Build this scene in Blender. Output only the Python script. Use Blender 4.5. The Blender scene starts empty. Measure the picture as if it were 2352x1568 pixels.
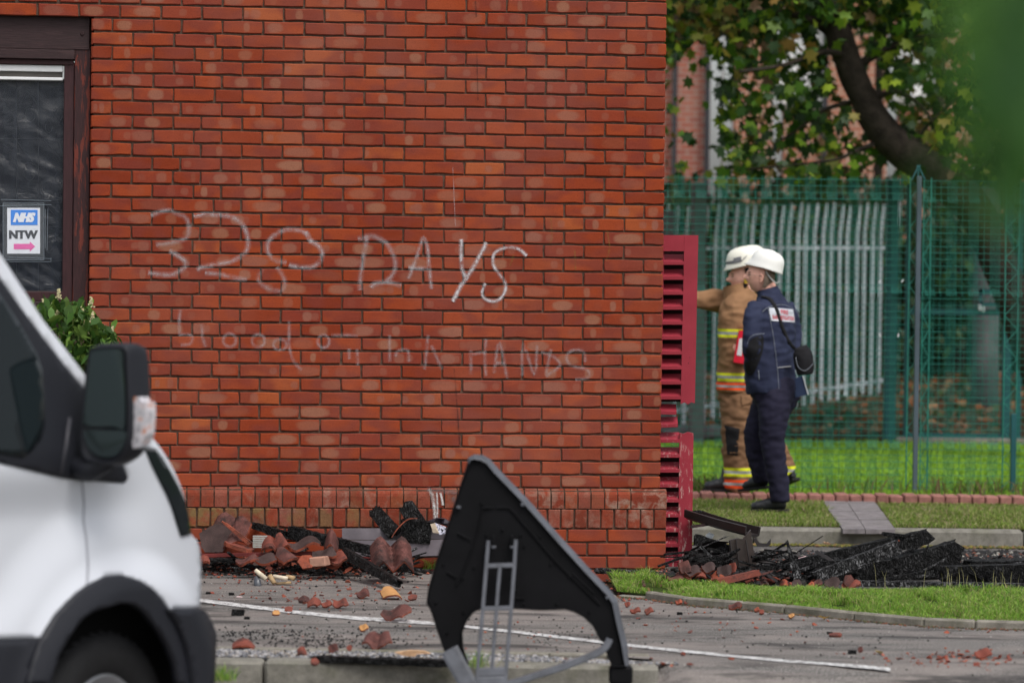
import bpy, math, random
import numpy as np
from mathutils import Vector, Matrix, noise, Quaternion
from mathutils.geometry import delaunay_2d_cdt, tessellate_polygon
from mathutils.bvhtree import BVHTree

SC = bpy.context.scene
COL = SC.collection
R = random.Random(7)
PI = math.pi

# ------------------------------------------------------------------ camera, world, sun, exposure
CAM_H = 1.66
FPX = 7434.0                      # focal length in units of a 2352 px wide frame
PITCH = math.radians(-1.24); ROLL = math.radians(0.7)
camd = bpy.data.cameras.new('camera'); cam = bpy.data.objects.new('camera', camd); COL.objects.link(cam)
camd.sensor_width = 36.0; camd.lens = FPX / 2352 * 36.0
camd.clip_start = 0.1; camd.clip_end = 600
M3 = (Matrix.Rotation(PI / 2 + PITCH, 3, 'X') @ Matrix.Rotation(ROLL, 3, 'Z'))
cam.matrix_world = Matrix.Translation((0, 0, CAM_H)) @ M3.to_4x4()
camd.dof.use_dof = True; camd.dof.focus_distance = 18.0; camd.dof.aperture_fstop = 2.4
SC.camera = cam

SUN_EL, SUN_AZ = math.radians(58), math.radians(150)
world = bpy.data.worlds.new('World'); SC.world = world; world.use_nodes = True
wn = world.node_tree.nodes; wl = world.node_tree.links; wn.clear()
sky = wn.new('ShaderNodeTexSky'); sky.sky_type = 'NISHITA'; sky.sun_disc = False
sky.sun_elevation = SUN_EL; sky.sun_rotation = SUN_AZ; sky.air_density = 1.0; sky.dust_density = 4.0; sky.ozone_density = 1.0
hs = wn.new('ShaderNodeHueSaturation'); hs.inputs['Saturation'].default_value = 0.32
bg = wn.new('ShaderNodeBackground'); bg.inputs['Strength'].default_value = 0.105
wo = wn.new('ShaderNodeOutputWorld')
wl.new(sky.outputs[0], hs.inputs['Color']); wl.new(hs.outputs[0], bg.inputs['Color']); wl.new(bg.outputs[0], wo.inputs['Surface'])
sund = bpy.data.lights.new('sun', 'SUN'); sund.energy = 0.9; sund.angle = math.radians(25); sund.color = (1.0, 0.96, 0.9)
sun = bpy.data.objects.new('sun', sund); COL.objects.link(sun)
# sun high, behind the camera to the right
sd = Vector((math.sin(SUN_AZ) * math.cos(SUN_EL), math.cos(SUN_AZ) * math.cos(SUN_EL), math.sin(SUN_EL)))
sun.rotation_euler = sd.to_track_quat('Z', 'Y').to_euler()
SC.view_settings.view_transform = 'Standard'; SC.view_settings.look = 'None'
SC.view_settings.exposure = 0.88; SC.view_settings.gamma = 1.0
SC.view_settings.use_curve_mapping = False
SC.cycles.use_denoising = True
SC.cycles.max_bounces = 6; SC.cycles.transparent_max_bounces = 12

# ------------------------------------------------------------------ placing helpers
def ray(px, py):
    return (M3 @ Vector(((px - 1176) / FPX, -(py - 784) / FPX, -1))).normalized()
CO = Vector((0, 0, CAM_H))
def at(px, py, Y):
    r = ray(px, py); return CO + r * (Y / r.y)
def on(px, py, z):
    r = ray(px, py); return CO + r * ((z - CAM_H) / r.z)
def hit(px, py, o, n):
    r = ray(px, py); return CO + r * ((o - CO).dot(n) / r.dot(n))
def lerp(a, b, t): return a + (b - a) * t
def sstep(a, b, x):
    t = min(1, max(0, (x - a) / (b - a))); return t * t * (3 - 2 * t)
def gz(y):
    if y < 18.3: return 0.0
    if y < 21.8: return -0.16 * (y - 18.3) / 3.5
    if y < 24: return lerp(-0.05, 0.0, (y - 21.8) / 2.2)
    if y < 32.3: return 0.0
    if y < 38: return 0.34 * (y - 32.3) / 5.7
    return 0.34 + 0.05 * (y - 38)
def catmull(pts, n=6, closed=True):
    out = []; m = len(pts)
    for i in range(m if closed else m - 1):
        if closed: p0, p1, p2, p3 = pts[i - 1], pts[i], pts[(i + 1) % m], pts[(i + 2) % m]
        else: p0, p1, p2, p3 = pts[max(0, i - 1)], pts[i], pts[i + 1], pts[min(m - 1, i + 2)]
        for k in range(n):
            t = k / n
            out.append(tuple(0.5 * (2 * b + (c - a) * t + (2 * a - 5 * b + 4 * c - d) * t * t + (3 * b - a - 3 * c + d) * t ** 3)
                             for a, b, c, d in zip(p0, p1, p2, p3)))
    if not closed: out.append(tuple(pts[-1]))
    return out

# ------------------------------------------------------------------ object helpers
def empty(name, loc, label=None, cat=None, group=None, kind=None):
    o = bpy.data.objects.new(name, None); COL.objects.link(o); o.location = loc
    tag(o, label, cat, group, kind); return o
def tag(o, label=None, cat=None, group=None, kind=None):
    if label: o['label'] = label
    if cat: o['category'] = cat
    if group: o['group'] = group
    if kind: o['kind'] = kind
    return o
def rootloc(p):
    v = Vector((0, 0, 0))
    while p is not None: v += p.location; p = p.parent
    return v
def mesh(name, verts, faces, mats, smooth=False, mi=None, loc=None):
    me = bpy.data.meshes.new(name)
    L = loc or Vector((0, 0, 0))
    me.from_pydata([(v[0] - L[0], v[1] - L[1], v[2] - L[2]) for v in verts], [], faces)
    for m in (mats if isinstance(mats, (list, tuple)) else [mats]): me.materials.append(m)
    if mi is not None: me.polygons.foreach_set('material_index', mi)
    if smooth: me.polygons.foreach_set('use_smooth', [True] * len(me.polygons))
    me.update(); return me
def obj(name, verts, faces, mats, parent=None, smooth=False, mi=None, loc=None, **kw):
    """verts in world space. Top-level: loc becomes the object's origin."""
    if parent is not None: L = rootloc(parent)
    else: L = Vector(loc) if loc is not None else (sum((Vector(v) for v in verts), Vector()) / max(1, len(verts)))
    if parent is None and loc is None: L.z = min(v[2] for v in verts)
    me = mesh(name, verts, faces, mats, smooth, mi, L)
    o = bpy.data.objects.new(name, me); COL.objects.link(o)
    if parent is not None: o.parent = parent
    else: o.location = L
    return tag(o, **kw)
def struct(name, verts, faces, mats, **kw): return obj(name, verts, faces, mats, kind='structure', loc=(0, 0, 0), **kw)

def box_vf(x0, x1, y0, y1, z0, z1, X=Vector((1, 0, 0)), Y=Vector((0, 1, 0)), Z=Vector((0, 0, 1)), O=Vector((0, 0, 0)), bev=0.0):
    """box, optionally chamfered"""
    if bev <= 0:
        v = [O + X * x + Y * y + Z * z for z in (z0, z1) for y in (y0, y1) for x in (x0, x1)]
        f = [(0, 2, 3, 1), (4, 5, 7, 6), (0, 1, 5, 4), (2, 6, 7, 3), (0, 4, 6, 2), (1, 3, 7, 5)]
        return v, f
    b = bev; v = []; idx = {}
    cs = [(x0, x1), (y0, y1), (z0, z1)]
    for sx in (0, 1):
        for sy in (0, 1):
            for sz in (0, 1):
                s = (sx, sy, sz)
                for ax in range(3):
                    p = [cs[i][s[i]] + (0 if i == ax else (b if s[i] == 0 else -b)) for i in range(3)]
                    idx[(s, ax)] = len(v); v.append(O + X * p[0] + Y * p[1] + Z * p[2])
    f = []
    for ax in range(3):
        o1, o2 = [i for i in range(3) if i != ax]
        for s0 in (0, 1):
            q = []
            for a, c in ((0, 0), (1, 0), (1, 1), (0, 1)):
                s = [0, 0, 0]; s[ax] = s0; s[o1] = a; s[o2] = c; q.append(idx[(tuple(s), ax)])
            f.append(tuple(q))
    for ax in range(3):       # edges along ax
        o1, o2 = [i for i in range(3) if i != ax]
        for a in (0, 1):
            for c in (0, 1):
                s = [0, 0, 0]; s[o1] = a; s[o2] = c
                s1 = list(s); s1[ax] = 1
                f.append((idx[(tuple(s), o1)], idx[(tuple(s), o2)], idx[(tuple(s1), o2)], idx[(tuple(s1), o1)]))
    for sx in (0, 1):
        for sy in (0, 1):
            for sz in (0, 1):
                f.append(tuple(idx[((sx, sy, sz), ax)] for ax in range(3)))
    return v, f
class MB:
    def __init__(s): s.v = []; s.f = []; s.m = []
    def add(s, vf, mi=0):
        b = len(s.v); s.v += list(vf[0]); s.f += [tuple(i + b for i in q) for q in vf[1]]; s.m += [mi] * len(vf[1]); return s
    def box(s, *a, mi=0, **k): return s.add(box_vf(*a, **k), mi)
    def tube(s, pts, r, n=6, mi=0, cap=True): return s.add(tube_vf(pts, r, n, cap), mi)
    def build(s, name, mats, parent=None, smooth=False, **kw): return obj(name, s.v, s.f, mats, parent, smooth, s.m, **kw)
def tube_vf(pts, r, n=6, cap=True, flat=None, axis=None):
    pts = [Vector(p) for p in pts]; v = []; f = []
    up = Vector((0, 0, 1)); prev = None
    for i, p in enumerate(pts):
        d = (pts[min(i + 1, len(pts) - 1)] - pts[max(i - 1, 0)]).normalized()
        if axis is not None: a = (axis - d * axis.dot(d)).normalized()
        elif prev is None:
            a = d.cross(up); a = d.cross(Vector((0, 1, 0))) if a.length < .2 else a; a.normalize()
        else: a = (prev - d * prev.dot(d)).normalized()
        prev = a; b = d.cross(a)
        rr = r[i] if isinstance(r, (list, tuple)) else r
        ra, rb = rr if isinstance(rr, (list, tuple)) else (rr, rr)
        if flat: rb = ra * flat
        for k in range(n):
            t = 2 * PI * (k + .5) / n
            v.append(p + a * (math.cos(t) * ra) + b * (math.sin(t) * rb))
    for i in range(len(pts) - 1):
        for k in range(n):
            f.append((i * n + k, i * n + (k + 1) % n, (i + 1) * n + (k + 1) % n, (i + 1) * n + k))
    if cap:
        f.append(tuple(range(n - 1, -1, -1))); f.append(tuple(range((len(pts) - 1) * n, len(pts) * n)))
    return v, f
def fill_poly(outline, step):
    """triangulate a 2D polygon with interior grid points"""
    m = len(outline); xs = [p[0] for p in outline]; ys = [p[1] for p in outline]
    pts = [Vector((p[0], p[1])) for p in outline]
    def inside(x, y):
        c = False
        for i in range(m):
            x1, y1 = outline[i]; x2, y2 = outline[i - 1]
            if (y1 > y) != (y2 > y) and x < (x2 - x1) * (y - y1) / (y2 - y1) + x1: c = not c
        return c
    if step:
        y = min(ys) + step * .5; r = 0
        while y < max(ys):
            x = min(xs) + step * (.5 if r % 2 else 0.0)
            while x < max(xs):
                if inside(x, y) and min((x - p[0]) ** 2 + (y - p[1]) ** 2 for p in outline) > (step * .45) ** 2: pts.append(Vector((x, y)))
                x += step
            y += step; r += 1
    res = delaunay_2d_cdt(pts, [(i, (i + 1) % m) for i in range(m)], [], 1, 1e-6)
    return [(v.x, v.y) for v in res[0]], [tuple(t) for t in res[2]]
def solid_from(verts_top, tris, offset):
    """closed slab: top verts, copy displaced by offset(v) -> Vector; returns verts, faces, mi (0 top, 1 sides/bottom)"""
    n = len(verts_top); v = [Vector(p) for p in verts_top] + [Vector(p) + offset(p) for p in verts_top]
    f = [tuple(t) for t in tris] + [tuple(n + i for i in reversed(t)) for t in tris]; mi = [0] * len(tris) + [1] * len(tris)
    from collections import Counter
    cnt = Counter()
    for t in tris:
        for a, b in zip(t, t[1:] + t[:1]): cnt[(min(a, b), max(a, b))] += 1
    for t in tris:
        for a, b in zip(t, t[1:] + t[:1]):
            if cnt[(min(a, b), max(a, b))] == 1: f.append((b, a, n + a, n + b)); mi.append(1)
    return v, f, mi
def set_bl(me, spans):
    """brick-local coordinates (0..1 along and up) for every brick of a mesh: spans = [(first, n)]"""
    n = len(me.vertices); co = np.zeros(n * 3); me.vertices.foreach_get('co', co); co = co.reshape(-1, 3); C = np.ones((n, 4))
    for a, k in spans:
        q = co[a:a + k]; u = q[:, 0] * U.x + q[:, 1] * U.y; z = q[:, 2]
        C[a:a + k, 0] = (u - u.min()) / max(1e-5, u.max() - u.min()); C[a:a + k, 1] = (z - z.min()) / max(1e-5, z.max() - z.min())
    at_ = me.attributes.new('bl', 'FLOAT_COLOR', 'POINT'); at_.data.foreach_set('color', C.ravel())
def set_attr(me, name, rgba):
    a = me.attributes.new(name, 'FLOAT_COLOR', 'POINT')
    a.data.foreach_set('color', [c for _ in range(len(me.vertices)) for c in rgba] if not isinstance(rgba, np.ndarray) else rgba.ravel())

# ------------------------------------------------------------------ materials
class NT:
    def __init__(s, name, rough=.8, spec=.3):
        s.m = bpy.data.materials.new(name); s.m.use_nodes = True; s.t = s.m.node_tree; s.n = s.t.nodes
        s.b = s.n['Principled BSDF']; s.b.inputs['Roughness'].default_value = rough; s.b.inputs['Specular IOR Level'].default_value = spec
    def node(s, kind, **kw):
        n = s.n.new('ShaderNode' + kind)
        for k, v in kw.items():
            if hasattr(n, k): setattr(n, k, v)
        return n
    def link(s, a, b): s.t.links.new(a, b)
    def coord(s, which='Position', scale=(1, 1, 1)):
        if which == 'Position': c = s.node('NewGeometry').outputs['Position']
        else: c = s.node('TexCoord').outputs[which]
        mp = s.node('Mapping'); mp.inputs['Scale'].default_value = scale; s.link(c, mp.inputs[0]); return mp.outputs[0]
    def noise(s, scale, detail=4, vec=None, rough=.6, dist=0):
        n = s.node('TexNoise'); n.inputs['Scale'].default_value = scale; n.inputs['Detail'].default_value = detail
        n.inputs['Roughness'].default_value = rough; n.inputs['Distortion'].default_value = dist
        s.link(vec if vec is not None else s.coord(), n.inputs['Vector']); return n.outputs['Fac']
    def ramp(s, fac, stops, interp='LINEAR'):
        r = s.node('ValToRGB'); r.color_ramp.interpolation = interp; e = r.color_ramp.elements
        while len(e) < len(stops): e.new(.5)
        for el, (p, c) in zip(e, stops):
            el.position = p; el.color = (c, c, c, 1) if isinstance(c, (int, float)) else (*c, 1)
        s.link(fac, r.inputs[0]); return r.outputs[0]
    def mix(s, fac, a, b, mode='MIX'):
        n = s.node('MixRGB'); n.blend_type = mode
        for v, i in ((fac, 0), (a, 1), (b, 2)):
            if isinstance(v, (int, float)): n.inputs[i].default_value = v if i == 0 else (v, v, v, 1)
            elif isinstance(v, (tuple, list)): n.inputs[i].default_value = (*v, 1)
            else: s.link(v, n.inputs[i])
        return n.outputs[0]
    def math(s, op, a, b=0.0):
        n = s.node('Math'); n.operation = op
        for v, i in ((a, 0), (b, 1)):
            if isinstance(v, (int, float)): n.inputs[i].default_value = v
            else: s.link(v, n.inputs[i])
        return n.outputs[0]
    def bump(s, h, strength=.4, dist=.01):
        b = s.node('Bump'); b.inputs['Strength'].default_value = strength; b.inputs['Distance'].default_value = dist
        s.link(h, b.inputs['Height']); s.link(b.outputs[0], s.b.inputs['Normal']); return s
    def col(s, c):
        if isinstance(c, (tuple, list)): s.b.inputs['Base Color'].default_value = (*c, 1)
        else: s.link(c, s.b.inputs['Base Color'])
        return s
    def attr(s, name):
        a = s.node('Attribute'); a.attribute_name = name; sp = s.node('SeparateColor'); s.link(a.outputs['Color'], sp.inputs[0]); return a.outputs['Color'], sp.outputs
def simple(name, c, rough=.7, spec=.3, var=.25, scale=8, bump=.15, bs=60, bd=.004, metal=0):
    n = NT(name, rough, spec); f = n.noise(scale, 5)
    lo = tuple(x * (1 - var) for x in c); hi = tuple(min(1, x * (1 + var)) for x in c)
    n.col(n.ramp(f, [(.3, lo), (.7, hi)]))
    if bump: n.bump(n.noise(bs, 4), bump, bd)
    n.b.inputs['Metallic'].default_value = metal
    return n.m

def brick_mat():
    n = NT('red_brick', .96, .06); _, a = n.attr('bc')
    pos = n.coord('Position', (7.0, 7.0, 11.0)); off = n.node('VectorMath'); off.operation = 'ADD'
    cmb = n.node('CombineXYZ'); n.link(n.math('MULTIPLY', a[0], 60.0), cmb.inputs[0]); n.link(n.math('MULTIPLY', a[1], 40.0), cmb.inputs[2])
    n.link(pos, off.inputs[0]); n.link(cmb.outputs[0], off.inputs[1])
    base = n.ramp(a[0], [(0, (.18, .030, .013)), (.3, (.235, .042, .017)), (.6, (.275, .052, .019)), (.85, (.20, .036, .021)), (1, (.32, .078, .026))])
    big = n.noise(.9, 1, off.outputs[0])
    c = n.mix(n.ramp(big, [(.42, 0.0), (.62, .75)]), base, (.17, .036, .025))            # plum tone
    _, bl = n.attr('bl')
    wob = n.math('MULTIPLY', n.math('SUBTRACT', n.noise(3.2, 3, off.outputs[0]), .5), .9)
    def patch(cx, rx, ry, cy=.5):
        dx = n.math('POWER', n.math('ABSOLUTE', n.math('DIVIDE', n.math('SUBTRACT', bl[0], cx), rx)), 2.6); dy = n.math('POWER', n.math('ABSOLUTE', n.math('DIVIDE', n.math('SUBTRACT', bl[1], cy), ry)), 2.6)
        return n.ramp(n.math('ADD', n.math('ADD', dx, dy), wob), [(.35, 1.0), (1.1, 0.0)])
    cx1 = n.math('ADD', .2, n.math('MULTIPLY', a[1], .6)); rx1 = n.math('ADD', .07, n.math('MULTIPLY', n.math('FRACT', n.math('MULTIPLY', a[0], 7.3)), .36))
    p1 = n.math('MULTIPLY', patch(cx1, rx1, .46), n.ramp(a[2], [(.42, .0), (.6, .4), (1, .8)]))
    cx2 = n.math('FRACT', n.math('ADD', n.math('MULTIPLY', a[1], 3.1), .4)); p2 = n.math('MULTIPLY', patch(cx2, .11, .34), n.ramp(a[0], [(.68, .0), (.75, .3), (1, .5)]))
    m = n.math('MAXIMUM', p1, p2)
    c = n.mix(m, c, n.mix(a[0], (.27, .125, .075), (.24, .10, .072)))
    fine = n.noise(170, 4); c = n.mix(.35, c, n.ramp(fine, [(.3, .35), (.7, .7)]), 'OVERLAY')
    speck = n.ramp(n.noise(240, 2), [(.28, 0.3), (.36, 1.0)]); c = n.mix(.8, c, speck, 'MULTIPLY')
    wash = n.ramp(n.noise(1.3, 4), [(.4, 0.0), (.75, .22)]); c = n.mix(wash, c, (.34, .16, .12))
    n.col(c); n.bump(n.mix(.5, n.noise(110, 5), n.noise(25, 3)), .35, .004); return n.m
def plinth_mat():
    n = NT('weathered_brick', .96, .06); _, a = n.attr('bc')
    base = n.ramp(a[0], [(0, (.165, .034, .020)), (.5, (.225, .046, .024)), (1, (.20, .058, .040))])
    lich = n.ramp(n.noise(16, 6, dist=.6), [(.46, 0.0), (.66, 1.0)])
    c = n.mix(n.math('MULTIPLY', lich, n.ramp(a[2], [(.2, .15), (1, 1.0)])), base, (.27, .17, .13))
    ol = n.ramp(n.noise(9, 4), [(.42, 0.0), (.6, .9)]); c = n.mix(n.math('MULTIPLY', ol, n.ramp(a[1], [(.35, 0.0), (.6, 1.0)])), c, (.17, .115, .05))
    c = n.mix(n.ramp(n.noise(5, 6, rough=.75), [(.5, 0.0), (.75, .6)]), c, (.05, .03, .022))
    c = n.mix(.4, c, n.ramp(n.noise(150, 4), [(.3, .3), (.7, .75)]), 'OVERLAY')
    n.col(c); n.bump(n.noise(90, 5), .5, .005); return n.m
def asphalt_mat(name, tone=.13, stain=1.0):
    n = NT(name, .92, .25)
    agg = n.mix(.5, n.noise(1, 3, n.coord('Position', (150, 60, 150))), n.noise(1, 2, n.coord('Position', (330, 170, 300)))); c = n.ramp(agg, [(.40, tone * .30), (.5, tone * .95), (.60, tone * 2.3)])
    c = n.mix(1.0, c, (1.06, 1.0, .95), 'MULTIPLY')
    big = n.noise(1.1, 6, n.coord('Position', (.8, 2.2, 1)), dist=.6)
    c = n.mix(n.ramp(big, [(.40, .0), (.58, .7)]), c, (tone * 1.85, tone * 1.62, tone * 1.5))
    st = n.ramp(n.noise(2.2, 8, n.coord('Position', (.5, 2.4, 1)), rough=.75, dist=.5), [(.49, 0.0), (.60, stain)])
    c = n.mix(n.math('MULTIPLY', st, .85), c, (.035, .033, .033))
    sp = n.ramp(n.noise(75, 2), [(.70, 0.0), (.73, 1.0)]); c = n.mix(n.math('MULTIPLY', sp, .7), c, (.03, .028, .027))
    sp2 = n.ramp(n.noise(100, 2, n.coord('Position', (1.03, 1.01, 1))), [(.71, 0.0), (.74, 1.0)]); c = n.mix(n.math('MULTIPLY', sp2, .6), c, (.38, .35, .32))
    n.col(c); n.bump(n.mix(.5, agg, n.noise(60, 4)), 1.0, .012); return n.m
def concrete_mat(name='concrete', tone=(.2, .19, .165), moss=.4):
    n = NT(name, .92, .2); f = n.noise(14, 8, rough=.7)
    c = n.ramp(f, [(.3, tuple(x * .6 for x in tone)), (.55, tone), (.75, tuple(x * 1.35 for x in tone))])
    c = n.mix(n.math('MULTIPLY', n.ramp(n.noise(6, 5), [(.5, 0.0), (.7, 1.0)]), moss), c, (.06, .065, .025))
    c = n.mix(.4, c, n.ramp(n.noise(220, 3), [(.3, .3), (.7, .75)]), 'OVERLAY')
    n.col(c); n.bump(n.noise(120, 5), .5, .005); return n.m
def char_mat(name='charred_wood', hi=.06):
    n = NT(name, .75, .16)
    vec = n.coord('Position', (2.2, 1.0, 1.0))
    v = n.node('TexVoronoi'); v.feature = 'DISTANCE_TO_EDGE'; v.inputs['Scale'].default_value = 34
    dn = n.node('TexNoise'); dn.inputs['Scale'].default_value = 14; n.link(vec, dn.inputs['Vector'])
    n.link(n.mix(.12, vec, dn.outputs['Color'], 'ADD'), v.inputs['Vector'])
    e = n.ramp(v.outputs['Distance'], [(.0, 0.0), (.20, 1.0)])
    c = n.mix(e, (.004, .004, .004), n.ramp(n.noise(30, 6), [(.35, (.008, .008, .0085)), (.5, (hi * .22, hi * .22, hi * .23)), (.68, (hi, hi, hi * 1.03))]))
    n.col(c); n.bump(n.mix(.3, e, n.noise(90, 5)), 1.0, .012)
    n.link(n.ramp(n.noise(20, 3), [(.3, .45), (.7, .85)]), n.b.inputs['Roughness']); return n.m
def timber_paint(name, c, worn, wornc, sc=(30, 30, 3), thr=.62):
    n = NT(name, .6, .35); f = n.noise(1.0, 6, n.coord('Position', sc), rough=.65, dist=.3)
    base = n.ramp(n.noise(1, 6, n.coord('Position', tuple(s * 3 for s in sc))), [(.3, tuple(x * .7 for x in c)), (.7, tuple(x * 1.4 for x in c))])
    n.col(n.mix(n.math('MULTIPLY', n.ramp(f, [(thr, 0.0), (thr + .04, 1.0)]), worn), base, wornc))
    n.bump(n.noise(1, 6, n.coord('Position', tuple(s * 4 for s in sc))), .4, .004); return n.m
def leaf_mat(name, trans=.35):
    n = NT(name, .55, .35); col, a = n.attr('lc')
    n.col(col); tr = n.node('BsdfTranslucent'); n.link(col, tr.inputs[0]); mx = n.node('MixShader'); mx.inputs[0].default_value = trans
    out = n.n['Material Output']; n.link(n.b.outputs[0], mx.inputs[1]); n.link(tr.outputs[0], mx.inputs[2]); n.link(mx.outputs[0], out.inputs[0]); return n.m
def glassy(name, tint=(.02, .03, .03), alpha=.5, rough=.05):
    n = NT(name, rough, .6); n.col(tint); n.b.inputs['Alpha'].default_value = alpha; return n.m

M = {}
M['brick'] = brick_mat(); M['plinth'] = plinth_mat()
M['mortar'] = simple('dark_mortar', (.10, .062, .045), .95, .1, .35, 30, .6, 150, .006)
M['tarmac'] = asphalt_mat('car_park_tarmac', .125, 1.0); M['road'] = asphalt_mat('road_tarmac', .10, .3); M['drive'] = asphalt_mat('drive_tarmac', .075, 1.0)
M['concrete'] = concrete_mat(); M['edging'] = concrete_mat('edging_concrete', (.21, .195, .165), .5)
M['char'] = char_mat(); M['char2'] = char_mat('ash_grey_charred_wood', .24)
M['burgundy'] = timber_paint('dark_burgundy_timber', (.028, .008, .009), 1.0, (.13, .022, .012), (34, 34, 4.5), .53)
M['burgundy2'] = timber_paint('dark_brown_timber', (.026, .011, .012), .4, (.06, .03, .03), (4, 4, 50), .60)
M['burgundy3'] = timber_paint('dark_burgundy_sash', (.032, .009, .011), .0, (.1, .02, .02), (34, 34, 4.5), .7)
M['white_pvc'] = simple('white_plastic', (.72, .73, .74), .4, .4, .03, 8, 0)
M['grey_slot'] = simple('grey_slot', (.10, .09, .08), .5, .4, .1, 8, 0)
M['red_paint'] = None
def red_mat():
    n = NT('crimson_painted_timber', .6, .3)
    c = n.ramp(n.noise(5, 4), [(.3, (.25, .020, .034)), (.7, (.32, .028, .046))])
    z = n.node('SeparateXYZ'); n.link(n.node('NewGeometry').outputs['Position'], z.inputs[0])
    low = n.ramp(n.math('DIVIDE', z.outputs[2], 2.0), [(.2, 1.0), (.45, .0)])
    ch = n.ramp(n.noise(1, 6, n.coord('Position', (60, 60, 14)), rough=.7), [(.56, 0.0), (.62, 1.0)])
    c = n.mix(n.math('MULTIPLY', n.math('MULTIPLY', ch, low), .75), c, (.55, .42, .38))
    dk = n.ramp(n.noise(1, 3, n.coord('Position', (55, 55, 30))), [(.70, 0.0), (.73, 1.0)]); c = n.mix(dk, c, (.08, .012, .015))
    n.col(c); n.bump(n.noise(1, 5, n.coord('Position', (120, 120, 10))), .25, .003); return n.m
M['red_paint'] = red_mat()
M['green_mesh'] = simple('green_coated_wire', (.02, .17, .13), .45, .4, .2, 8, 0)
M['teal_post'] = simple('teal_painted_steel', (.007, .07, .078), .45, .4, .25, 3, 0)
M['grey_post'] = simple('blue_grey_steel', (.06, .085, .105), .5, .4, .2, 3, 0)
M['galv'] = simple('galvanised_steel', (.42, .47, .50), .5, .5, .3, 3, .1)
M['post_wood'] = simple('weathered_post', (.10, .095, .10), .9, .2, .3, 5, .4)
M['leaf'] = leaf_mat('foliage'); M['grassm'] = leaf_mat('grass_blades', .45)
M['bark'] = simple('dark_bark', (.03, .024, .019), .95, .15, .5, 9, .9, 40, .02)
M['clay'] = simple('broken_clay', (.27, .072, .042), .9, .15, .35, 12, .5, 80, .005)
M['tile'] = simple('sanded_roof_tile', (.115, .048, .042), .95, .15, .45, 14, .7, 260, .004)
M['tile_red'] = simple('red_roof_tile', (.21, .062, .045), .9, .15, .35, 9, .4, 200, .004)
M['tile_dark'] = simple('sooty_roof_tile', (.05, .03, .028), .8, .3, .5, 10, .5, 200, .004)
M['tile_buff'] = simple('buff_tile', (.48, .25, .10), .9, .15, .2, 9, .3, 200, .004)
M['black_plastic'] = simple('black_plastic', (.006, .006, .007), .65, .10, .3, 6, .15, 200, .002)
M['rim_plastic'] = simple('grey_plastic_skylit_rim', (.075, .08, .095), .55, .4, .3, 14, .2)  # grey stand and clips; also paints sky light on the sign's black rim
M['gutter'] = simple('dark_brown_gutter', (.022, .018, .018), .42, .5, .3, 10, .1)
M['gutter_in'] = simple('mauve_grey_gutter_inside', (.15, .13, .145), .5, .4, .2, 10, .1)
M['van_white'] = simple('white_van_paint', (.56, .58, .63), .28, .5, .015, 3, 0)
M['van_black'] = simple('van_black_plastic', (.011, .012, .017), .55, .3, .1, 3, .1, 200, .001)
M['rubber'] = simple('tyre_rubber', (.014, .014, .015), .8, .3, .2, 20, .3)
M['silver'] = simple('silver_wheel', (.3, .31, .33), .35, .5, .1, 8, 0, metal=.6)
M['seam'] = simple('panel_gap', (.33, .34, .38), .7, .2, .05, 8, 0)
M['white_line'] = None
def line_mat():
    n = NT('worn_white_road_paint', .8, .2); w = n.ramp(n.noise(30, 6, rough=.7), [(.42, .0), (.52, 1.0)])
    n.col(n.mix(w, (.16, .15, .15), n.ramp(n.noise(160, 3), [(.3, .42), (.7, .66)]))); n.bump(n.noise(200, 3), .4, .003); return n.m
M['white_line'] = line_mat()

for k_ in ('tile', 'tile_red', 'clay', 'tile_buff'):     # fire soot in patches
    nt_ = M[k_].node_tree; b_ = nt_.nodes['Principled BSDF']; src = b_.inputs['Base Color'].links[0].from_socket
    g_ = nt_.nodes.new('ShaderNodeNewGeometry'); nz_ = nt_.nodes.new('ShaderNodeTexNoise'); nz_.inputs['Scale'].default_value = 9; nz_.inputs['Detail'].default_value = 6; nz_.inputs['Roughness'].default_value = .7
    nt_.links.new(g_.outputs['Position'], nz_.inputs['Vector']); rp_ = nt_.nodes.new('ShaderNodeValToRGB'); rp_.color_ramp.elements[0].position = .46; rp_.color_ramp.elements[1].position = .62
    rp_.color_ramp.elements[0].color = (0, 0, 0, 1); c_ = .35 if k_ == 'tile_buff' else .85; rp_.color_ramp.elements[1].color = (c_, c_, c_, 1)
    nt_.links.new(nz_.outputs['Fac'], rp_.inputs[0]); mx_ = nt_.nodes.new('ShaderNodeMixRGB'); nt_.links.new(rp_.outputs[0], mx_.inputs[0]); nt_.links.new(src, mx_.inputs[1]); mx_.inputs[2].default_value = (.03, .024, .023, 1)
    nt_.links.new(mx_.outputs[0], b_.inputs['Base Color'])
# ================================================================== GROUND
def sheet(name, poly, mat, z=None, zf=None, step=None, kindkw=None, parent=None):
    v2, t = fill_poly(poly, step)
    v = [(x, y, (zf(x, y) if zf else z)) for x, y in v2]
    n0 = [tuple(q) if ((v[q[1]][0]-v[q[0]][0])*(v[q[2]][1]-v[q[0]][1])-(v[q[1]][1]-v[q[0]][1])*(v[q[2]][0]-v[q[0]][0])) > 0 else tuple(reversed(q)) for q in t]
    return struct(name, v, n0, mat)
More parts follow.
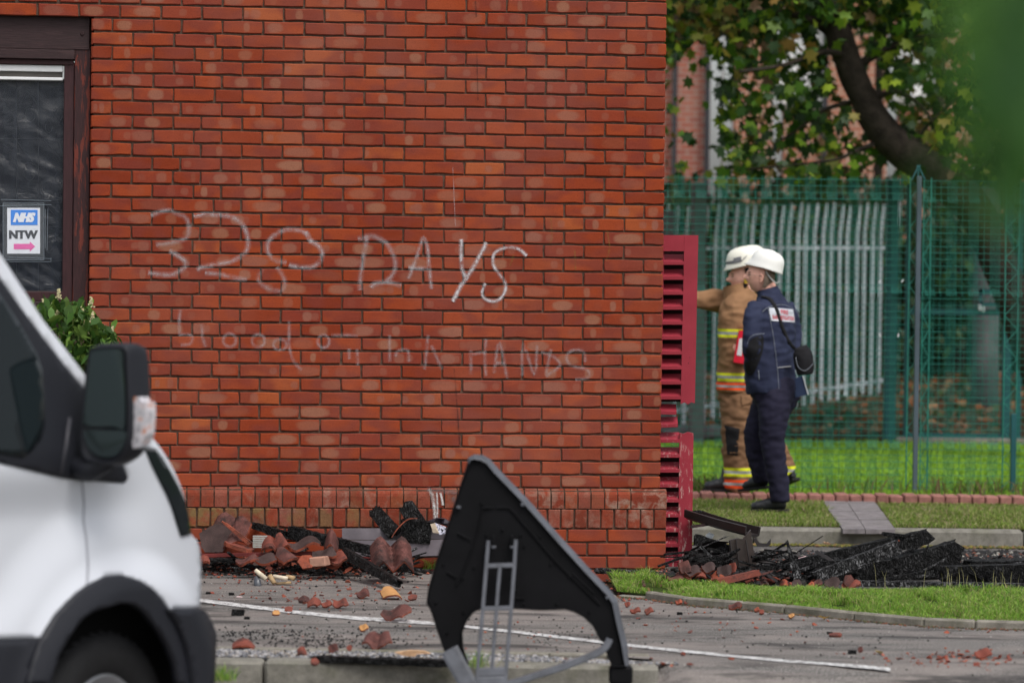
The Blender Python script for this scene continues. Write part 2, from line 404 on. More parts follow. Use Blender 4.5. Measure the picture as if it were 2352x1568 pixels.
# base ground reaching the horizon
M['far_ground'] = simple('rough_grass_ground', (.05, .075, .02), .95, .1, .4, 3, .6, 30, .03)
M['lawn'] = None
def lawn_mat(name, a, b):
    n = NT(name, .95, .1); f = n.noise(4, 6, rough=.7); c = n.ramp(f, [(.35, a), (.65, b)])
    c = n.mix(.6, c, n.ramp(n.noise(120, 4, n.coord('Position', (1, 1, .2))), [(.3, .25), (.7, .8)]), 'OVERLAY'); n.col(c); n.bump(n.noise(90, 5), .9, .03); return n.m
M['lawn'] = lawn_mat('mown_grass_soil', (.10, .18, .02), (.2, .32, .03)); M['verge'] = lawn_mat('verge_soil', (.05, .055, .015), (.10, .10, .035))
M['strip'] = lawn_mat('strip_soil', (.03, .05, .012), (.06, .09, .018))
def litter_mat():
    n = NT('leaf_litter_soil', .95, .1); c = n.ramp(n.noise(9, 6, rough=.75), [(.35, (.018, .018, .010)), (.5, (.035, .028, .014)), (.62, (.09, .04, .018)), (.72, (.03, .045, .012))])
    n.col(c); n.bump(n.noise(40, 5), 1, .05); return n.m
M['litter'] = litter_mat()
sheet('ground', [(-300, -20), (300, -20), (300, 500), (-300, 500)], M['far_ground'], zf=lambda x, y: -.75)
X0, X1 = -9, 9
# kerb line along the near road
kf = lambda x: 13.66 + (x + 1.2) * -.035                      # Y of the kerb's front arris
EDGE_X = on(1508, 1545, 0).x                                  # kerb ends here, dropped beyond
# road (slopes gently to the camera)
rz = lambda y: -.125 - .09 * (13.6 - y)
struct('road', [(X0, -5, rz(-5)), (X1, -5, rz(-5)), (X1, 13.2, rz(13.2)), (EDGE_X, 13.2, rz(13.2)), (EDGE_X, kf(EDGE_X) + .02, rz(13.6)), (X0, kf(X0) + .02, rz(13.9))], [(0, 1, 2, 3, 4, 5)], M['road'])
# tarmac car park
edge_pts = [(1418, 1352), (1480, 1357), (1573, 1371), (1700, 1381), (1800, 1389), (1960, 1405), (2120, 1419), (2240, 1424), (2360, 1427)]
edge_w = [on(px, py, .038) for px, py in edge_pts]
for p_ in edge_w: p_.z = 0
edge_w.append(Vector((X1, edge_w[-1].y - .9, 0)))
gs = lambda x: kf(x) + .13 + .27                                # back of the gravel strip
def tz(x, y):
    if x > EDGE_X: return rz(13.19) * sstep(13.72, 13.19, y)
    return 0
tpoly = [(X0, 18.5), (X0, gs(X0) + .05), (EDGE_X - .3, gs(EDGE_X - .3) + .05), (EDGE_X + .001, 13.9), (EDGE_X + .002, 13.19), (X1, 13.19)] + [(p.x, p.y) for p in reversed(edge_w)] + [(edge_w[0].x - .15, 17.7), (edge_w[0].x - .1, 18.5)]
sheet('car_park', tpoly, M['tarmac'], zf=tz, step=.16)
# drive behind the grass strip
struct('drive', [(0.6, 16.7, -.004), (X1, 13.0, -.004), (X1, 18.3, -.004), (.6, 18.3, -.004), (X1, 21.85, -.165), (.6, 21.85, -.165), (X0, 18.3, -.004), (X0, 21.85, -.165)],
       [(0, 1, 2, 3), (3, 2, 4, 5), (6, 3, 5, 7)], M['drive'])
# lawn beyond, verge between kerb and brick edging
struct('verge', [(X0, 21.95, -.05), (X1, 21.95, -.05), (X1, 24.0, 0), (X0, 24.0, 0)], [(0, 1, 2, 3)], M['verge'])
struct('lawn', [(X0, 24.05, .0), (X1, 24.05, .0), (X1, 32.3, 0), (X0, 32.3, 0)], [(0, 1, 2, 3)], M['lawn'])
bv, bf = [], []
for j, y in enumerate([32.3, 34, 36, 38, 42, 48, 60, 90]):
    for i in range(13): bv.append((-14 + i * 3.2, y, gz(y) + .12 * noise.noise((i * .7, y * .3, 0)) * (y > 33)))
for j in range(7):
    for i in range(12): a = j * 13 + i; bf.append((a, a + 1, a + 14, a + 13))
struct('leaf_litter_bank', bv, bf, M['litter'])

# white bay line
lp = catmull([(400, 1371), (470, 1379), (560, 1390), (700, 1407), (760, 1413), (830, 1419), (1000, 1431), (1200, 1452), (1440, 1480), (1600, 1497), (1800, 1516), (2045, 1533)], 5, False)
v = []; f = []
for i, (px, py) in enumerate(lp):
    w = (3.9 if px < 1000 else 2.9) * (1 + .15 * noise.noise((px * .05, 0, 0))); dy = 2.2 * noise.noise((px * .02, 3, 0)) if px > 650 and px < 900 else 0
    for s in (-1, 1):
        p = on(px, py + dy + s * w * (1 if px < 2000 else .6), .004); v.append((p.x, p.y, .004 + tz(p.x, p.y)))
    if i: f.append((2 * i - 2, 2 * i, 2 * i + 1, 2 * i - 1))
struct('bay_line', v, f, M['white_line'], label='worn white painted bay line on the tarmac')

# front kerb: stones, gravel strip, flush edging
kerb = empty('kerb', (0, 13.6, 0), kind='structure')
kx = -3.4
joints = [on(px, 1545, 0).x for px in (720, 1070 / 1.0885 * 1.0885)]
jx = []; x = joints[0]
while x > -3.6: x -= .9; 
while x < EDGE_X + .2: jx.append(x); x += .914 * .92
for a, b in zip(jx, jx[1:]):
    b2 = min(b, EDGE_X + .02)
    if b2 - a < .08: continue
    O = Vector((a, kf(a), 0)); Xd = Vector((1, -.035, 0)).normalized(); Yd = Vector((.035, 1, 0)).normalized(); zz = R.uniform(-.004, .004)
    o = obj('kerb_stone', *box_vf(.004, b2 - a - .004, 0, .13, -.2, .004 + zz, X=Xd, Y=Yd, O=O, bev=.014), M['concrete'], kerb)
gv = []; gf = []
gravel_poly = [(-3.5, kf(-3.5) + .12), (EDGE_X - .02, kf(EDGE_X) + .12), (EDGE_X - .02, gs(EDGE_X) - .2), (-.1, gs(-.1) - .0), (-3.5, gs(-3.5) + .03)]
M['gravel_base'] = simple('gravel_bed', (.12, .12, .125), .95, .2, .5, 90, 1, 160, .012)
sheet('gravel_bed', gravel_poly, M['gravel_base'], z=-.006)
def stones(n, pos, size, name, mat_cols, smin=.6, **kw):
    """many small irregular stones in one mesh"""
    base = [(1, 0, 0), (-.9, .1, 0), (0, 1, .1), (.1, -1, 0), (0, 0, .8), (0, .1, -.7)]
    fc = [(0, 2, 4), (2, 1, 4), (1, 3, 4), (3, 0, 4), (2, 0, 5), (1, 2, 5), (3, 1, 5), (0, 3, 5)]
    V = np.zeros((n * 6, 3)); F = []; C = np.ones((n * 6, 4))
    for i in range(n):
        p = pos(); s = size * R.uniform(smin, 1.5); a = R.uniform(0, 6.3); ca, sa = math.cos(a), math.sin(a); el = R.uniform(.5, 1)
        for k, b in enumerate(base):
            x = b[0] * s + R.uniform(-.2, .2) * s; y = b[1] * s * el + R.uniform(-.2, .2) * s
            V[i * 6 + k] = (p[0] + x * ca - y * sa, p[1] + x * sa + y * ca, p[2] + b[2] * s * .7 + s * .25)
        c = R.choice(mat_cols); g = R.uniform(.75, 1.25)
        C[i * 6:i * 6 + 6, :3] = [c[0] * g, c[1] * g, c[2] * g]
        F += [tuple(q + i * 6 for q in t) for t in fc]
    o = obj(name, V.tolist(), F, M['stone_v'], loc=(0, 0, 0), **kw); set_attr(o.data, 'lc', C); return o
sv = NT('loose_stone', .9, .25); c_, _ = sv.attr('lc'); sv.col(sv.mix(.5, c_, sv.ramp(sv.noise(200, 3), [(.3, .3), (.7, .7)]), 'OVERLAY')); M['stone_v'] = sv.m
def gpos():
    x = R.uniform(-3.3, EDGE_X + .1); t = R.random(); y = lerp(kf(x) + .14, gs(x) - .01 - (.2 * sstep(-.1, EDGE_X, x)), t); return (x, y, -.002)
stones(5200, gpos, .009, 'gravel', [(.22, .22, .24), (.14, .14, .15), (.33, .32, .32), (.25, .22, .19), (.1, .1, .11)], kind='stuff')
# flush edging between gravel and tarmac
ev = MB(); 
ed = empty('gravel_edging', (0, 14, 0), kind='structure')
x = -3.5
while x < EDGE_X - .4:
    y = gs(x); L = .914 * .95
    obj('edging_stone', *box_vf(.003, min(L, EDGE_X - x) - .003, 0, .05, -.1, .008, X=Vector((1, -.035, 0)).normalized(), O=Vector((x, y, 0)), bev=.008), M['edging'], ed); x += L

# curved edging to the grass strip
edg = empty('grass_edging', edge_w[2], kind='structure')
for i in range(len(edge_w) - 1):
    a, b = edge_w[i], edge_w[i + 1]; d = (b - a); L = d.length; d.normalize(); nrm = Vector((-d.y, d.x, 0))
    k = max(1, round(L / .9))
    if i < 2: k = 1
    for q in range(k):
        s0, s1 = L * q / k, L * (q + 1) / k
        obj('edging_stone', *box_vf(s0 + .003, s1 - .003, 0, .05, -.1, .038 - (.03 if i == 0 else 0), X=d, Y=nrm, O=a, bev=.008), M['edging'], edg)
# far kerb + debris road
fk = empty('far_kerb', (3, 21.8, -.1), kind='structure')
x = on(1560, 1215, -.05).x - .4
while x < X1:
    obj('kerb_stone', *box_vf(.004, .906, 0, .13, -.25, R.uniform(-.004, .004), O=Vector((x, 21.8, -.045)), bev=.02), M['concrete'], fk); x += .914
# brick edging in front of fence
be = empty('brick_edging', (3, 23.8, 0), kind='structure')
M['edge_brick'] = simple('pink_edging_brick', (.27, .125, .105), .9, .2, .3, 14, .5)
x = 1.0
while x < 5.6:
    w = .1 + R.uniform(-.006, .006)
    obj('brick', *box_vf(.004, w - .005, R.uniform(-.01, .01), .215, -.1, .05 + R.uniform(-.006, .006), X=Vector((1, R.uniform(-.04, .04), 0)).normalized(), O=Vector((x, 23.75, 0)), bev=.008), M['edge_brick'], be); x += w
# paving slab path
M['slab'] = concrete_mat('pinkish_slab', (.19, .172, .178), .25)
pth = empty('slab_path', (3, 22.6, 0), kind='structure')
rows = [(1149, 1164), (1164, 1179), (1179, 1194), (1194, 1212)]
Lx = lambda y: lerp(1878, 1940, (y - 1150) / 66); Mx = lambda y: lerp(1935, 1992, (y - 1150) / 66); Rx = lambda y: lerp(1998, 2062, (y - 1150) / 66)
for y0, y1 in rows:
    for fa, fb in ((Lx, Mx), (Mx, Rx)):
        q = [(fa(y0), y0), (fb(y0), y0), (fb(y1), y1), (fa(y1), y1)]
        zz = R.uniform(.0, .006)
        pts = [on(px, py, -.03) for px, py in q]; c = sum(pts, Vector()) / 4
        tp = [c + Vector(((p - c).x * .972, (p - c).y * .93, 0)) for p in pts]; 
        for p in tp: p.z = lerp(-.05, 0, (p.y - 21.8) / 2.2) + .008 + zz
        bt = [p - Vector((0, 0, .03)) for p in tp]
        obj('slab', tp + bt, [(3, 2, 1, 0), (4, 5, 6, 7), (0, 1, 5, 4), (1, 2, 6, 5), (2, 3, 7, 6), (3, 0, 4, 7)], M['slab'], pth)

# grass --------------------------------------------------------------
def blades(name, n, pos, h, w, cols, lean=.5, **kw):
    V = np.zeros((n * 5, 3)); F = []; C = np.ones((n * 5, 4)); i = 0
    while i < n:
        p = pos()
        if p is None: continue
        hh = h * R.uniform(.45, 1.25) * (p[3] if len(p) > 3 else 1); a = R.uniform(0, PI); dx, dy = math.cos(a) * w, math.sin(a) * w
        lx, ly = R.gauss(0, lean) * hh, R.gauss(0, lean) * hh
        V[i*5] = (p[0]-dx, p[1]-dy, p[2]); V[i*5+1] = (p[0]+dx, p[1]+dy, p[2])
        V[i*5+2] = (p[0]+dx*.8+lx*.35, p[1]+dy*.8+ly*.35, p[2]+hh*.6); V[i*5+3] = (p[0]-dx*.8+lx*.35, p[1]-dy*.8+ly*.35, p[2]+hh*.6)
        V[i*5+4] = (p[0]+lx, p[1]+ly, p[2]+hh*(1-.3*min(1, abs(lean))))
        c = R.choice(cols); g = R.uniform(.75, 1.3); C[i*5:i*5+5, :3] = [c[0]*g, c[1]*g, c[2]*g]
        F += [(i*5, i*5+1, i*5+2, i*5+3), (i*5+3, i*5+2, i*5+4)]; i += 1
    o = obj(name, V.tolist(), F, M['grassm'], loc=(0, 0, 0), **kw); set_attr(o.data, 'lc', C); return o
GR = [(.16, .32, .035), (.22, .40, .045), (.12, .25, .03), (.30, .44, .07), (.34, .36, .13)]
def edge_y(x):
    for a, b in zip(edge_w, edge_w[1:]):
        if a.x <= x <= b.x: return lerp(a.y, b.y, (x - a.x) / (b.x - a.x)) + .06
    return 99
strip_back = [on(px, py, 0) for px, py in ((1395, 1330), (1520, 1346), (1700, 1364), (1900, 1371), (2100, 1371), (2360, 1366))]
def back_y(x):
    for a, b in zip(strip_back, strip_back[1:]):
        if a.x <= x <= b.x: return lerp(a.y, b.y, (x - a.x) / (b.x - a.x))
    return strip_back[-1].y if x > strip_back[-1].x else -1
sp = [(p.x, p.y + .05) for p in edge_w[:-1]] + [(p.x, p.y + .3) for p in reversed(strip_back)]
sheet('grass_strip_soil', sp, M['strip'], zf=lambda x, y: .018 + .012 * noise.noise((x * 3, y * 3, 0)), step=.12)
def strip_pos():
    x = R.uniform(strip_back[0].x, 2.75 if R.random() < .9 else 4); ey = edge_y(x); by = back_y(x)
    if ey > by: return None
    t = R.random(); y = lerp(ey, by + .05, t)
    if x < on(1560, 1350, 0).x and noise.noise((x * 6, y * 6, 1)) < -.05: return None
    if noise.noise((x * 4.5, y * 4.5, 7)) < -.22: return None
    return (x, y, .02, min(1.2, 1 + .6 * noise.noise((x * 3.5, y * 3.5, 2))) * (.75 if t < .12 else 1))
blades('grass', 26000, strip_pos, .046, .0022, GR, .55, kind='stuff')
blades('dry_grass', 3200, strip_pos, .04, .0022, [(.34, .30, .14), (.26, .22, .10), (.20, .16, .08)], .8, kind='stuff')
blades('tall_grass', 26, lambda: (R.uniform(1.9, 2.75), 17.0 + R.uniform(-.1, .1), .02), .13, .0016, [(.35, .33, .16)], .15, kind='stuff')
blades('broad_weeds', 420, strip_pos, .035, .009, [(.10, .22, .03), (.07, .17, .03)], 1.0, kind='stuff')
for px, py, k in ((990, 1305, 230), (1030, 1316, 60), (515, 1562, 90), (1095, 1530, 60), (1480, 1330, 160)):
    c = on(px, py, 0)
    blades('grass_tuft', k, lambda: (c.x + R.gauss(0, .025), c.y + R.gauss(0, .03), 0), .07, .002, GR, .6, kind='stuff')
def verge_pos():
    x = R.uniform(1.0, 4.6); y = R.uniform(21.95, 23.72)
    lx = on(Lx(1183), 1183, -.03).x; # path gap
    d = sstep(23.7, 21.9, y); a = lerp(on(1878, 1150, -.02).x, on(1940, 1216, -.05).x, d); b = lerp(on(1998, 1150, -.02).x, on(2062, 1216, -.05).x, d)
    if a < x < b: return None
    return (x, y, lerp(-.05, 0, (y - 21.8) / 2.2), 1 if noise.noise((x * 1.5, y * 1.5, 0)) > -.1 else .55)
blades('verge_grass', 22000, verge_pos, .04, .003, [(.17, .27, .03), (.24, .34, .06), (.29, .30, .10), (.12, .20, .03), (.38, .33, .18)], .8, kind='stuff')
blades('lawn_grass', 30000, lambda: (R.uniform(1.2, 5.8), 24.1 + 8.1 * R.random() ** 1.2, 0), .05, .005, [(.22, .40, .03), (.28, .46, .045), (.18, .33, .03)], .6, kind='stuff')
blades('weeds', 600, lambda: (R.choice([R.uniform(1.3, 1.75), R.uniform(3.2, 4.4), R.uniform(1.3, 4.4)]), R.uniform(24.1, 24.75), 0), .16, .006, [(.08, .16, .03), (.16, .2, .04), (.2, .12, .07)], .5, kind='stuff')

# ================================================================== BRICK BUILDING
CORN = at(1521, 800, 18.15); CORN.z = 0.0
YAW = math.radians(6)
U = Vector((-math.cos(YAW), -math.sin(YAW), 0))     # along the wall, to the left
N = Vector((math.sin(YAW), -math.cos(YAW), 0))      # out of the wall
Zv = Vector((0, 0, 1))
def W(u, z, d=0.0): return CORN + U * u + Zv * z + N * d
bld = empty('brick_building', CORN, 'red brick building end wall with faded graffiti, brown framed window and bullnose plinth', 'building')
CP = .0757; ZB = .449; UL = 3.19
HEAD_Z = None
def wall_hit(px, py, d=0.0): return hit(px, py, W(0, 0, d), N)
def uz(p): q = p - CORN; return q.dot(U), q.z
HEAD_Z = ZB + .001 + CP * round((uz(wall_hit(150, 26))[1] - ZB) / CP)
def brick_vf(u0, u1, z0, z1, depth=.03, prj=0.0, rnd=R):
    """brick face: uneven chamfered outline, inner face proud"""
    n = 10; ou = []
    seq = [(0, 0), (.27, 0), (.63, 0), (1, 0), (1, .5), (1, 1), (.7, 1), (.35, 1), (0, 1), (0, .5)]
    w = u1 - u0; h = z1 - z0; out = []; inn = []
    for i, (a, b) in enumerate(seq):
        j = .0007; du = rnd.gauss(0, j); dz = rnd.gauss(0, j) * (1.5 if b == 0 else 1)
        corner = i in (0, 3, 5, 8)
        if rnd.random() < .08 and b == 0: dz += .003
        uu = u0 + a * w + du; zz = z0 + b * h + dz
        if corner and rnd.random() < .5: uu += (.0022 if a == 0 else -.0022); zz += (.002 if b == 0 else -.002)
        out.append((uu, zz)); cx, cz = (u0 + u1) / 2, (z0 + z1) / 2
        inn.append((uu + (.0045 if a == 0 else -.0045 if a == 1 else 0), zz + (.0045 if b == 0 else -.0045 if b == 1 else 0)))
    v = [W(a, b, prj + rnd.gauss(0, .0004)) for a, b in inn] + [W(a, b, prj - .0045) for a, b in out] + [W(a, b, prj - depth) for a, b in out]
    f = [tuple(range(n))]
    for i in range(n):
        k = (i + 1) % n; f.append((i, n + i, n + k, k)); f.append((n + i, 2 * n + i, 2 * n + k, n + k))
    return v, f
bricks = []   # (u0,u1,z0,z1)
JT = .008
row = 0; z = ZB + .001
while z < 3.34:
    top_rows = z > HEAD_Z - .01
    us = []
    u = 0.0
    first = .1125 if row % 2 == 0 else .225
    u = first; us.append((0, u))
    lim = UL if not top_rows else 4.3
    cutat = UL - R.choice([.45, .55, .75, .9]) if not top_rows else 99
    while True:
        rem = lim - u
        if not top_rows:
            # leave space for the end brick (header or stretcher) and one cut brick
            if rem < .38: break
        elif rem < .1: break
        us.append((u, u + .225)); u += .225
    if not top_rows:
        rem = UL - u                            # .15 .. .38 : end piece + cut
        if rem > .30: cut, end = rem - .225, .225
        elif rem > .20: cut, end = rem - .1125, .1125
        else: cut, end = 0, rem
        if cut > .02 and len(us) > 5:            # insert the cut length 1-3 bricks from the end
            k = len(us) - R.choice([1, 2]); rest = us[k:]; c0 = rest[0][0]
            us = us[:k] + [(c0, c0 + cut)] + [(a + cut, b + cut) for a, b in rest]
        u = us[-1][1]; us.append((u, UL + JT))
    for a, b in us: bricks.append((a + (JT / 2 if a > 0 else 0), b - JT / 2 if b < UL else b - JT, z + .0047, z + CP - .0047))
    z += CP; row += 1
# keep the top end rows running over the window
def proj(p):
    q = M3.transposed() @ (p - CO); return (1176 + FPX * q.x / -q.z, 784 - FPX * q.y / -q.z)
vis = []
for i, (a, b, z0, z1) in enumerate(bricks):
    px, py = proj(W((a + b) / 2, (z0 + z1) / 2)); inside = 0 < px < 2352 and 0 < py < 1568
    hidden = (py > 900 and px < 330 + (py - 950) * .2) or (py > 700 and px < 270) or (1040 < px < 1250 and py > 1060 and abs(px - 1110) < (py - 1030) * .55)
    vis.append(((b - a) * (1 + .02 * a) * (inside and not hidden), i))
vis.sort(reverse=True); single = set(i for _, i in vis[:296])
def bcol(): return (R.random(), R.random(), R.random(), 1)
mb = MB(); cl = []; spn = []
for i, (a, b, z0, z1) in enumerate(bricks):
    vf = brick_vf(a + R.gauss(0, .0009), b + R.gauss(0, .0009), z0 + R.gauss(0, .0007), z1 + R.gauss(0, .0007), prj=max(-.0015, min(.0012, R.gauss(0, .001))))
    c = bcol()
    if i in single:
        o = obj('brick', *vf, M['brick'], bld); set_attr(o.data, 'bc', c); set_bl(o.data, [(0, len(vf[0]))])
    else: spn.append((len(mb.v), len(vf[0]))); mb.add(vf); cl += [c] * len(vf[0])
o = mb.build('brickwork', M['brick'], bld, kind='stuff'); set_bl(o.data, spn); set_attr(o.data, 'bc', np.array(cl, dtype=np.float32))
# reveal side bricks (left edge of wall at window) and right return as quoin strips
mb = MB(); cl = []
z = ZB
while z < 3.34:
    if z < HEAD_Z - .02:
        vf = box_vf(UL - JT + .001, UL + .002, -.10, -.004, z + .005, z + CP - .005, X=U, Y=N, O=CORN, bev=.003); mb.add(vf); c = bcol(); cl += [c] * len(vf[0])
    vf = box_vf(.002, .02, -1.2, -.006, z + .005, z + CP - .005, X=U, Y=N, O=CORN, bev=.003); mb.add(vf); c = bcol(); cl += [c] * len(vf[0])
    z += CP
o = mb.build('return_brickwork', M['brick'], bld, kind='stuff'); set_attr(o.data, 'bc', np.array(cl, dtype=np.float32))
# mortar core of the wall
mb = MB()
mb.box(.009, UL - .012, -.35, -.011, -.3, 3.40, X=U, Y=N, O=CORN)
mb.box(UL - .012, 4.6, -.35, -.011, HEAD_Z + .008, 3.40, X=U, Y=N, O=CORN)
mb.box(.009, .30, -1.25, -.36, -.3, 3.40, X=U, Y=N, O=CORN)
mb.box(UL - .012, 4.6, -.35, -.02, -.3, .75, X=U, Y=N, O=CORN)
mb.box(UL - .012, UL + .03, -.35, -.101, -.3, 3.4, X=U, Y=N, O=CORN)
mb.build('mortar', M['mortar'], bld)
# plinth: bullnose soldier course, second soldier course, three stretcher courses
PP = .035   # plinth projection
UP = -.035
def bull_vf(u0, u1):
    zb, zt = .341, .449; prof = [(-.02, zb), (PP, zb), (PP, zt - .045)] + [(PP - .045 + .045 * math.cos(t), zt - .045 + .045 * math.sin(t)) for t in (.35, .75, 1.15, 1.5)] + [(-.02, zt)]
    j = [R.gauss(0, .0013) for _ in range(4)]; n = len(prof)
    v = [W(u0 + j[0], b, a + j[2]) for a, b in prof] + [W(u1 + j[1], b, a + j[2]) for a, b in prof]
    f = [tuple(range(n - 1, -1, -1)), tuple(range(n, 2 * n))] + [(i, i + 1, n + i + 1, n + i) for i in range(n - 1)]
    return v, f
u = UP; first = True
while u < 4.4:
    w = .205 if first else .075
    o = obj('plinth_brick', *bull_vf(u + .004, u + w - .004), M['plinth'], bld, smooth=False); c = list(bcol()); c[1] *= .45; c[2] = 1 if first or u < .25 else c[2] * .8; set_attr(o.data, 'bc', c); u += w; first = False
u = UP
while u < 4.4:
    o = obj('plinth_brick', *brick_vf(u + .004, u + .071, .2275 + .003, .334, depth=.06, prj=PP), M['plinth'], bld); c = list(bcol()); c[1] = R.uniform(.7, 1) if u > 2.25 else (R.uniform(.3, .6) if u > 1.6 else 0); c[2] *= .6 if u > .2 else 1; set_attr(o.data, 'bc', c); u += .075
mbp = MB(); cl = []
for r_ in range(-1, 3):
    u = UP; w = .1125 if r_ % 2 == 0 else .225
    while u < 4.4:
        o = obj('plinth_brick', *brick_vf(u + .005, u + w - .005, r_ * CP + .004, (r_ + 1) * CP - .005, depth=.06, prj=PP - .002), M['brick'], bld); set_bl(o.data, [(0, len(o.data.vertices))]); set_attr(o.data, 'bc', (R.random() * .8, R.random(), R.random() * .5, 1)); u += w; w = .225
mb = MB(); mb.box(UP + .009, 4.5, -.02, PP - .013, -.3, .440, X=U, Y=N, O=CORN); mb.box(UP + .003, UP + .02, -1.0, PP - .02, -.3, .43, X=U, Y=N, O=CORN); mb.build('plinth_mortar', M['mortar'], bld)

# graffiti ----------------------------------------------------------------
def paint_mat(name, alpha, col=(.60, .58, .60)):
    n = NT(name, .85, .2); n.col(col)
    uv = n.node('UVMap'); sx = n.node('SeparateXYZ'); n.link(uv.outputs[0], sx.inputs[0])
    e = n.math('SUBTRACT', 1.0, n.math('ABSOLUTE', n.math('SUBTRACT', n.math('MULTIPLY', sx.outputs[1], 2.0), 1.0)))
    e = n.math('POWER', e, 1.3)
    nz = n.ramp(n.noise(26, 5, rough=.7), [(.34, .15), (.6, 1.0)]); nz2 = n.ramp(n.noise(300, 3), [(.3, .35), (.6, 1.0)])
    a = n.math('MULTIPLY', n.math('MULTIPLY', e, n.math('MULTIPLY', nz, nz2)), alpha)
    n.link(a, n.b.inputs['Alpha']); return n.m
PM = {k: paint_mat('faded_white_paint', k) for k in (.28, .5, .62, 1.15)}
PM[.28] = paint_mat('faint_white_paint', .32); PM[.5] = paint_mat('faded_white_paint', .42); PM[.62] = paint_mat('white_paint_stroke', .52)
PM['y'] = paint_mat('yellow_green_drip', .35, (.35, .27, .05)); PM['w'] = paint_mat('white_run', 1.3, (.6, .6, .58)); PM['k'] = paint_mat('black_run', .9, (.02, .02, .02)); PM['soot'] = paint_mat('grey_smear', .75, (.12, .12, .13))
A4 = lambda x, y: ((340 + x / 3.136) / 1.0885, (480 + y / 3.136) / 1.0885)
A5 = lambda x, y: ((960 + x / 3.136) / 1.0885, (480 + y / 3.136) / 1.0885)
gcount = [0]
def stroke(pts, w, a, parent, fn=A4, d=.0032, name='paint_stroke'):
    pts = catmull(pts, 5, False); P = [wall_hit(*fn(*p), d + gcount[0] * .00005) for p in pts]; gcount[0] += 1
    v = []; f = []; uvs = []
    for i, p in enumerate(P):
        t = (P[min(i + 1, len(P) - 1)] - P[max(0, i - 1)]).normalized(); s = t.cross(N).normalized() * w / 2
        v += [p - s, p + s]; uvs += [(i, 0), (i, 1)]
        if i: f.append((2 * i - 2, 2 * i - 1, 2 * i + 1, 2 * i))
    o = obj(name, v, f, PM[a], parent); ul = o.data.uv_layers.new(name='UVMap')
    for lp_ in o.data.loops: ul.data[lp_.index].uv = uvs[lp_.vertex_index]
    return o
def circ(cx, cy, rx, ry, a0=0, a1=360): return [(cx + rx * math.cos(math.radians(a)), cy + ry * math.sin(math.radians(a))) for a in range(a0, a1 + 1, 30)]
S1 = [([(115, 185), (230, 145), (330, 170), (400, 215), (415, 280), (400, 350), (330, 385), (240, 405), (155, 412)], .5), ([(260, 460), (330, 500), (390, 550), (385, 590), (300, 640), (200, 648), (95, 632)], .62),
      ([(450, 190), (550, 175), (650, 180), (750, 195), (830, 250), (870, 330), (880, 400), (860, 470), (780, 530), (650, 565), (520, 590), (480, 620)], .62), ([(540, 635), (650, 645), (760, 670), (870, 690)], .5),
      ([(1180, 550), (1080, 530), (1035, 460), (1040, 390), (1090, 335), (1200, 292), (1330, 320), (1375, 400)], .5), ([(1330, 310), (1370, 380), (1430, 420), (1460, 480), (1440, 545), (1370, 590), (1250, 585), (1200, 570)], .62),
      ([(1100, 590), (1150, 650), (1165, 720), (1140, 770), (1060, 765), (980, 720), (960, 670), (990, 600)], .28),
      ([(1815, 340), (1790, 470), (1770, 600), (1755, 720), (1760, 770)], .5), ([(1740, 370), (1850, 345), (1960, 400), (2010, 480), (2035, 570), (2010, 650), (1960, 700)], .5), ([(1840, 750), (1880, 715), (1990, 710), (2080, 735)], .62)]
S2 = [([(190, 680), (235, 570), (280, 440), (310, 358), (342, 440), (352, 560), (362, 660), (372, 760)], .62, .026), ([(190, 590), (260, 598), (350, 605)], .62, .03), ([(605, 370), (605, 480), (612, 600), (650, 690)], 1.15, .026),
      ([(805, 395), (740, 520), (670, 640), (600, 740), (540, 860)], 1.15, .028), ([(1120, 500), (1060, 450), (980, 433), (890, 460), (855, 510), (862, 580), (910, 650), (952, 720), (945, 790), (900, 845), (840, 855), (785, 830), (768, 780), (795, 715)], 1.15, .022)]
S3 = [([(350, 920), (338, 1020), (345, 1130)], 4), ([(345, 1110), (440, 1130), (420, 1190), (350, 1195)], 4), ([(515, 1030), (522, 1130), (545, 1210)], 4), (circ(735, 1160, 50, 50), 4), (circ(960, 1165, 50, 48), 4), (circ(1130, 1195, 52, 42), 4),
      ([(1200, 1010), (1200, 1120), (1205, 1230), (1240, 1330), (1300, 1395)], 4), (circ(1470, 1170, 45, 50), 4), ([(1530, 1125), (1650, 1120), (1740, 1130)], 4), ([(1670, 1225), (1672, 1310)], 4), ([(1735, 1230), (1738, 1360)], 4), ([(1990, 1120), (1988, 1220), (1990, 1330)], 4),
      ([(90, 1290), (110, 1245), (185, 1240), (195, 1330)], 5), ([(345, 1120), (335, 1240), (318, 1390)], 5), ([(370, 1200), (420, 1310), (455, 1390)], 5), ([(680, 1240), (682, 1430)], 5), ([(800, 1150), (790, 1300), (800, 1440)], 5), ([(690, 1270), (790, 1255)], 5), ([(862, 1420), (905, 1180), (965, 1460)], 5), ([(880, 1340), (945, 1340)], 5),
      ([(1085, 1440), (1090, 1190), (1180, 1430), (1200, 1200)], 5), ([(1310, 1230), (1275, 1400), (1285, 1450)], 5), ([(1230, 1255), (1330, 1290), (1380, 1360), (1285, 1430)], 5), ([(1580, 1330), (1560, 1250), (1480, 1240), (1430, 1290), (1470, 1360), (1590, 1390), (1600, 1450), (1500, 1470)], 5)]
for p, a in S1: stroke(p, .042, a, bld)
for p, a, w in S2: stroke(p, w * 1.3, a, bld, A5)
for p, k in S3: stroke(p, .03, .28, bld, A4 if k == 4 else A5)
Dd = lambda x, y: (x, y)
for p in ([(1265, 500), (1268, 545), (1262, 560)], [(1395, 530), (1400, 570), (1392, 600)], [(1180, 585), (1172, 610)], [(1320, 575), (1322, 620)]): stroke(p, .012, 'y', bld, Dd)
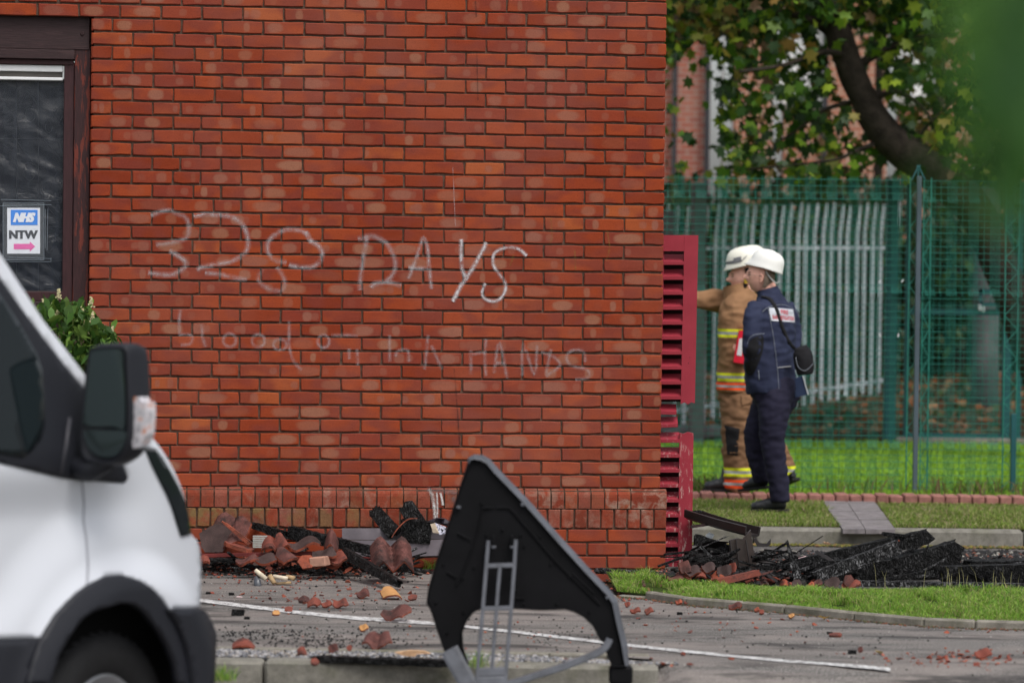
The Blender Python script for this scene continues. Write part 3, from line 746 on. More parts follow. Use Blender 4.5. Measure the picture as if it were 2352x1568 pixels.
stroke([(1043, 845), (1046, 880), (1052, 960), (1056, 1020)], .012, 'k', bld, Dd); stroke([(1040, 385), (1046, 520)], .008, .5, bld, Dd)
stroke([(1092, 2), (1094, 40)], .014, 'k', bld, Dd); stroke([(1095, 120), (1098, 230)], .01, 'k', bld, Dd)
for p, w, k in (([(985, 1122), (995, 1145), (1000, 1190)], .03, 'w'), ([(1003, 1130), (1005, 1170), (1003, 1200)], .018, 'w'), ([(980, 1124), (1025, 1128), (1050, 1132)], .045, 'soot'), ([(1012, 1130), (1018, 1160)], .02, 'w'), ([(1040, 1140), (1050, 1165)], .04, 'soot')):
    stroke(p, w, k, bld, Dd, d=PP + .004)

# window --------------------------------------------------------------
FD = -.055
def fr(x0, x1, y0, y1, d0, d1, name, mat, par=None, bev=.003):
    """board whose face is given in frame units on the recessed plane"""
    a = uz(wall_hit(x1, (y0 + y1) / 2, d1)); b = uz(wall_hit(x0, (y0 + y1) / 2, d1)); c = uz(wall_hit((x0 + x1) / 2, y0, d1)); e = uz(wall_hit((x0 + x1) / 2, y1, d1))
    return obj(name, *box_vf(a[0], b[0], d0, d1, e[1], c[1], X=U, Y=N, O=CORN, bev=bev), mat, par or bld)
win = fr(169, 206, 112, 705, -.2, FD, 'window_jamb', M['burgundy'])
fr(-260, 206, 26, 111, -.2, FD + .006, 'head_board', M['burgundy2'])
fr(-260, 172, 111, 133, -.2, FD + .016, 'drip_board', M['burgundy2'])
ws = fr(145, 168.5, 143, 700, -.18, FD - .014, 'sash_stile', M['burgundy3'])
fr(-260, 168.5, 134, 146, -.18, FD - .008, 'sash_rail', M['burgundy3']); fr(-260, 145, 668, 690, -.18, FD - .014, 'sash_rail', M['burgundy3'])
fr(-260, 203, 691, 760, -.18, FD - .004, 'window_sill', M['burgundy2'])
vent = fr(-260, 144.5, 147, 162, -.15, FD - .024, 'trickle_vent', M['white_pvc']); fr(-260, 143, 162.5, 175, -.15, FD - .045, 'vent_slot', M['grey_slot'], vent); fr(-260, 144, 175, 182, -.15, FD - .02, 'vent_lip', M['white_pvc'], vent)
bolt = wall_hit(189, 79, FD + .006); obj('bolt', *tube_vf([bolt, bolt + N * .007], [.0115, .006], 10), M['burgundy2'], bld)
gm = NT('old_window_glass', .06, .5); gm.col((.01, .012, .014)); gm.b.inputs['Alpha'].default_value = .22; gm.link(gm.ramp(gm.noise(1, 5, gm.coord('Position', (60, 60, 2))), [(.5, .16), (.75, .42)]), gm.b.inputs['Alpha'])
gm.b.inputs['Base Color'].default_value = (.045, .055, .075, 1)
fr(-258, 146, 180, 669, FD - .045, FD - .040, 'window_pane', gm.m, bev=0)
# creased black polythene behind the glass
u0, zt = uz(wall_hit(146, 182, FD - .1)); _, zb = uz(wall_hit(100, 668, FD - .1)); v = []; f = []; nx, nz_ = 60, 70
for j in range(nz_ + 1):
    for i in range(nx + 1):
        uu = u0 - .01 + 1.2 * i / nx; zz = lerp(zb, zt, j / nz_); q = noise.noise((uu * 5, zz * 9 + uu * 3, 0)); k = noise.noise((uu * 3 + zz * 4, zz * 14 - uu * 9, 5))
        v.append(W(uu, zz, FD - .10 + .012 * q + .012 * (1 - abs(k) * 3) * .6))
for j in range(nz_):
    for i in range(nx): a = j * (nx + 1) + i; f.append((a, a + 1, a + nx + 2, a + nx + 1))
pl = NT('black_polythene', .22, .6); pl.col((.008, .009, .012)); pl.bump(pl.noise(14, 5, dist=1.2), .6, .02)
obj('polythene_sheet', v, f, pl.m, bld, smooth=True)
# scrolled security grille behind the glass
mb = MB(); gd = FD - .07
for yy in (318, 458, 598): mb.tube([wall_hit(-60, yy, gd), wall_hit(146, yy + 2, gd)], .0018, 4)
for xx in (38, 88): mb.tube([wall_hit(xx, 182, gd), wall_hit(xx, 668, gd)], .0018, 4)
for cx, cy, rr in ((135, 262, 12), (112, 292, 10), (68, 394, 16), (136, 408, 11), (108, 440, 14), (136, 540, 12), (112, 566, 11), (70, 262, 14)):
    mb.tube([wall_hit(cx + rr * math.cos(t * .5) * .8, cy + rr * 1.3 * math.sin(t * .5), gd) for t in range(0, 12)], .0016, 4)
for a, b in (((28, 310), (85, 385)), ((98, 318), (140, 365)), ((60, 205), (85, 240)), ((100, 590), (140, 650)), ((98, 458), (128, 500))): mb.tube([wall_hit(*a, gd), wall_hit(*b, gd)], .0014, 4)
M['grille_line'] = simple('dull_grille_wire', (.035, .037, .04), .5, .4, .1, 8, 0)
mb.build('window_grille', M['grille_line'], bld)

# notice on the window -------------------------------------------------
def text_vf(body, size, bold=0.0, shear=0.0, width=None):
    cu = bpy.data.curves.new('t', 'FONT'); cu.body = body; cu.size = size; cu.offset = bold; cu.shear = shear; cu.align_x = 'CENTER'; cu.align_y = 'CENTER'; cu.resolution_u = 3
    o = bpy.data.objects.new('t', cu); COL.objects.link(o); dg = bpy.context.evaluated_depsgraph_get(); dg.update()
    me = bpy.data.meshes.new_from_object(o.evaluated_get(dg)); v = [x.co.copy() for x in me.vertices]; f = [tuple(p.vertices) for p in me.polygons]
    bpy.data.objects.remove(o); bpy.data.curves.remove(cu); bpy.data.meshes.remove(me)
    xs = [p.x for p in v]; ys = [p.y for p in v]; cx, cy = (min(xs) + max(xs)) / 2, (min(ys) + max(ys)) / 2; k = width / (max(xs) - min(xs)) if width else 1
    hy = size * .72 / (max(ys) - min(ys)) if width else 1
    return [((p.x - cx) * k, (p.y - cy) * hy) for p in v], f
nd = FD - .034
nt = empty('paper_notice', wall_hit(54, 583, nd), 'white notice with blue NHS logo, NTW and pink arrow taped to the dark window', 'notice')
def flatmat(name, c, rough=.6): return simple(name, c, rough, .3, .02, 8, 0)
def wrect(x0, y0, x1, y1, d, name, mat, par): 
    v = [wall_hit(x0, y0, d), wall_hit(x1, y0, d), wall_hit(x1, y1, d), wall_hit(x0, y1, d)]; b = [p - N * .0012 for p in v]
    return obj(name, v + b, [(3, 2, 1, 0), (4, 5, 6, 7), (0, 1, 5, 4), (1, 2, 6, 5), (2, 3, 7, 6), (3, 0, 4, 7)], mat, par)
card = wrect(16.5, 477.5, 92, 582.6, nd, 'card', flatmat('white_card', (.72, .74, .8)), nt)
wrect(24.7, 482, 86.4, 517, nd + .0015, 'logo_panel', flatmat('nhs_blue', (.0, .20, .72)), nt)
def wtext(body, cx, cy, wpx, hpx, d, name, mat, bold, shear=0):
    s = hpx / .72; v2, f = text_vf(body, s, bold * s, shear, wpx)
    V_, F_ = [], []
    for k, dx in enumerate((-bold * s * .8, 0, bold * s * .8)):
        b = len(V_); V_ += [wall_hit(cx + x * .96 + dx, cy - y, d + k * .0001) for x, y in v2]; F_ += [tuple(i + b for i in q) for q in f]
    return obj(name, V_, F_, mat, nt)
wtext('NHS', 55.5, 499.5, 52, 22, nd + .0028, 'logo_letters', flatmat('white_print', (.75, .78, .85)), .045, .35)
wtext('NTW', 54, 538.8, 68, 19.5, nd + .0015, 'letters', flatmat('black_print', (.012, .012, .02)), .035)
ar = [(31.6, 560), (68.5, 560), (68.5, 554.8), (80.7, 566), (68.5, 577.8), (68.5, 572.4), (31.6, 572.4)]
obj('arrow', [wall_hit(*p, nd + .0015) for p in ar], [(0, 1, 2, 4, 5, 6), (2, 3, 4)], flatmat('pink_print', (.72, .09, .36)), nt)
slv = NT('clear_plastic_sleeve', .15, .6); slv.col((.5, .55, .6)); slv.b.inputs['Alpha'].default_value = .07
wrect(7, 466.5, 101, 597, nd + .005, 'plastic_sleeve', slv.m, nt)
mb = MB()
for a, b, c, d_ in ((7, 466.5, 101, 466.5), (7, 597, 101, 597), (101, 466.5, 101, 597), (7, 466.5, 7, 597), (2, 458, 118, 461), (0, 473, 118, 470), (104, 480, 104, 570), (110, 480, 108, 575), (20, 591, 118, 594), (20, 601, 117, 601), (117, 592, 117, 601)): mb.tube([wall_hit(a, b, nd + .006), wall_hit(c, d_, nd + .006)], .0011, 4)
mb.build('tape_edge', simple('tape_edge', (.22, .26, .3), .4, .4, .1, 8, 0), nt)

# ================================================================== LOUVRED SHUTTER at the corner
LY = 18.42
lv = empty('louvred_shutter', on(1560, 1310, 0), 'broken crimson louvred timber screen with missing middle stile beside the brick corner', 'shutter')
def fq(poly, Y, th, name, mat, par, bev=True, **kw):
    """a board whose front outline is given in frame units at depth Y"""
    v = [at(x, y, Y) for x, y in poly]; b = [p + Vector((0, th, 0)) for p in v]; n = len(v)
    return obj(name, v + b, [tuple(range(n - 1, -1, -1)), tuple(range(n, 2 * n))] + [(i, (i + 1) % n, n + (i + 1) % n, n + i) for i in range(n)], mat, par, **kw)
fq([(1480, 540), (1571.5, 540), (1571, 577), (1480, 577)], LY - .005, .045, 'top_rail', M['red_paint'], lv)
up_edge = [(1596, 926), (1588, 923), (1580, 928), (1572, 924), (1563.5, 927)]
fq([(1572, 540), (1604, 540.5)] + up_edge, LY, .04, 'stile', M['red_paint'], lv)
fq([(1561, 994), (1570, 996), (1580, 992), (1593, 995), (1589, 1308), (1557, 1309)], LY, .04, 'stile', M['red_paint'], lv)
fq([(1519, 540), (1526.5, 540), (1519, 926), (1511, 926)], LY + .012, .03, 'inner_stile', M['red_paint'], lv)
fq([(1480, 1285), (1560, 1285), (1556.5, 1309), (1480, 1309)], LY + .002, .04, 'bottom_rail', M['red_paint'], lv)
def slat(i, y, xr, tilt=0.0):
    xl = 1478; T = .03
    p = [(LY + .075, y + 2), (LY + .008, y + 18), (LY - .002, y + 19), (LY - .002, y + 26), (LY + .008, y + 26.5), (LY + .075, y + 10)]
    v = [at(xl, yy, Y) for Y, yy in p]; v2 = [at(xr + (1 if k in (2, 3) else 0), yy + tilt, Y) for k, (Y, yy) in enumerate(p)]
    for k, q in enumerate(v2):      # the slat ends keep the same world x
        q.x = v2[2].x; v[k].x = v[2].x
    n = len(p); vv = v + v2
    obj('slat', vv, [tuple(range(n)), tuple(range(2 * n - 1, n - 1, -1))] + [(k, n + k, n + (k + 1) % n, (k + 1) % n) for k in range(n)], M['red_paint'], lv)
y = 582
for i in range(10): slat(i, y, lerp(1571, 1564, i / 10)); y += 34.3
slat(10, 924, 1553, 2); slat(11, 957, 1556, -3)
y = 990
for i in range(9): slat(i, y, lerp(1561, 1558, i / 9)); y += 34.2
# added dark panels, painting the shade in the gaps between the slats
M['gap_shade'] = simple('painted_gap_shade', (.022, .007, .008), .8, .2, .3, 8, .2)
fq([(1480, 577), (1571, 577), (1564, 922), (1480, 922)], LY + .10, .02, 'gap_shade_panel', M['gap_shade'], lv)
fq([(1480, 1034), (1561, 1034), (1557, 1300), (1480, 1300)], LY + .10, .02, 'gap_shade_panel', M['gap_shade'], lv)

# ================================================================== FENCES
def wire_panel(name, x0, x1, Y, z0, z1, mat, parent, clusters=True, hp=.05, vp=.05, r=.0024, dz=None):
    """bent welded wire panel: clusters of vertical wires, horizontals at hp"""
    mb = MB()
    folds = [(z1 - .17, .05), (z0 + (z1 - z0) * .63, .05), (z0 + .33, .05)]
    def off(z):
        d = 0
        for c, a in folds: d += a * max(0, 1 - abs(z - c) / .05)
        return -d
    zs = sorted(set([z0, z1] + [c + k for c, _ in folds for k in (-.05, 0, .05)]))
    offs = ([0.0] + [.05 + .0118 * k for k in range(7)]) if clusters else [0.0]
    per = .167 if clusters else vp; x = x0
    while x < x1:
        for o_ in offs:
            if x + o_ < x1:
                pts = [Vector((x + o_, Y + off(z), z)) for z in zs]
                mb.add(tube_vf(pts, r * .8, 3, False, axis=Vector((1, 0, 0))))
        x += per
    z = z0 + .02
    while z <= z1: mb.add(tube_vf([Vector((x0, Y + off(z) - .004, z)), Vector((x1, Y + off(z) - .004, z))], r, 4, False)); z += hp
    return mb.build(name, mat, parent, kind='stuff')
FY = 24.75
fx = lambda px, Y: at(px, 700, Y).x
mf = empty('mesh_fence', Vector((2.6, FY, 0)), 'green welded wire mesh fence with blue-grey post behind the two men', 'fence')
FT = 1.66 + (628 - 402) / (FPX / FY)
xs_ = [fx(1380, FY), fx(2080, FY), fx(2420, FY)]
wire_panel('mesh_panel', xs_[0], xs_[1], FY, .02, FT, M['green_mesh'], mf)
wire_panel('mesh_panel', fx(2108, FY) - .0, xs_[2] + 1.2, FY, .02, FT - .02, M['green_mesh'], mf)
px_ = fx(2106, FY)
obj('post', *box_vf(px_ - .018, px_ + .018, FY - .06, FY - .02, 0, FT + .01, bev=.003), M['grey_post'], mf)
mb = MB()
for q in (-.045, .0, .055): mb.tube([Vector((px_ - .012 + q, FY - .04, FT - .02)), Vector((px_ - .008, FY - .04, FT + .085))], .007, 5)
mb.tube([Vector((px_ - .02, FY - .04, FT + .08)), Vector((px_ + .006, FY - .04, FT + .08))], .011, 6)
mb.build('post_finial', M['teal_post'], mf)
def lattice(xc, w, name='lattice_column'):
    mb = MB()
    for s in (-1, 1): mb.tube([Vector((xc + s * w, FY - .02, 0)), Vector((xc + s * w, FY - .02, FT))], .005, 5)
    z = .05; k = 1
    while z < FT - .1: mb.tube([Vector((xc - k * w, FY - .02, z)), Vector((xc + k * w, FY - .02, z + .11))], .0032, 4); z += .11; k = -k
    mb.build(name, M['green_mesh'], mf)
lattice(fx(2098, FY), .04); lattice(fx(2126, FY), .028); lattice(fx(2322, FY), .05)
obj('post', *box_vf(fx(2331, FY) - .02, fx(2331, FY) + .02, FY - .05, FY - .01, 0, .62, bev=.003), M['teal_post'], mf)
for (px, py, a) in ((2021, 646, .6), (2073, 645, .6), (2021, 770, -.4), (2063, 770, .05)):
    c = at(px, py, FY - .03); d = Vector((math.sin(a), 0, math.cos(a))) * .013
    obj('cable_tie', *tube_vf([c - d, c + d], .005, 5), M['white_pvc'], mf)
# gate and its posts behind
GY = 32.2
gt = empty('steel_gate', Vector((fx(2200, GY), GY, 0)), 'teal steel gate in a mesh fence on the far side of the lawn', 'gate')
GTz = 1.66 + (632 - 410) / (FPX / GY)
def gpost(x0, x1, Y=GY, zt=None):
    a, b = fx(x0, Y), fx(x1, Y); obj('gate_post', *box_vf(a, b, Y, Y + (b - a), -.05, zt or GTz, bev=.006), M['teal_post'], gt)
gpost(2035, 2061); gpost(2079, 2090); gpost(2305, 2325, zt=GTz + .02); gpost(2337, 2349)
for za, zb_ in ((1.66 - (721 - 633) / 230.9, 1.66 - (707 - 633) / 230.9), (GTz - .06, GTz - .01), (.05, .10)): obj('gate_rail', *box_vf(fx(2090, GY), fx(2305, GY), GY + .01, GY + .05, za, zb_), M['teal_post'], gt)

mb = MB()
for a, b, c, d_ in ((2248, 2296, 664, 676), (2248, 2296, 695, 703), (2248, 2256, 664, 712), (2288, 2296, 664, 712)):
    p0, p1 = at(a, d_, GY - .03), at(b, c, GY - .03); mb.box(p0.x, p1.x, GY - .05, GY - .01, p0.z, p1.z)
mb.build('lock_box', M['teal_post'], gt)
for c in ((2250, 706), (2258, 709)): p = at(*c, GY - .04); obj('padlock', *box_vf(p.x - .012, p.x + .012, p.y - .02, p.y, p.z - .03, p.z + .03, bev=.004), M['galv'], gt)
wire_panel('mesh_panel', fx(2090, GY), fx(2305, GY), GY + .03, .08, GTz - .02, M['green_mesh'], gt, clusters=False, r=.0026)
wire_panel('mesh_panel', fx(1560, GY) , fx(2036, GY), GY + .05, .04, GTz - .03, M['green_mesh'], gt, clusters=False, r=.0026)
obj('kerb_line', *box_vf(fx(2060, GY), fx(2420, GY), GY - .12, GY - .02, -.05, .06, bev=.01), M['concrete'], gt)
# palisade fence
pf = empty('palisade_fence', Vector((2.6, 34, 0)), 'grey galvanised palisade fence behind the green mesh, running away to the right', 'fence')
A0, A1 = Vector((1.45, 32.9, 0)), Vector((4.45, 37.6, 0)); dv = (A1 - A0); Lp = dv.length; dv.normalize(); nv = Vector((dv.y, -dv.x, 0))
def ph(t): return gz(lerp(32.9, 37.6, t)), lerp(1.66 + (627 - 472) / (FPX / 32.9), 1.66 + (630 - 462) / (FPX / 37.6), t)
k = int(Lp / .2)
for i in range(k + 1):
    t = i / k; b, tp = ph(t); c = A0 + dv * Lp * t; w = .043; tp += R.uniform(-.02, .02); ln = R.uniform(-.006, .006)
    prof = [(b - .1, 0, w), (tp - .34, 0, w), (tp - .22, .012, w), (tp - .08, .03, w * .9), (tp, .04, w * .3)]
    v = []; f = []
    for z, o_, ww in prof:
        cc = c + nv * (o_ - .0); cc.z = z; cc.x += ln * z
        v += [cc - dv * ww, cc - nv * .018, cc + dv * ww, cc + nv * .006]
    for j in range(len(prof) - 1):
        for q in range(4): f.append((j * 4 + q, j * 4 + (q + 1) % 4, j * 4 + 4 + (q + 1) % 4, j * 4 + 4 + q))
    obj('pale', v, f, M['galv'], pf)
for ya, yb in ((572, 566), (955, 868)):
    p0, p1 = A0 - nv * .04, A1 - nv * .04; p0.z = 1.66 - (ya - 627) / (FPX / 32.9); p1.z = 1.66 - (yb - 631) / (FPX / 37.6)
    obj('rail', *tube_vf([p0 - dv * .3, p1], .026, 4), M['galv'], pf)
c = at(1608, 700, 31.6); tl = at(1590, 421, 31.6); tr = at(1625, 421, 31.6)
o = obj('timber_post', *box_vf(tl.x, tr.x, 31.6, 31.6 + (tr.x - tl.x), -.1, tl.z, bev=.012), M['post_wood'], loc=(c.x, 31.6, 0)); tag(o, 'thick weathered grey-brown gate post standing in front of the palisade fence', 'post')
c = at(1548, 700, 32.0); tl = at(1520, 484, 32); tr = at(1554, 484, 32)
o = obj('concrete_post', *box_vf(tl.x, tr.x, 32.0, 32.12, -.1, tl.z, bev=.012), M['post_wood'], loc=(c.x, 32, 0)); tag(o, 'wide grey post just right of the brick corner behind the mesh fence', 'post')
# debris under palisade
for px, py, w in ((1600, 985, .3), (1570, 975, .2), (1640, 995, .25)):
    c = at(px, py, 31.8); o = obj('log', *tube_vf([Vector((c.x - w, 31.8, .06)), Vector((c.x, 31.9, .10)), Vector((c.x + w, 32.0, .08))], [.06, .08, .05], 7), M['post_wood']); tag(o, {1600: 'dark log lying at the foot of the thick gate post', 1570: 'dark log lying beside the brick corner on the far lawn edge', 1640: 'dark log lying at the foot of the palisade pales'}[px], 'log', 'logs by the palisade fence')

# ================================================================== FAR BUILDING
def farbrick(name, c1, c2, mort):
    n = NT(name, .9, .2); b = n.node('TexBrick'); b.inputs['Scale'].default_value = 1.0; b.inputs['Brick Width'].default_value = .225; b.inputs['Row Height'].default_value = .078; b.inputs['Mortar Size'].default_value = .012
    b.inputs['Color1'].default_value = (*c1, 1); b.inputs['Color2'].default_value = (*c2, 1); b.inputs['Mortar'].default_value = (*mort, 1); b.inputs['Bias'].default_value = -.1
    sw = n.node('SeparateXYZ'); cb = n.node('CombineXYZ'); n.link(n.node('NewGeometry').outputs['Position'], sw.inputs[0]); n.link(sw.outputs[0], cb.inputs[0]); n.link(sw.outputs[2], cb.inputs[1])
    n.link(cb.outputs[0], b.inputs['Vector']); n.col(n.mix(n.ramp(n.noise(.6, 4), [(.4, 0.0), (.7, .3)]), b.outputs['Color'], mort)); n.bump(n.math('SUBTRACT', 1.0, b.outputs['Fac']), .6, .01); return n.m
M['fb1'] = farbrick('far_red_brick', (.42, .095, .055), (.30, .06, .045), (.36, .27, .22)); M['fb2'] = farbrick('far_pink_brick', (.42, .16, .095), (.36, .12, .075), (.42, .33, .26))
M['cream'] = simple('cream_render', (.48, .45, .38), .9, .2, .12, 2, .2); M['dkpipe'] = simple('black_downpipe', (.03, .03, .035), .5, .4, .2, 3, 0)
BY = 47.0
fb = empty('red_brick_house', Vector((fx(1900, BY), BY, gz(BY))), 'far brick house with black downpipes, cream pilaster and white windows behind the trees', 'house')
def wallp(x0, x1, y0, y1, Y, th, name, mat, par=None):
    a, b = at(x0, y1, Y), at(x1, y0, Y); return obj(name, *box_vf(a.x, b.x, Y, Y + th, a.z, b.z), mat, par or fb)
zb = 1200
wallp(1380, 1644, -700, zb, BY - .6, .6, 'wall', M['fb1']); 
wallp(1648, 1674, -700, zb, BY - .75, .3, 'pilaster', M['cream'])
# right wall with two window openings
def wall_with(x0, x1, y0, y1, wins):
    xs = sorted({x0, x1, *[w[0] for w in wins], *[w[1] for w in wins]}); mb = MB()
    for a, b in zip(xs, xs[1:]):
        cut = [(w[2], w[3]) for w in wins if w[0] <= a and w[1] >= b]; y = y0
        for c0, c1 in sorted(cut):
            p, q = at(a, c0, BY), at(b, y, BY); mb.box(p.x, q.x, BY, BY + .4, p.z, q.z); y = c1
        p, q = at(a, y1, BY), at(b, y, BY); mb.box(p.x, q.x, BY, BY + .4, p.z, q.z)
    mb.build('wall', M['fb2'], fb)
wins = [(1788, 1888, 60, 240), (2052, 2140, 60, 232), (2250, 2330, 60, 235)]
wall_with(1674, 2700, -700, zb, wins)
M['bright'] = simple('white_window_blind', (.8, .8, .8), .6, .3, .02, 2, 0)
for x0, x1, y0, y1 in wins:
    w_ = wallp(x0, x1, y0, y1, BY + .12, .04, 'window', M['white_pvc']); wallp(x0 + 4, (x0 + x1) / 2 - 3, y0 + 5, y1 - 6, BY + .105, .01, 'pane', M['bright'], w_); wallp((x0 + x1) / 2 + 3, x1 - 4, y0 + 5, y1 - 6, BY + .105, .01, 'pane', M['bright'], w_)
    wallp(x0 - 5, x1 + 5, y1, y1 + 9, BY - .08, .2, 'sill', M['concrete'])
for x in (1552, 1627, 1897): wallp(x - 5, x + 5, -700, zb - 300, BY - .78 if x < 1700 else BY - .12, .09, 'downpipe', M['dkpipe'])

# ================================================================== TREES
def leaf_cloud(name, mat, n, pos, size, cols, parent=None, shape='maple', facing=None, **kw):
    if shape == 'maple':
        T = [(0, -.5), (.28, -.28), (.62, -.3), (.42, .02), (.6, .42), (.22, .3), (0, .75), (-.22, .3), (-.6, .42), (-.42, .02), (-.62, -.3), (-.28, -.28)]
    elif shape == 'oval': T = [(0, -.5), (.22, -.2), (.25, .1), (0, .6), (-.25, .1), (-.22, -.2)]
    else: T = [(0, -.5), (.3, 0), (0, .5), (-.3, 0)]
    m = len(T); V = np.zeros((n * m, 3)); C = np.ones((n * m, 4)); F = []; i = 0
    while i < n:
        p = pos()
        if p is None: continue
        s = size * R.uniform(.5, 1.25)
        q = Quaternion((0, 0, 1), R.uniform(0, 6.28)) @ Quaternion((1, 0, 0), R.gauss(1.2, .55)) @ Quaternion((0, 0, 1), PI + R.gauss(0, .5))
        fold = R.uniform(-.25, .25)
        for k, (x, y) in enumerate(T):
            w = q @ Vector((x * s, y * s, fold * abs(x) * s - .1 * y * y * s)); V[i * m + k] = (p[0] + w.x, p[1] + w.y, p[2] + w.z)
        c = p[3] if len(p) > 3 else R.choice(cols); g = R.uniform(.65, 1.35); C[i * m:i * m + m, :3] = [c[0] * g, c[1] * g, c[2] * g]
        F.append(tuple(i * m + k for k in range(m))); i += 1
    o = obj(name, V.tolist(), F, mat, parent, **({} if parent is not None else {'loc': (0, 0, 0)}), **kw)
    set_attr(o.data, 'lc', C); return o
tr = empty('maple_tree', Vector((at(2300, 900, 29.6).x, 29.6, 0)), 'leaning maple tree with thick dark trunk and green yellowing leaves over the fence', 'tree')
TY = 29.5
tp = [(2420, 980, 36), (2330, 700, 40), (2250, 500, 44), (2170, 415, 44), (2095, 362, 42), (2030, 305, 38), (1985, 230, 33), (1950, 150, 31), (1925, 70, 31), (1900, -20, 30), (1870, -140, 28)]
tc = catmull([(a, b, c) for a, b, c in tp], 5, False)
v, f = tube_vf([at(a, b, TY - .0) + Vector((0, 0, 0)) for a, b, c in tc], [c / (FPX / TY) * (1 + .06 * noise.noise((a * .03, 0, 0))) for a, b, c in tc], 14)
v = [p + (Vector((noise.noise(p * 6), noise.noise(p * 6 + Vector((9, 0, 0))), noise.noise(p * 6 + Vector((0, 9, 0))))) * .012) for p in v]
obj('trunk', v, f, M['bark'], tr, smooth=True)
BR = [[(1925, 90, 14), (1870, 50, 11), (1800, 30, 8), (1700, 25, 6), (1560, 38, 4)], [(1960, 160, 12), (2020, 120, 9), (2100, 90, 7), (2200, 80, 5)], [(1945, 130, 10), (1890, 120, 7), (1800, 150, 5), (1700, 165, 4)],
      [(1990, 240, 9), (2060, 210, 6), (2130, 260, 4), (2150, 330, 3)], [(1900, 0, 14), (1880, -60, 12), (2000, -140, 8)], [(1985, 230, 7), (1900, 250, 5), (1830, 300, 3), (1780, 330, 2)], [(2100, 380, 8), (2120, 300, 4), (2230, 200, 4)], [(2030, 320, 7), (1960, 350, 5), (1900, 370, 3), (1700, 390, 2)]]
for b_ in BR:
    c_ = catmull(b_, 4, False); n_ = len(c_); dy = R.uniform(-1.2, .6)
    obj('branch', *tube_vf([at(a, b, TY + dy * i / n_) for i, (a, b, r_) in enumerate(c_)], [r_ / (FPX / TY) for a, b, r_ in c_], 6), M['bark'], tr, smooth=True)
LG = [(.03, .08, .010), (.06, .14, .012), (.02, .055, .010), (.12, .21, .015), (.20, .27, .02), (.015, .04, .01), (.02, .05, .012)]
LY_ = [(.16, .13, .02), (.2, .12, .03), (.14, .15, .02), (.12, .07, .03)]
def dens(px, py):
    if py < 70: d = 1
    elif px < 1650: d = .9 if py < 120 + 30 * math.sin(px * .05) else .06
    elif px < 1760: d = .62 if py < 400 else .2
    elif px < 1925: d = .8 if py < 140 else .55
    else: d = .8 if py < 200 or px > 2140 else .42
    if 1690 < px < 1960 and 280 < py < 400: d *= .75
    return d
def crown_pos():
    px, py = R.uniform(1480, 2420), R.uniform(-260, 420); d = dens(px, max(0, py))
    c = noise.noise((px * .016, py * .020, 3)) + .5 * noise.noise((px * .05, py * .06, 8))
    if R.random() > d * (1 if c > -.12 - (.6 if d > .8 else 0) else .22): return None
    if 1850 < px < 2180 and py > 60 and abs(px - float(np.interp(py, [0, 70, 150, 230, 305, 362, 415], [1905, 1925, 1950, 1985, 2030, 2095, 2170]))) < 52 and R.random() < .93: return None
    p = at(px, py, TY + R.uniform(-.7, 3.6))
    warm = noise.noise((px * .012, py * .012, 31)) + (.35 if py < 110 and px < 1830 else 0)
    return (p.x, p.y, p.z, R.choice(LY_) if R.random() < max(.04, warm * .9) else R.choice(LG))
leaf_cloud('crown', M['leaf'], 13500, crown_pos, .10, LG, tr, kind='stuff')
def shrub(name, px, py, Y, w, h, n, size, cols, label, cat='shrub', group=None, shape='oval', d=.9):
    b = Vector((at(px, 700, Y).x, Y, gz(Y))); e = empty(name, b, label, cat, group)
    top = at(px, py, Y).z; H = top - b.z; Wd = w / (FPX / Y)
    stems = MB()
    for k in range(4): a = R.uniform(-.5, .5); stems.tube([b + Vector((a * .2, 0, -.1)), b + Vector((a * Wd * .5, 0, H * .5)), b + Vector((a * Wd, .1, H * .85))], [.035, .025, .012], 5)
    stems.build('stem', M['bark'], e)
    sx = R.uniform(0, 50)
    def pos():
        u, vv, ww = R.gauss(0, .42), R.uniform(.0, 1), R.gauss(0, .5)
        if abs(u) > 1: return None
        edge = 1 - .35 * abs(u) + .2 * noise.noise((u * 3 + sx, 0, 0))
        if vv > edge or noise.noise((u * 4 + sx, vv * 5, ww)) < -.18: return None
        return (b.x + u * Wd, b.y + ww * d, b.z + vv * H)
    leaf_cloud('leaves', M['leaf'], n, pos, size, cols, e, shape, kind='stuff'); return e
DG = [(.02, .045, .01), (.03, .065, .014), (.015, .035, .01), (.045, .08, .014)]
SH = [(1555, 395, 38, 60, 'low green shrub by the brick corner behind the mesh fence'), (1690, 400, 40, 130, 'dark shrub growing below the cream pilaster behind the palisade fence'), (1800, 420, 39, 130, 'dark green shrub behind the two helmets'), (1900, 400, 41, 130, 'dark shrub right of the helmets behind the palisade fence'),
      (1990, 420, 39, 120, 'dark shrub just left of the teal gate post'), (2100, 430, 42, 130, 'dark shrub seen between the two gate posts'), (2200, 440, 40, 120, 'dark shrub seen through the gate mesh'), (2330, 420, 41, 130, 'dark shrub beyond the right end of the gate')]
for px, py, Y, w, lab in SH: shrub('shrub', px, py, Y, w, 0, 900, .17, DG, lab, group='shrubs behind the palisade fence', shape='oval')
def brush_pos():
    x = R.uniform(.8, 7.5); y = R.uniform(40, 46); z = R.uniform(.3, 2.9)
    if noise.noise((x * 1.2, z * 1.2, 4)) < -.25: return None
    return (x, y, z)
leaf_cloud('undergrowth', M['leaf'], 6000, brush_pos, .24, [(.012, .026, .008), (.02, .04, .01), (.03, .03, .015)], shape='oval', kind='stuff')
def litter_pos():
    x = R.uniform(1.5, 7.0); y = R.uniform(32.8, 40); return (x, y, gz(y) + .03)
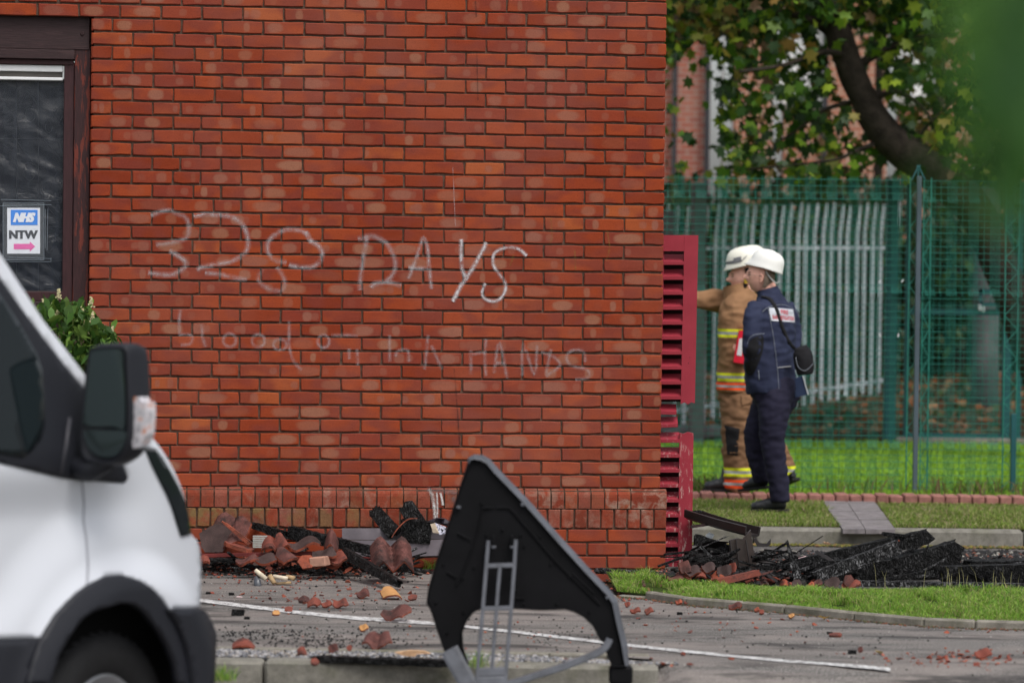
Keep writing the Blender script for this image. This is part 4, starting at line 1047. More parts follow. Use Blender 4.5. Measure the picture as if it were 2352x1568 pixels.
leaf_cloud('fallen_leaves', M['leaf'], 1500, litter_pos, .10, [(.2, .07, .025), (.28, .10, .04), (.08, .05, .025), (.3, .15, .06), (.05, .08, .02), (.03, .05, .015)], kind='stuff')
for px, Y, w, lab in ((2262, 36, 62, 'wide grey-brown tree trunk seen through the gate mesh'), (2150, 43, 26, 'slim tree trunk beyond the gate'), (2010, 44, 22, 'slim dark tree trunk left of the teal gate post')):
    b = at(px, 900, Y); g = gz(Y); r_ = w / 2 / (FPX / Y); e = empty('tree', Vector((b.x, Y, g)), lab, 'tree')
    pts = [Vector((b.x + .04 * noise.noise((z, Y, 0)), Y, z)) for z in (g - .2, .8, 1.8, 3, 4.5, 6)]
    obj('trunk', *tube_vf(pts, [r_ * 1.15, r_, r_ * .97, r_ * .95, r_ * .9, r_ * .85], 10), M['post_wood'] if w > 50 else M['bark'], e, smooth=True)
    leaf_cloud('crown', M['leaf'], 350, lambda: (b.x + R.gauss(0, .9), Y + R.gauss(0, .9), 5.6 + R.gauss(0, .7)), .2, DG, e, 'oval', kind='stuff')
# fallen leaves on the verge and road
def oneleaf(px, py, s, c, lab, grp='fallen leaves on the ground'):
    p = on(px, py, 0); zz = gz(p.y) if p.y > 18.3 else .0
    p = on(px, py, zz); T = [(0, -.5), (.28, -.28), (.62, -.3), (.42, .02), (.6, .42), (.22, .3), (0, .75), (-.22, .3), (-.6, .42), (-.42, .02), (-.62, -.3), (-.28, -.28)]
    a = R.uniform(0, 6.28); v = []
    for x, y in T:
        X, Yy = (x * math.cos(a) - y * math.sin(a)) * s, (x * math.sin(a) + y * math.cos(a)) * s; v.append(Vector((p.x + X, p.y + Yy, zz + .006 + 1.1 * abs(x) * s * .35 + .2 * s * (y + .5))))
    v.append(Vector((p.x, p.y, zz + .004)))
    o = obj('fallen_leaf', v, [(k, (k + 1) % 12, 12) for k in range(12)], M['leaf'], loc=(p.x, p.y, zz)); set_attr(o.data, 'lc', (*c, 1)); tag(o, lab, 'leaf', grp)
for q in ((2048, 1427, .05, (.42, .24, .03), 'yellow fallen leaf by the curved concrete edging, farther right'), (1893, 1423, .05, (.40, .26, .08), 'yellow fallen leaf beside the curved concrete edging'), (1858, 1293, .05, (.40, .13, .04), 'orange fallen leaf on the verge by the near shoe'), (2250, 1172, .05, (.38, .15, .06), 'orange fallen leaf on the grass right of the slab path'),
          (2125, 1173, .05, (.4, .3, .25), 'pale curled leaf on the grass just right of the slab path'), (1985, 1263, .06, (.36, .12, .04), 'rust fallen leaf at the foot of the far kerb'), (2010, 1262, .08, (.38, .16, .05), 'cluster-sized brown leaf at the foot of the far kerb beside the slab path'), (1900, 1252, .05, (.4, .25, .15), 'tan leaf in the gutter of the far kerb'), (2368 / 1.0, 1245, .05, (.4, .3, .2), 'pale leaf in the far gutter at right'),
          (2020, 1502, .035, (.30, .22, .10), 'small tan leaf on the tarmac right of the bay line')): oneleaf(*q)
VL = [(1830, 1200, 'dead leaf on the verge, right below the heel of the near shoe'), (1770, 1195, 'dead leaf on the verge below the toe of the near shoe'), (1650, 1150, 'dead leaf beside the front boot of the firefighter'), (1700, 1175, 'dead leaf on the verge left of the near shoe'), (1615, 1160, 'dead leaf on the verge right of the crimson shutter'),
      (1880, 1196, 'dead leaf at the left edge of the slab path'), (1672, 1205, 'dead leaf near the far kerb above the leaning boards'), (1850, 1160, 'dead leaf on the verge behind the near shoe'), (2310, 1185, 'dead leaf at the far right of the verge'), (2180, 1196, 'dead leaf low on the verge between path and right edge'), (1735, 1205, 'dead leaf at the back of the far kerb below the shoes'), (1640, 1188, 'dead leaf above the pale-tipped board')]
for a, b, lab in VL: oneleaf(a, b + 4, .04, R.choice([(.4, .2, .1), (.38, .28, .16), (.3, .12, .05)]), lab, 'dead leaves in the verge grass')

# out of focus foliage close to the camera --------------------------------
fg = empty('foreground_branch', at(2340, 100, 2.3) + Vector((.1, 0, .1)), 'very blurred green leafy branch hanging close in front at the right edge', 'branch')
mb = MB(); mb.tube([at(2420, -120, 2.35), at(2330, 60, 2.3), at(2290, 250, 2.28), at(2230, 420, 2.25)], [.004, .003, .002, .001], 5); mb.build('twig', M['bark'], fg)
FGL = [(2190, 110, 2.0, .5), (2225, 480, 2.0, .5), (2130, 200, 1.9, .35), (2300, 480, 2.1, .7), (2160, 400, 1.9, .4), (2050, 480, 1.7, .3), (2350, 520, 2.1, .5), (2340, 20, 2.3, 1.2), (2260, 90, 2.4, 1), (2330, 170, 2.2, 1.3), (2270, 250, 2.3, 1.2), (2350, 300, 2.25, 1.3), (2210, 20, 2.5, .8), (2300, 370, 2.35, 1.1), (2360, 420, 2.3, .7), (2240, 170, 2.5, .7), (2300, -40, 2.4, 1.2), (2215, 330, 2.6, .6), (2390, 120, 2.3, 1.2), (2380, 230, 2.3, 1.2), (2170, -50, 2.5, .7)]
for px, py, Y, s in FGL:
    p = at(px, py, Y); T = catmull([(0, -.5), (.26, -.15), (.22, .2), (0, .6), (-.22, .2), (-.26, -.15)], 2); a = R.uniform(-.8, .8); S = .055 * s
    v = [p + Vector(((x * math.cos(a) - y * math.sin(a)) * S, .1 * abs(x) * S + R.uniform(-.002, .002), (x * math.sin(a) + y * math.cos(a)) * S)) for x, y in T]
    o = obj('leaf', v + [p], [(k, (k + 1) % len(T), len(T)) for k in range(len(T))], M['leaf'], fg); c = R.choice([(.03, .10, .012), (.05, .13, .015), (.02, .075, .012)]); set_attr(o.data, 'lc', (*c, 1))

# shrub by the window --------------------------------------------------------
sh = empty('window_shrub', Vector((at(140, 900, 17.55).x, 17.55, 0)), 'bushy green shrub with cream flower spikes between the window and the van', 'shrub')
mb = MB(); SX = at(150, 900, 17.5).x
tips = []
def shrub_top(px): return 672 + 55 * sstep(150, 262, px) + 60 * sstep(225, 285, px) + 12 * math.sin(px * .09)
while len(tips) < 60:
    px = R.uniform(75, 268); ty = shrub_top(px); py = min(ty + R.random() ** 1.1 * 170, 850)
    p = at(px, py, 17.45 + R.uniform(-.22, .25)); tips.append(p)
    if len(tips) % 2: b = Vector((SX + R.uniform(-.08, .08), 17.55, .2)); mid = (b + p) / 2 + Vector((R.uniform(-.05, .05), 0, -.03)); mb.tube([b, mid, p], [.006, .004, .0025], 4)
mb.build('stem', simple('green_stem', (.10, .13, .03), .7, .3, .2, 8, 0), sh)
def blade_leaf(k):
    v = []; f = []
    for i in range(6):
        t = i / 5; w = .16 * math.sin(PI * min(1, t * .93 + .06)) ** .8; z = -.28 * t * t + .03 * k * math.sin(t * 5); v += [(-w, t, z + .05 * w), (0, t, z), (w, t, z + .05 * w)]
    for i in range(5): f += [(i*3, i*3+1, i*3+4, i*3+3), (i*3+1, i*3+2, i*3+5, i*3+4)]
    return v, f
tmpl = []
for k in range(3):
    for c in ((.05, .12, .02), (.08, .17, .025), (.12, .21, .03)):
        me = mesh('leaf', *blade_leaf(k), M['leaf'], True); set_attr(me, 'lc', (*c, 1)); tmpl.append(me)
nl = 0
for p in tips:
    for j in range(5):
        if nl > 295: break
        q = p + Vector((R.gauss(0, .012), R.gauss(0, .012), -j * .014)); a = j * 2.4 + R.uniform(-.5, .5)
        o = bpy.data.objects.new('leaf', R.choice(tmpl)); COL.objects.link(o); o.parent = sh; s = R.uniform(.06, .105)
        o.location = q - sh.location; o.scale = (s, s, s); o.rotation_euler = (R.uniform(-.7, .9), 0, a)
        nl += 1
def shp():
    px = R.uniform(60, 268); ty = shrub_top(px) + 14; p = at(px, ty + R.random() * max(10, 850 - ty), 17.5 + R.uniform(-.2, .3)); return tuple(p)
leaf_cloud('leaf_mass', M['leaf'], 650, shp, .075, [(.05, .12, .02), (.07, .15, .025), (.035, .09, .015), (.11, .19, .03)], sh, 'oval', kind='stuff')
mb = MB()
for p in sorted(tips, key=lambda q: -q.z)[:26:2]:
    for j in range(22):
        h = j / 22 * .06 + R.uniform(-.006, .006); r_ = .013 * (1 - j / 30) * R.uniform(.4, 1.4); a = j * 2.4; c = p + Vector((math.cos(a) * r_, math.sin(a) * r_, h)); mb.add(box_vf(-.004, .004, -.004, .004, -.004, .004, O=c))
mb.build('flower_spikes', simple('cream_blossom', (.55, .5, .30), .8, .2, .2, 30, 0), sh, kind='stuff')

# ================================================================== VAN
TH = math.radians(57)
Hd = Vector((math.cos(TH), math.sin(TH), 0)); Ld = Vector((math.sin(TH), -math.cos(TH), 0))
VO = at(195, 1100, 11.25)
WC = hit(245, 1676, VO - Ld * .07, Ld)
WCa = (WC - VO).dot(Hd)
def v_inset(a, z):
    r = math.hypot(a - WCa, z - WC.z)
    i = .24 * max(0, a - .25) ** 2 + .16 * max(0, z - 1.02)
    i -= .05 * (1 - sstep(.50, .66, r)) * (z > WC.z - .1)
    i += .045 * sstep(.98, .78, z) * sstep(.62, .86, r) * sstep(.35, -.1, a - .1) - .012 * sstep(.55, .35, z) * sstep(.6, .8, r)
    return i
def vp(px, py, e=0.0):
    d = 0
    for _ in range(8):
        p = hit(px, py, VO + Ld * d, Ld); d = -v_inset((p - VO).dot(Hd), p.z) + e
    return p
van = empty('van', Vector((WC.x, WC.y, WC.z - .345)), 'white panel van with black mirror and wheel arch parked in the left foreground', 'van')
def vpanel(name, outline, mat, e=0.0, step=16, th=.012, par=None, smooth=True, sm=0):
    ol = catmull(outline, sm) if sm else outline
    # resample long edges
    rs = []
    for i, p in enumerate(ol):
        q = ol[(i + 1) % len(ol)]; L = math.hypot(q[0] - p[0], q[1] - p[1]); k = max(1, int(L / step))
        rs += [(lerp(p[0], q[0], j / k), lerp(p[1], q[1], j / k)) for j in range(k)]
    v2, t = fill_poly(rs, step); v3 = [vp(x, y, e) for x, y in v2]
    v, f, mi = solid_from(v3, t, lambda p: -Ld * th); return obj(name, v, f, mat, par or van, smooth=False if not smooth else True)
arch_o = [(64, 1570), (78, 1515), (90, 1480), (107, 1448), (128, 1415), (153, 1387), (178, 1363), (203, 1345), (245, 1323), (281, 1320), (320, 1332), (345, 1347), (359, 1359), (374, 1376), (387, 1396), (402, 1420), (416, 1448), (427, 1478), (435, 1508), (444, 1570)]
arch_i = [(412, 1570), (405, 1526), (387, 1480), (371, 1452), (355, 1430), (335, 1405), (313, 1388), (284, 1383), (245, 1394), (218, 1402), (195, 1416), (176, 1438), (160, 1462), (135, 1508), (117, 1570)]
body = [(-70, 1050), (0, 1061), (140, 1095), (192, 1102), (285, 1107), (294, 1098), (281, 1062), (276, 1000), (296, 972), (330, 986), (350, 1005), (370, 1030), (386, 1055), (400, 1080), (415, 1115), (427, 1153), (435, 1190), (440, 1228), (452, 1240), (459, 1262), (462, 1300), (461, 1350), (460, 1395), (424, 1397), (387, 1397), (374, 1376), (359, 1359), (345, 1347), (320, 1332), (281, 1320), (245, 1323), (203, 1345), (178, 1363), (153, 1387), (128, 1415), (107, 1448), (100, 1463), (-70, 1467)]
vb = vpanel('body', body, M['van_white'], 0, 11)
vpanel('a_pillar', [(-70, 478), (0, 583), (100, 737), (131, 777), (196, 862), (205, 880), (200, 905), (187, 888), (150, 842), (101, 779), (45, 705), (0, 640), (-70, 545)], M['van_white'], .0, 14)
vpanel('door_trim', [(-70, 540), (0, 637), (45, 702), (101, 777), (150, 840), (188, 886), (212, 902), (216, 1040), (281, 1060), (295, 1098), (286, 1109), (192, 1104), (140, 1097), (0, 1063), (-70, 1052)], M['van_black'], .004, 14)
wg = NT('van_window_glass', .03, .8); wg.col((.008, .012, .014)); wg.b.inputs['Alpha'].default_value = .93; wg.b.inputs['Specular IOR Level'].default_value = .22
vpanel('door_window', [(-70, 590), (-10, 660), (45, 742), (85, 812), (98, 850), (103, 930), (103, 975), (94, 1008), (76, 1032), (54, 1050), (0, 1040), (-70, 1028)], wg.m, .009, 14, .003)
vpanel('headlight', [(336, 1034), (355, 1028), (374, 1050), (393, 1082), (412, 1118), (427, 1153), (435, 1190), (440, 1226), (417, 1232), (405, 1195), (395, 1163), (382, 1132), (367, 1103), (349, 1066)], glassy('headlight_lens', (.02, .03, .03), 1, .08).m if False else wg.m, .006, 9, .01)
vpanel('headlight_rim', [(322, 1018), (338, 1022), (356, 1028), (362, 1036), (345, 1034), (334, 1030)], M['silver'], .007, 9, .005)
vpanel('wheel_arch_trim', arch_o + arch_i, M['van_black'], .014, 9, .03)
vpanel('bumper', [(387, 1398), (424, 1399), (463, 1397), (476, 1406), (489, 1430), (498, 1455), (497, 1500), (494, 1560), (490, 1640), (450, 1640), (446, 1570), (437, 1508), (428, 1476), (417, 1446), (402, 1418)], M['van_black'], .03, 12, .04)
vpanel('sill_cladding', [(-70, 1469), (100, 1465), (90, 1480), (78, 1515), (64, 1570), (56, 1640), (-70, 1640)], M['van_black'], .008, 14, .03)
vpanel('panel_gap', [(186.5, 1104), (192, 1153), (190.5, 1195), (196.5, 1238), (200.5, 1295), (198, 1344), (202, 1344), (205, 1295), (201, 1238), (194.5, 1195), (196, 1153), (191, 1104)], M['seam'], .002, 9, .002)
vpanel('wheel_arch_liner', [(60, 1640), (80, 1500), (150, 1400), (240, 1340), (330, 1345), (400, 1440), (440, 1570), (445, 1660)], simple('wheel_arch_dark', (.004, .004, .004), .95, .1, .1, 8, 0), -.16, 20, .01)
# front and screen faces, going across the van
sil = [(-70, 478), (0, 583), (100, 737), (190, 858), (262, 950), (330, 986), (370, 1030), (400, 1080), (427, 1153), (440, 1228), (458, 1250), (462, 1300), (460, 1395), (494, 1450), (490, 1640)]
pts = [vp(x, y, -.004) for x, y in sil]; v = []; f = []
for i, p in enumerate(pts): v += [p, p - Ld * .9 + Hd * (.22 if i > 4 else .1) + Zv * (.06 if i < 9 else 0), p - Ld * 1.95]
for i in range(len(pts) - 1): a = 3 * i; f += [(a, a + 1, a + 4, a + 3), (a + 1, a + 2, a + 5, a + 4)]
obj('front_shell', v, f, [M['van_white'], wg.m, M['van_black']], van, smooth=True, mi=[1 if i < 8 else (0 if i < 24 else 2) for i in range(len(f))])
# interior glimpses
mb = MB()
for c0, c1, r_ in (((5, 830), (60, 1040), .10),): mb.tube([hit(*c0, VO - Ld * .55, Ld), hit(*c1, VO - Ld * .5, Ld)], [.09, .13], 8)
mb.build('seat', M['van_black'], van, smooth=True)
obj('seat_belt', *tube_vf([hit(x, y, VO - Ld * .3, Ld) for x, y in catmull([(52, 760), (58, 830), (80, 890), (84, 960), (78, 990)], 4, False)], .018, 6), simple('grey_belt', (.22, .25, .3), .6, .3, .05, 8, 0), van, smooth=True)
# wheel
def ring(prof, c, ax, n=40, name='x', mat=None, par=None):
    x = Vector((0, 0, 1)).cross(ax).normalized(); y = ax.cross(x); v = []; f = []; m = len(prof)
    for k in range(n):
        t = 2 * PI * k / n
        for r_, h in prof: v.append(c + x * (math.cos(t) * r_) + y * (math.sin(t) * r_) + ax * h)
    for k in range(n):
        for j in range(m - 1): f.append((k * m + j, ((k + 1) % n) * m + j, ((k + 1) % n) * m + j + 1, k * m + j + 1))
    return obj(name, v, f, mat, par, smooth=True)
wh = empty('wheel', Vector((0, 0, 0))); wh.parent = van; wh.location = WC - van.location
ring([(.20, -.02), (.23, .005), (.28, .012), (.32, .004), (.338, -.018), (.345, -.05), (.345, -.2), (.30, -.22)], WC, Ld, 56, 'tyre', M['rubber'], wh)
ring([(.20, -.02), (.195, -.01), (.18, -.03), (.12, -.05), (.07, -.02), (.055, .0), (.0, .0)], WC, Ld, 40, 'rim', M['silver'], wh)
mb = MB()
for k in range(44):
    t = 2 * PI * k / 44; x = Vector((0, 0, 1)).cross(Ld).normalized(); y = Ld.cross(x); rd = x * math.cos(t) + y * math.sin(t); tn = -x * math.sin(t) + y * math.cos(t)
    mb.box(-.012, .012, -.16, -.028, -.002, .006, X=tn, Y=Ld, Z=rd, O=WC + rd * .344)
mb.build('tread_block', M['rubber'], wh, kind='stuff')
# mirror
mir = empty('mirror', Vector((0, 0, 0))); mir.parent = van
MP = vp(214, 1000, .10); MN = (-Hd * .95 + Ld * .12).normalized(); mir.location = MP - van.location
mh = lambda x, y, e=0.0: hit(x, y, MP + MN * e, MN)
hous = catmull([(200, 830), (204, 806), (214, 796), (250, 792), (280, 793), (291, 800), (294, 830), (297, 900), (298, 960), (296, 1005), (286, 1040), (266, 1061), (240, 1067), (208, 1064), (190, 1050), (186, 1010), (188, 960), (194, 900)], 3)
n = len(hous); rings = []
cx, cy = 245, 930
def hr(sc, e, dx=0): return [mh(cx + (x - cx) * sc, cy + (y - cy) * sc, 0) + Hd * e for x, y in hous]
rr = [hr(.93, .002), hr(.965, -.008), hr(1.0, .004), hr(1.03, .03), hr(1.03, .07), hr(.97, .11), hr(.82, .135), hr(.4, .145)]
v = [p for q in rr for p in q]; f = [tuple(range(n))] + [tuple(reversed(range(len(v) - n, len(v))))]
for j in range(len(rr) - 1):
    for i in range(n): f.append((j * n + i, (j + 1) * n + i, (j + 1) * n + (i + 1) % n, j * n + (i + 1) % n))
obj('housing', v, f, M['van_black'], mir, smooth=True)
mg = NT('mirror_glass', .05, 1.0); mg.col((.16, .21, .22)); mg.b.inputs['Metallic'].default_value = .85
gl1 = catmull([(206, 822), (212, 806), (250, 801), (279, 804), (283, 830), (287, 975), (262, 979), (195, 976), (193, 950), (199, 890)], 3); gl2 = catmull([(194, 988), (240, 988), (287, 990), (288, 1010), (276, 1035), (252, 1048), (225, 1046), (205, 1030), (196, 1010)], 3)
for g in (gl1, gl2): obj('mirror_glass', [mh(x, y, .006) for x, y in g] , [tuple(range(len(g)))], mg.m, mir)
ind = [(293, 912), (310, 912), (316, 922), (327, 925), (328, 960), (324, 1000), (314, 1022), (297, 1030), (292, 1000)]
v = [mh(x, y, 0) + Hd * .02 for x, y in ind] + [mh(x, y, 0) + Hd * .07 for x, y in ind]; n = len(ind)
im = NT('clear_indicator_lens', .15, .7); im.col(im.ramp(im.noise(30, 3), [(.35, (.30, .29, .31)), (.55, (.60, .58, .62)), (.68, (.5, .17, .07))]))
obj('indicator', v, [tuple(range(n)), tuple(range(2 * n - 1, n - 1, -1))] + [(i, n + i, n + (i + 1) % n, (i + 1) % n) for i in range(n)], im.m, mir)
arm = [vp(205, 1075, .0), mh(215, 1056, 0) + Hd * .03]; obj('mirror_arm', *tube_vf([vp(160, 1070, -.02), vp(205, 1078, .05), mh(240, 1052, 0) + Hd * .04], [.035, .045, .035], 8), M['van_black'], mir, smooth=True)
bm_ = vp(170, 1000, .01); obj('trim_rib', *tube_vf([vp(140, 1088, .01), vp(152, 1020, .014), vp(160, 960, .012)], .006, 6), simple('greyish_black_plastic', (.05, .05, .06), .5, .4, .1, 8, 0), van, smooth=True)

# ================================================================== ROAD SIGN SEEN FROM BEHIND
SYd = 13.0
sn = empty('road_sign', on(1200, 1640, -.13), 'black plastic road sign seen from behind, leaning on its grey frame stand before the kerb', 'road sign')
sn.location.y = SYd
Q = lambda x, y: (955.4 + x / 2.8115, 1010.6 + y / 2.8115)
Ain = [(345, 150), (352, 130), (375, 122), (420, 130), (455, 150), (500, 205), (690, 400), (900, 640), (1100, 860), (1235, 1000), (1268, 1050), (1290, 1160), (1330, 1330), (1350, 1452), (1268, 1462), (1240, 1395), (1228, 1360), (1226, 1310), (1192, 1290), (1165, 1235), (1140, 1190), (1085, 1140), (1020, 1105), (960, 1088), (900, 1092), (800, 1095), (700, 1088), (640, 1085), (540, 1080), (430, 1082), (370, 1108), (325, 1165), (297, 1240), (302, 1330), (322, 1400), (342, 1445), (322, 1452), (188, 1368), (140, 1230), (98, 1098), (70, 1048), (82, 960), (130, 790), (210, 540), (270, 350)]
def outw(i, pts, k):
    a, b = Vector(pts[i - 1]), Vector(pts[(i + 1) % len(pts)]); t = (b - a); nr = Vector((t.y, -t.x)).normalized(); return nr * k
Asm = [Q(*p) for p in Ain]
top_lim = lambda i: True
v2, t = fill_poly(Asm, 14)
YW = lambda x, y: SYd + .0 + (x - 1200) * .00004
back = [at(x, y, SYd + .018) for x, y in v2]
v, f, mi = solid_from(back, t, lambda p: Vector((0, .02, 0)))
obj('plate', v, f, M['black_plastic'], sn)
# raised rim all round, wide shallow wall on the upper right side, sky light painted on as grey
nA = len(Asm); ring0 = [at(x, y, SYd + .0) for x, y in Asm]; 
right = set(i for i in range(nA) if Ain[i][0] > 345 and i < 14)
shf = []
for i in range(nA):
    x, y = Asm[i]
    w = outw(i, Asm, 1)
    if i <= 13: k = 13.5 if 3 <= i <= 12 else (11 if i in (2, 13) else (9 if i == 1 else 5)); shf.append((x + w.x * k, y + w.y * k))
    else: shf.append((x + w.x * 1.5, y + w.y * 1.5))
inn = [at(x - outw(i, Asm, 1).x * 3.0, y - outw(i, Asm, 1).y * 3.0, SYd + .016) for i, (x, y) in enumerate(Asm)]
mid = [at(lerp(Asm[i][0], shf[i][0], .25), lerp(Asm[i][1], shf[i][1], .25), SYd + .003) for i in range(nA)]
out1 = [at(*shf[i], SYd + .045) for i in range(nA)]; out2 = [at(*Asm[i], SYd + .05) for i in range(nA)]
rg = [inn, ring0, mid, out1, out2]; v = [p for q in rg for p in q]; f = []; mi = []
for j in range(len(rg) - 1):
    for i in range(nA): f.append((j * nA + i, j * nA + (i + 1) % nA, (j + 1) * nA + (i + 1) % nA, (j + 1) * nA + i)); mi.append(0 if j == 0 else 1 if i <= 13 else 0)
obj('rim', v, f, [M['black_plastic'], M['rim_plastic']], sn, mi=mi)
# ribs, clips and screws on the back
for a, b in (((430, 437), (500, 437)), ((520, 435), (600, 435)), ((600, 435), (640, 475)), ((430, 437), (395, 600)), ((395, 600), (340, 760)), ((340, 760), (262, 940)), ((640, 475), (900, 780)), ((900, 780), (1190, 1060)), ((270, 600), (330, 630)), ((200, 850), (262, 885)), ((640, 1020), (700, 1020)), ((1010, 860), (1150, 990))):
    obj('rib', *tube_vf([at(*Q(*a), SYd + .014), at(*Q(*b), SYd + .014)], .0045, 6), M['black_plastic'], sn)
for x, y in ((393, 145), (272, 430), (690, 415), (425, 408), (180, 800), (375, 820), (305, 890), (130, 1045), (85, 1045), (200, 1240), (310, 1110), (345, 640), (455, 610), (558, 578), (675, 612), (700, 680), (870, 798), (800, 620), (990, 878), (1238, 1016), (1118, 1106), (912, 1052), (698, 1056), (645, 970)):
    p = at(*Q(x, y), SYd + .018); obj('screw_boss', *tube_vf([p, p - Vector((0, .008, 0))], [.007, .005], 8), M['black_plastic'], sn)
for x, y in ((276, 432), (690, 415), (1238, 1014)): p = at(*Q(x, y), SYd + .01); obj('clip', *box_vf(-.009, .009, -.01, .006, -.006, .006, O=p, bev=.002), M['rim_plastic'], sn)
for x in (498, 620):
    obj('hinge', *box_vf(-.006, .006, -.02, .012, -.022, .012, O=at(*Q(x, 630), SYd), bev=.003), M['black_plastic'], sn)
    p = at(*Q(x + 5, 690), SYd - .012); obj('hinge_pin', *tube_vf([p - Vector((.009, 0, 0)), p + Vector((.009, 0, 0))], .006, 8), M['rim_plastic'], sn)
# folding stand: comes forward to the ground
stq = empty('stand', (0, 0, 0)); stq.parent = sn
def sY(y): return SYd - .012 - .16 * (y - 640) / 930
def sp_(x, y): return at(*Q(x, y), sY(y))
def bar(pts, w, name='stand_rail', th=.011, mat='rim_plastic'):
    L = []; Rr = []
    P2 = pts
    for i, (x, y) in enumerate(P2):
        a = Vector(P2[max(0, i - 1)]); b = Vector(P2[min(len(P2) - 1, i + 1)]); t = (b - a).normalized(); nr = Vector((t.y, -t.x)) * w / 2
        L.append((x + nr.x, y + nr.y)); Rr.append((x - nr.x, y - nr.y))
    v = []; f = []
    for l, r_ in zip(L, Rr):
        p, q = sp_(*l), sp_(*r_); m = (q - p) * .16; b = Vector((0, th, 0)); v += [p + Vector((0, .003, 0)), p + m, q - m, q + Vector((0, .003, 0)), q + b, p + b]
    for i in range(len(P2) - 1):
        for k in range(6): f.append((i * 6 + k, i * 6 + (k + 1) % 6, i * 6 + 6 + (k + 1) % 6, i * 6 + 6 + k))
    f += [tuple(range(5, -1, -1)), tuple(range(len(v) - 6, len(v)))]
    obj(name, v, f, M[mat], stq, smooth=False)
bar([(468, 648), (455, 800), (432, 1085), (398, 1480), (392, 1640)], 25); bar([(645, 642), (636, 800), (615, 1085), (582, 1480), (574, 1640)], 25); bar([(542, 812), (520, 1085), (490, 1480)], 24)
bar([(452, 812), (640, 806)], 30, 'stand_crossbar'); bar([(430, 1088), (618, 1083)], 30, 'stand_crossbar')
bar([(405, 1500), (590, 1492)], 60, 'stand_crossbar'); bar([(400, 1560), (580, 1556)], 70, 'stand_crossbar')
# rounded inner corners of the slots
def base_bar(pts, w, name): bar(catmull(pts, 5, False), w, name, .03)
base_bar([(1252, 1285), (1225, 1335), (1170, 1375), (1040, 1430), (900, 1480), (760, 1525), (620, 1570), (520, 1600)], 44, 'base_bar')
bar([(215, 1350), (262, 1440), (330, 1560), (380, 1680)], 118, 'base_bar', .02); obj('base_foot', *box_vf(-.045, .05, -.02, .06, -.075, .0, O=at(*Q(1320, 1455), SYd + .03), bev=.01), M['black_plastic'], sn)

# ================================================================== FIRE DEBRIS
F1 = lambda x, y: (422.6 + x / 3.6574, 1102.4 + y / 3.6574)
G3 = lambda x, y: (1359.7 + x / 4.414, 1102.4 + y / 4.414)
G4 = lambda x, y: (1800.6 + x / 4.0638, 1139.2 + y / 4.0638)
F5 = lambda x, y: (422.6 + x / 3.6574, 1322.9 + y / 3.6574)
def beam(label, p0, p1, h0, h1=None, d=.06, mat='char', cat='timber', name='charred_beam', group=None, jag=.02, rough=.006, taper=1.0, n=26, seed=None):
    """rough burnt timber between two points; h heights in metres, d thickness in depth"""
    h1 = h1 or h0; ax = (p1 - p0); L = ax.length; ax.normalize(); dep = Vector((0, 1, 0)) - ax * ax.y; dep.normalize(); up = dep.cross(ax); 
    if up.z < 0: up = -up
    sd_ = seed if seed is not None else R.uniform(0, 99); prof = []
    m = 5
    for k in range(m): prof.append((-.5 + k / (m - 1), .5))
    for k in range(1, 3): prof.append((.5, .5 - k / 3))
    for k in range(m): prof.append((.5 - k / (m - 1), -.5))
    for k in range(1, 3): prof.append((-.5, -.5 + k / 3))
    v = []; f = []; P = len(prof)
    for i in range(n + 1):
        t = i / n; h = lerp(h0, h1, t)
        for a, b in prof:
            e = 0
            if i in (0, n): e = jag * noise.noise((a * 5 + sd_, b * 5, i)) * 2
            p = p0 + ax * (t * L + e) + up * (h * a) + dep * (d * b * lerp(1, taper, t))
            q = p * 22 + Vector((sd_, 0, 0)); rd = (up * a + dep * b).normalized()
            p += rd * rough * .6 * (noise.noise(q) + .7 * noise.noise(q * 2.3)); v.append(p)
    for i in range(n):
        for k in range(P): f.append((i * P + k, i * P + (k + 1) % P, (i + 1) * P + (k + 1) % P, (i + 1) * P + k))
    f += [tuple(range(P - 1, -1, -1)), tuple(range(n * P, n * P + P))]
    o = obj(name, v, f, M[mat]); return tag(o, label, cat, group)
SCF = {'F1': 1.6, 'F5': 2.0, 'G3': 1.55, 'G4': 2.0}
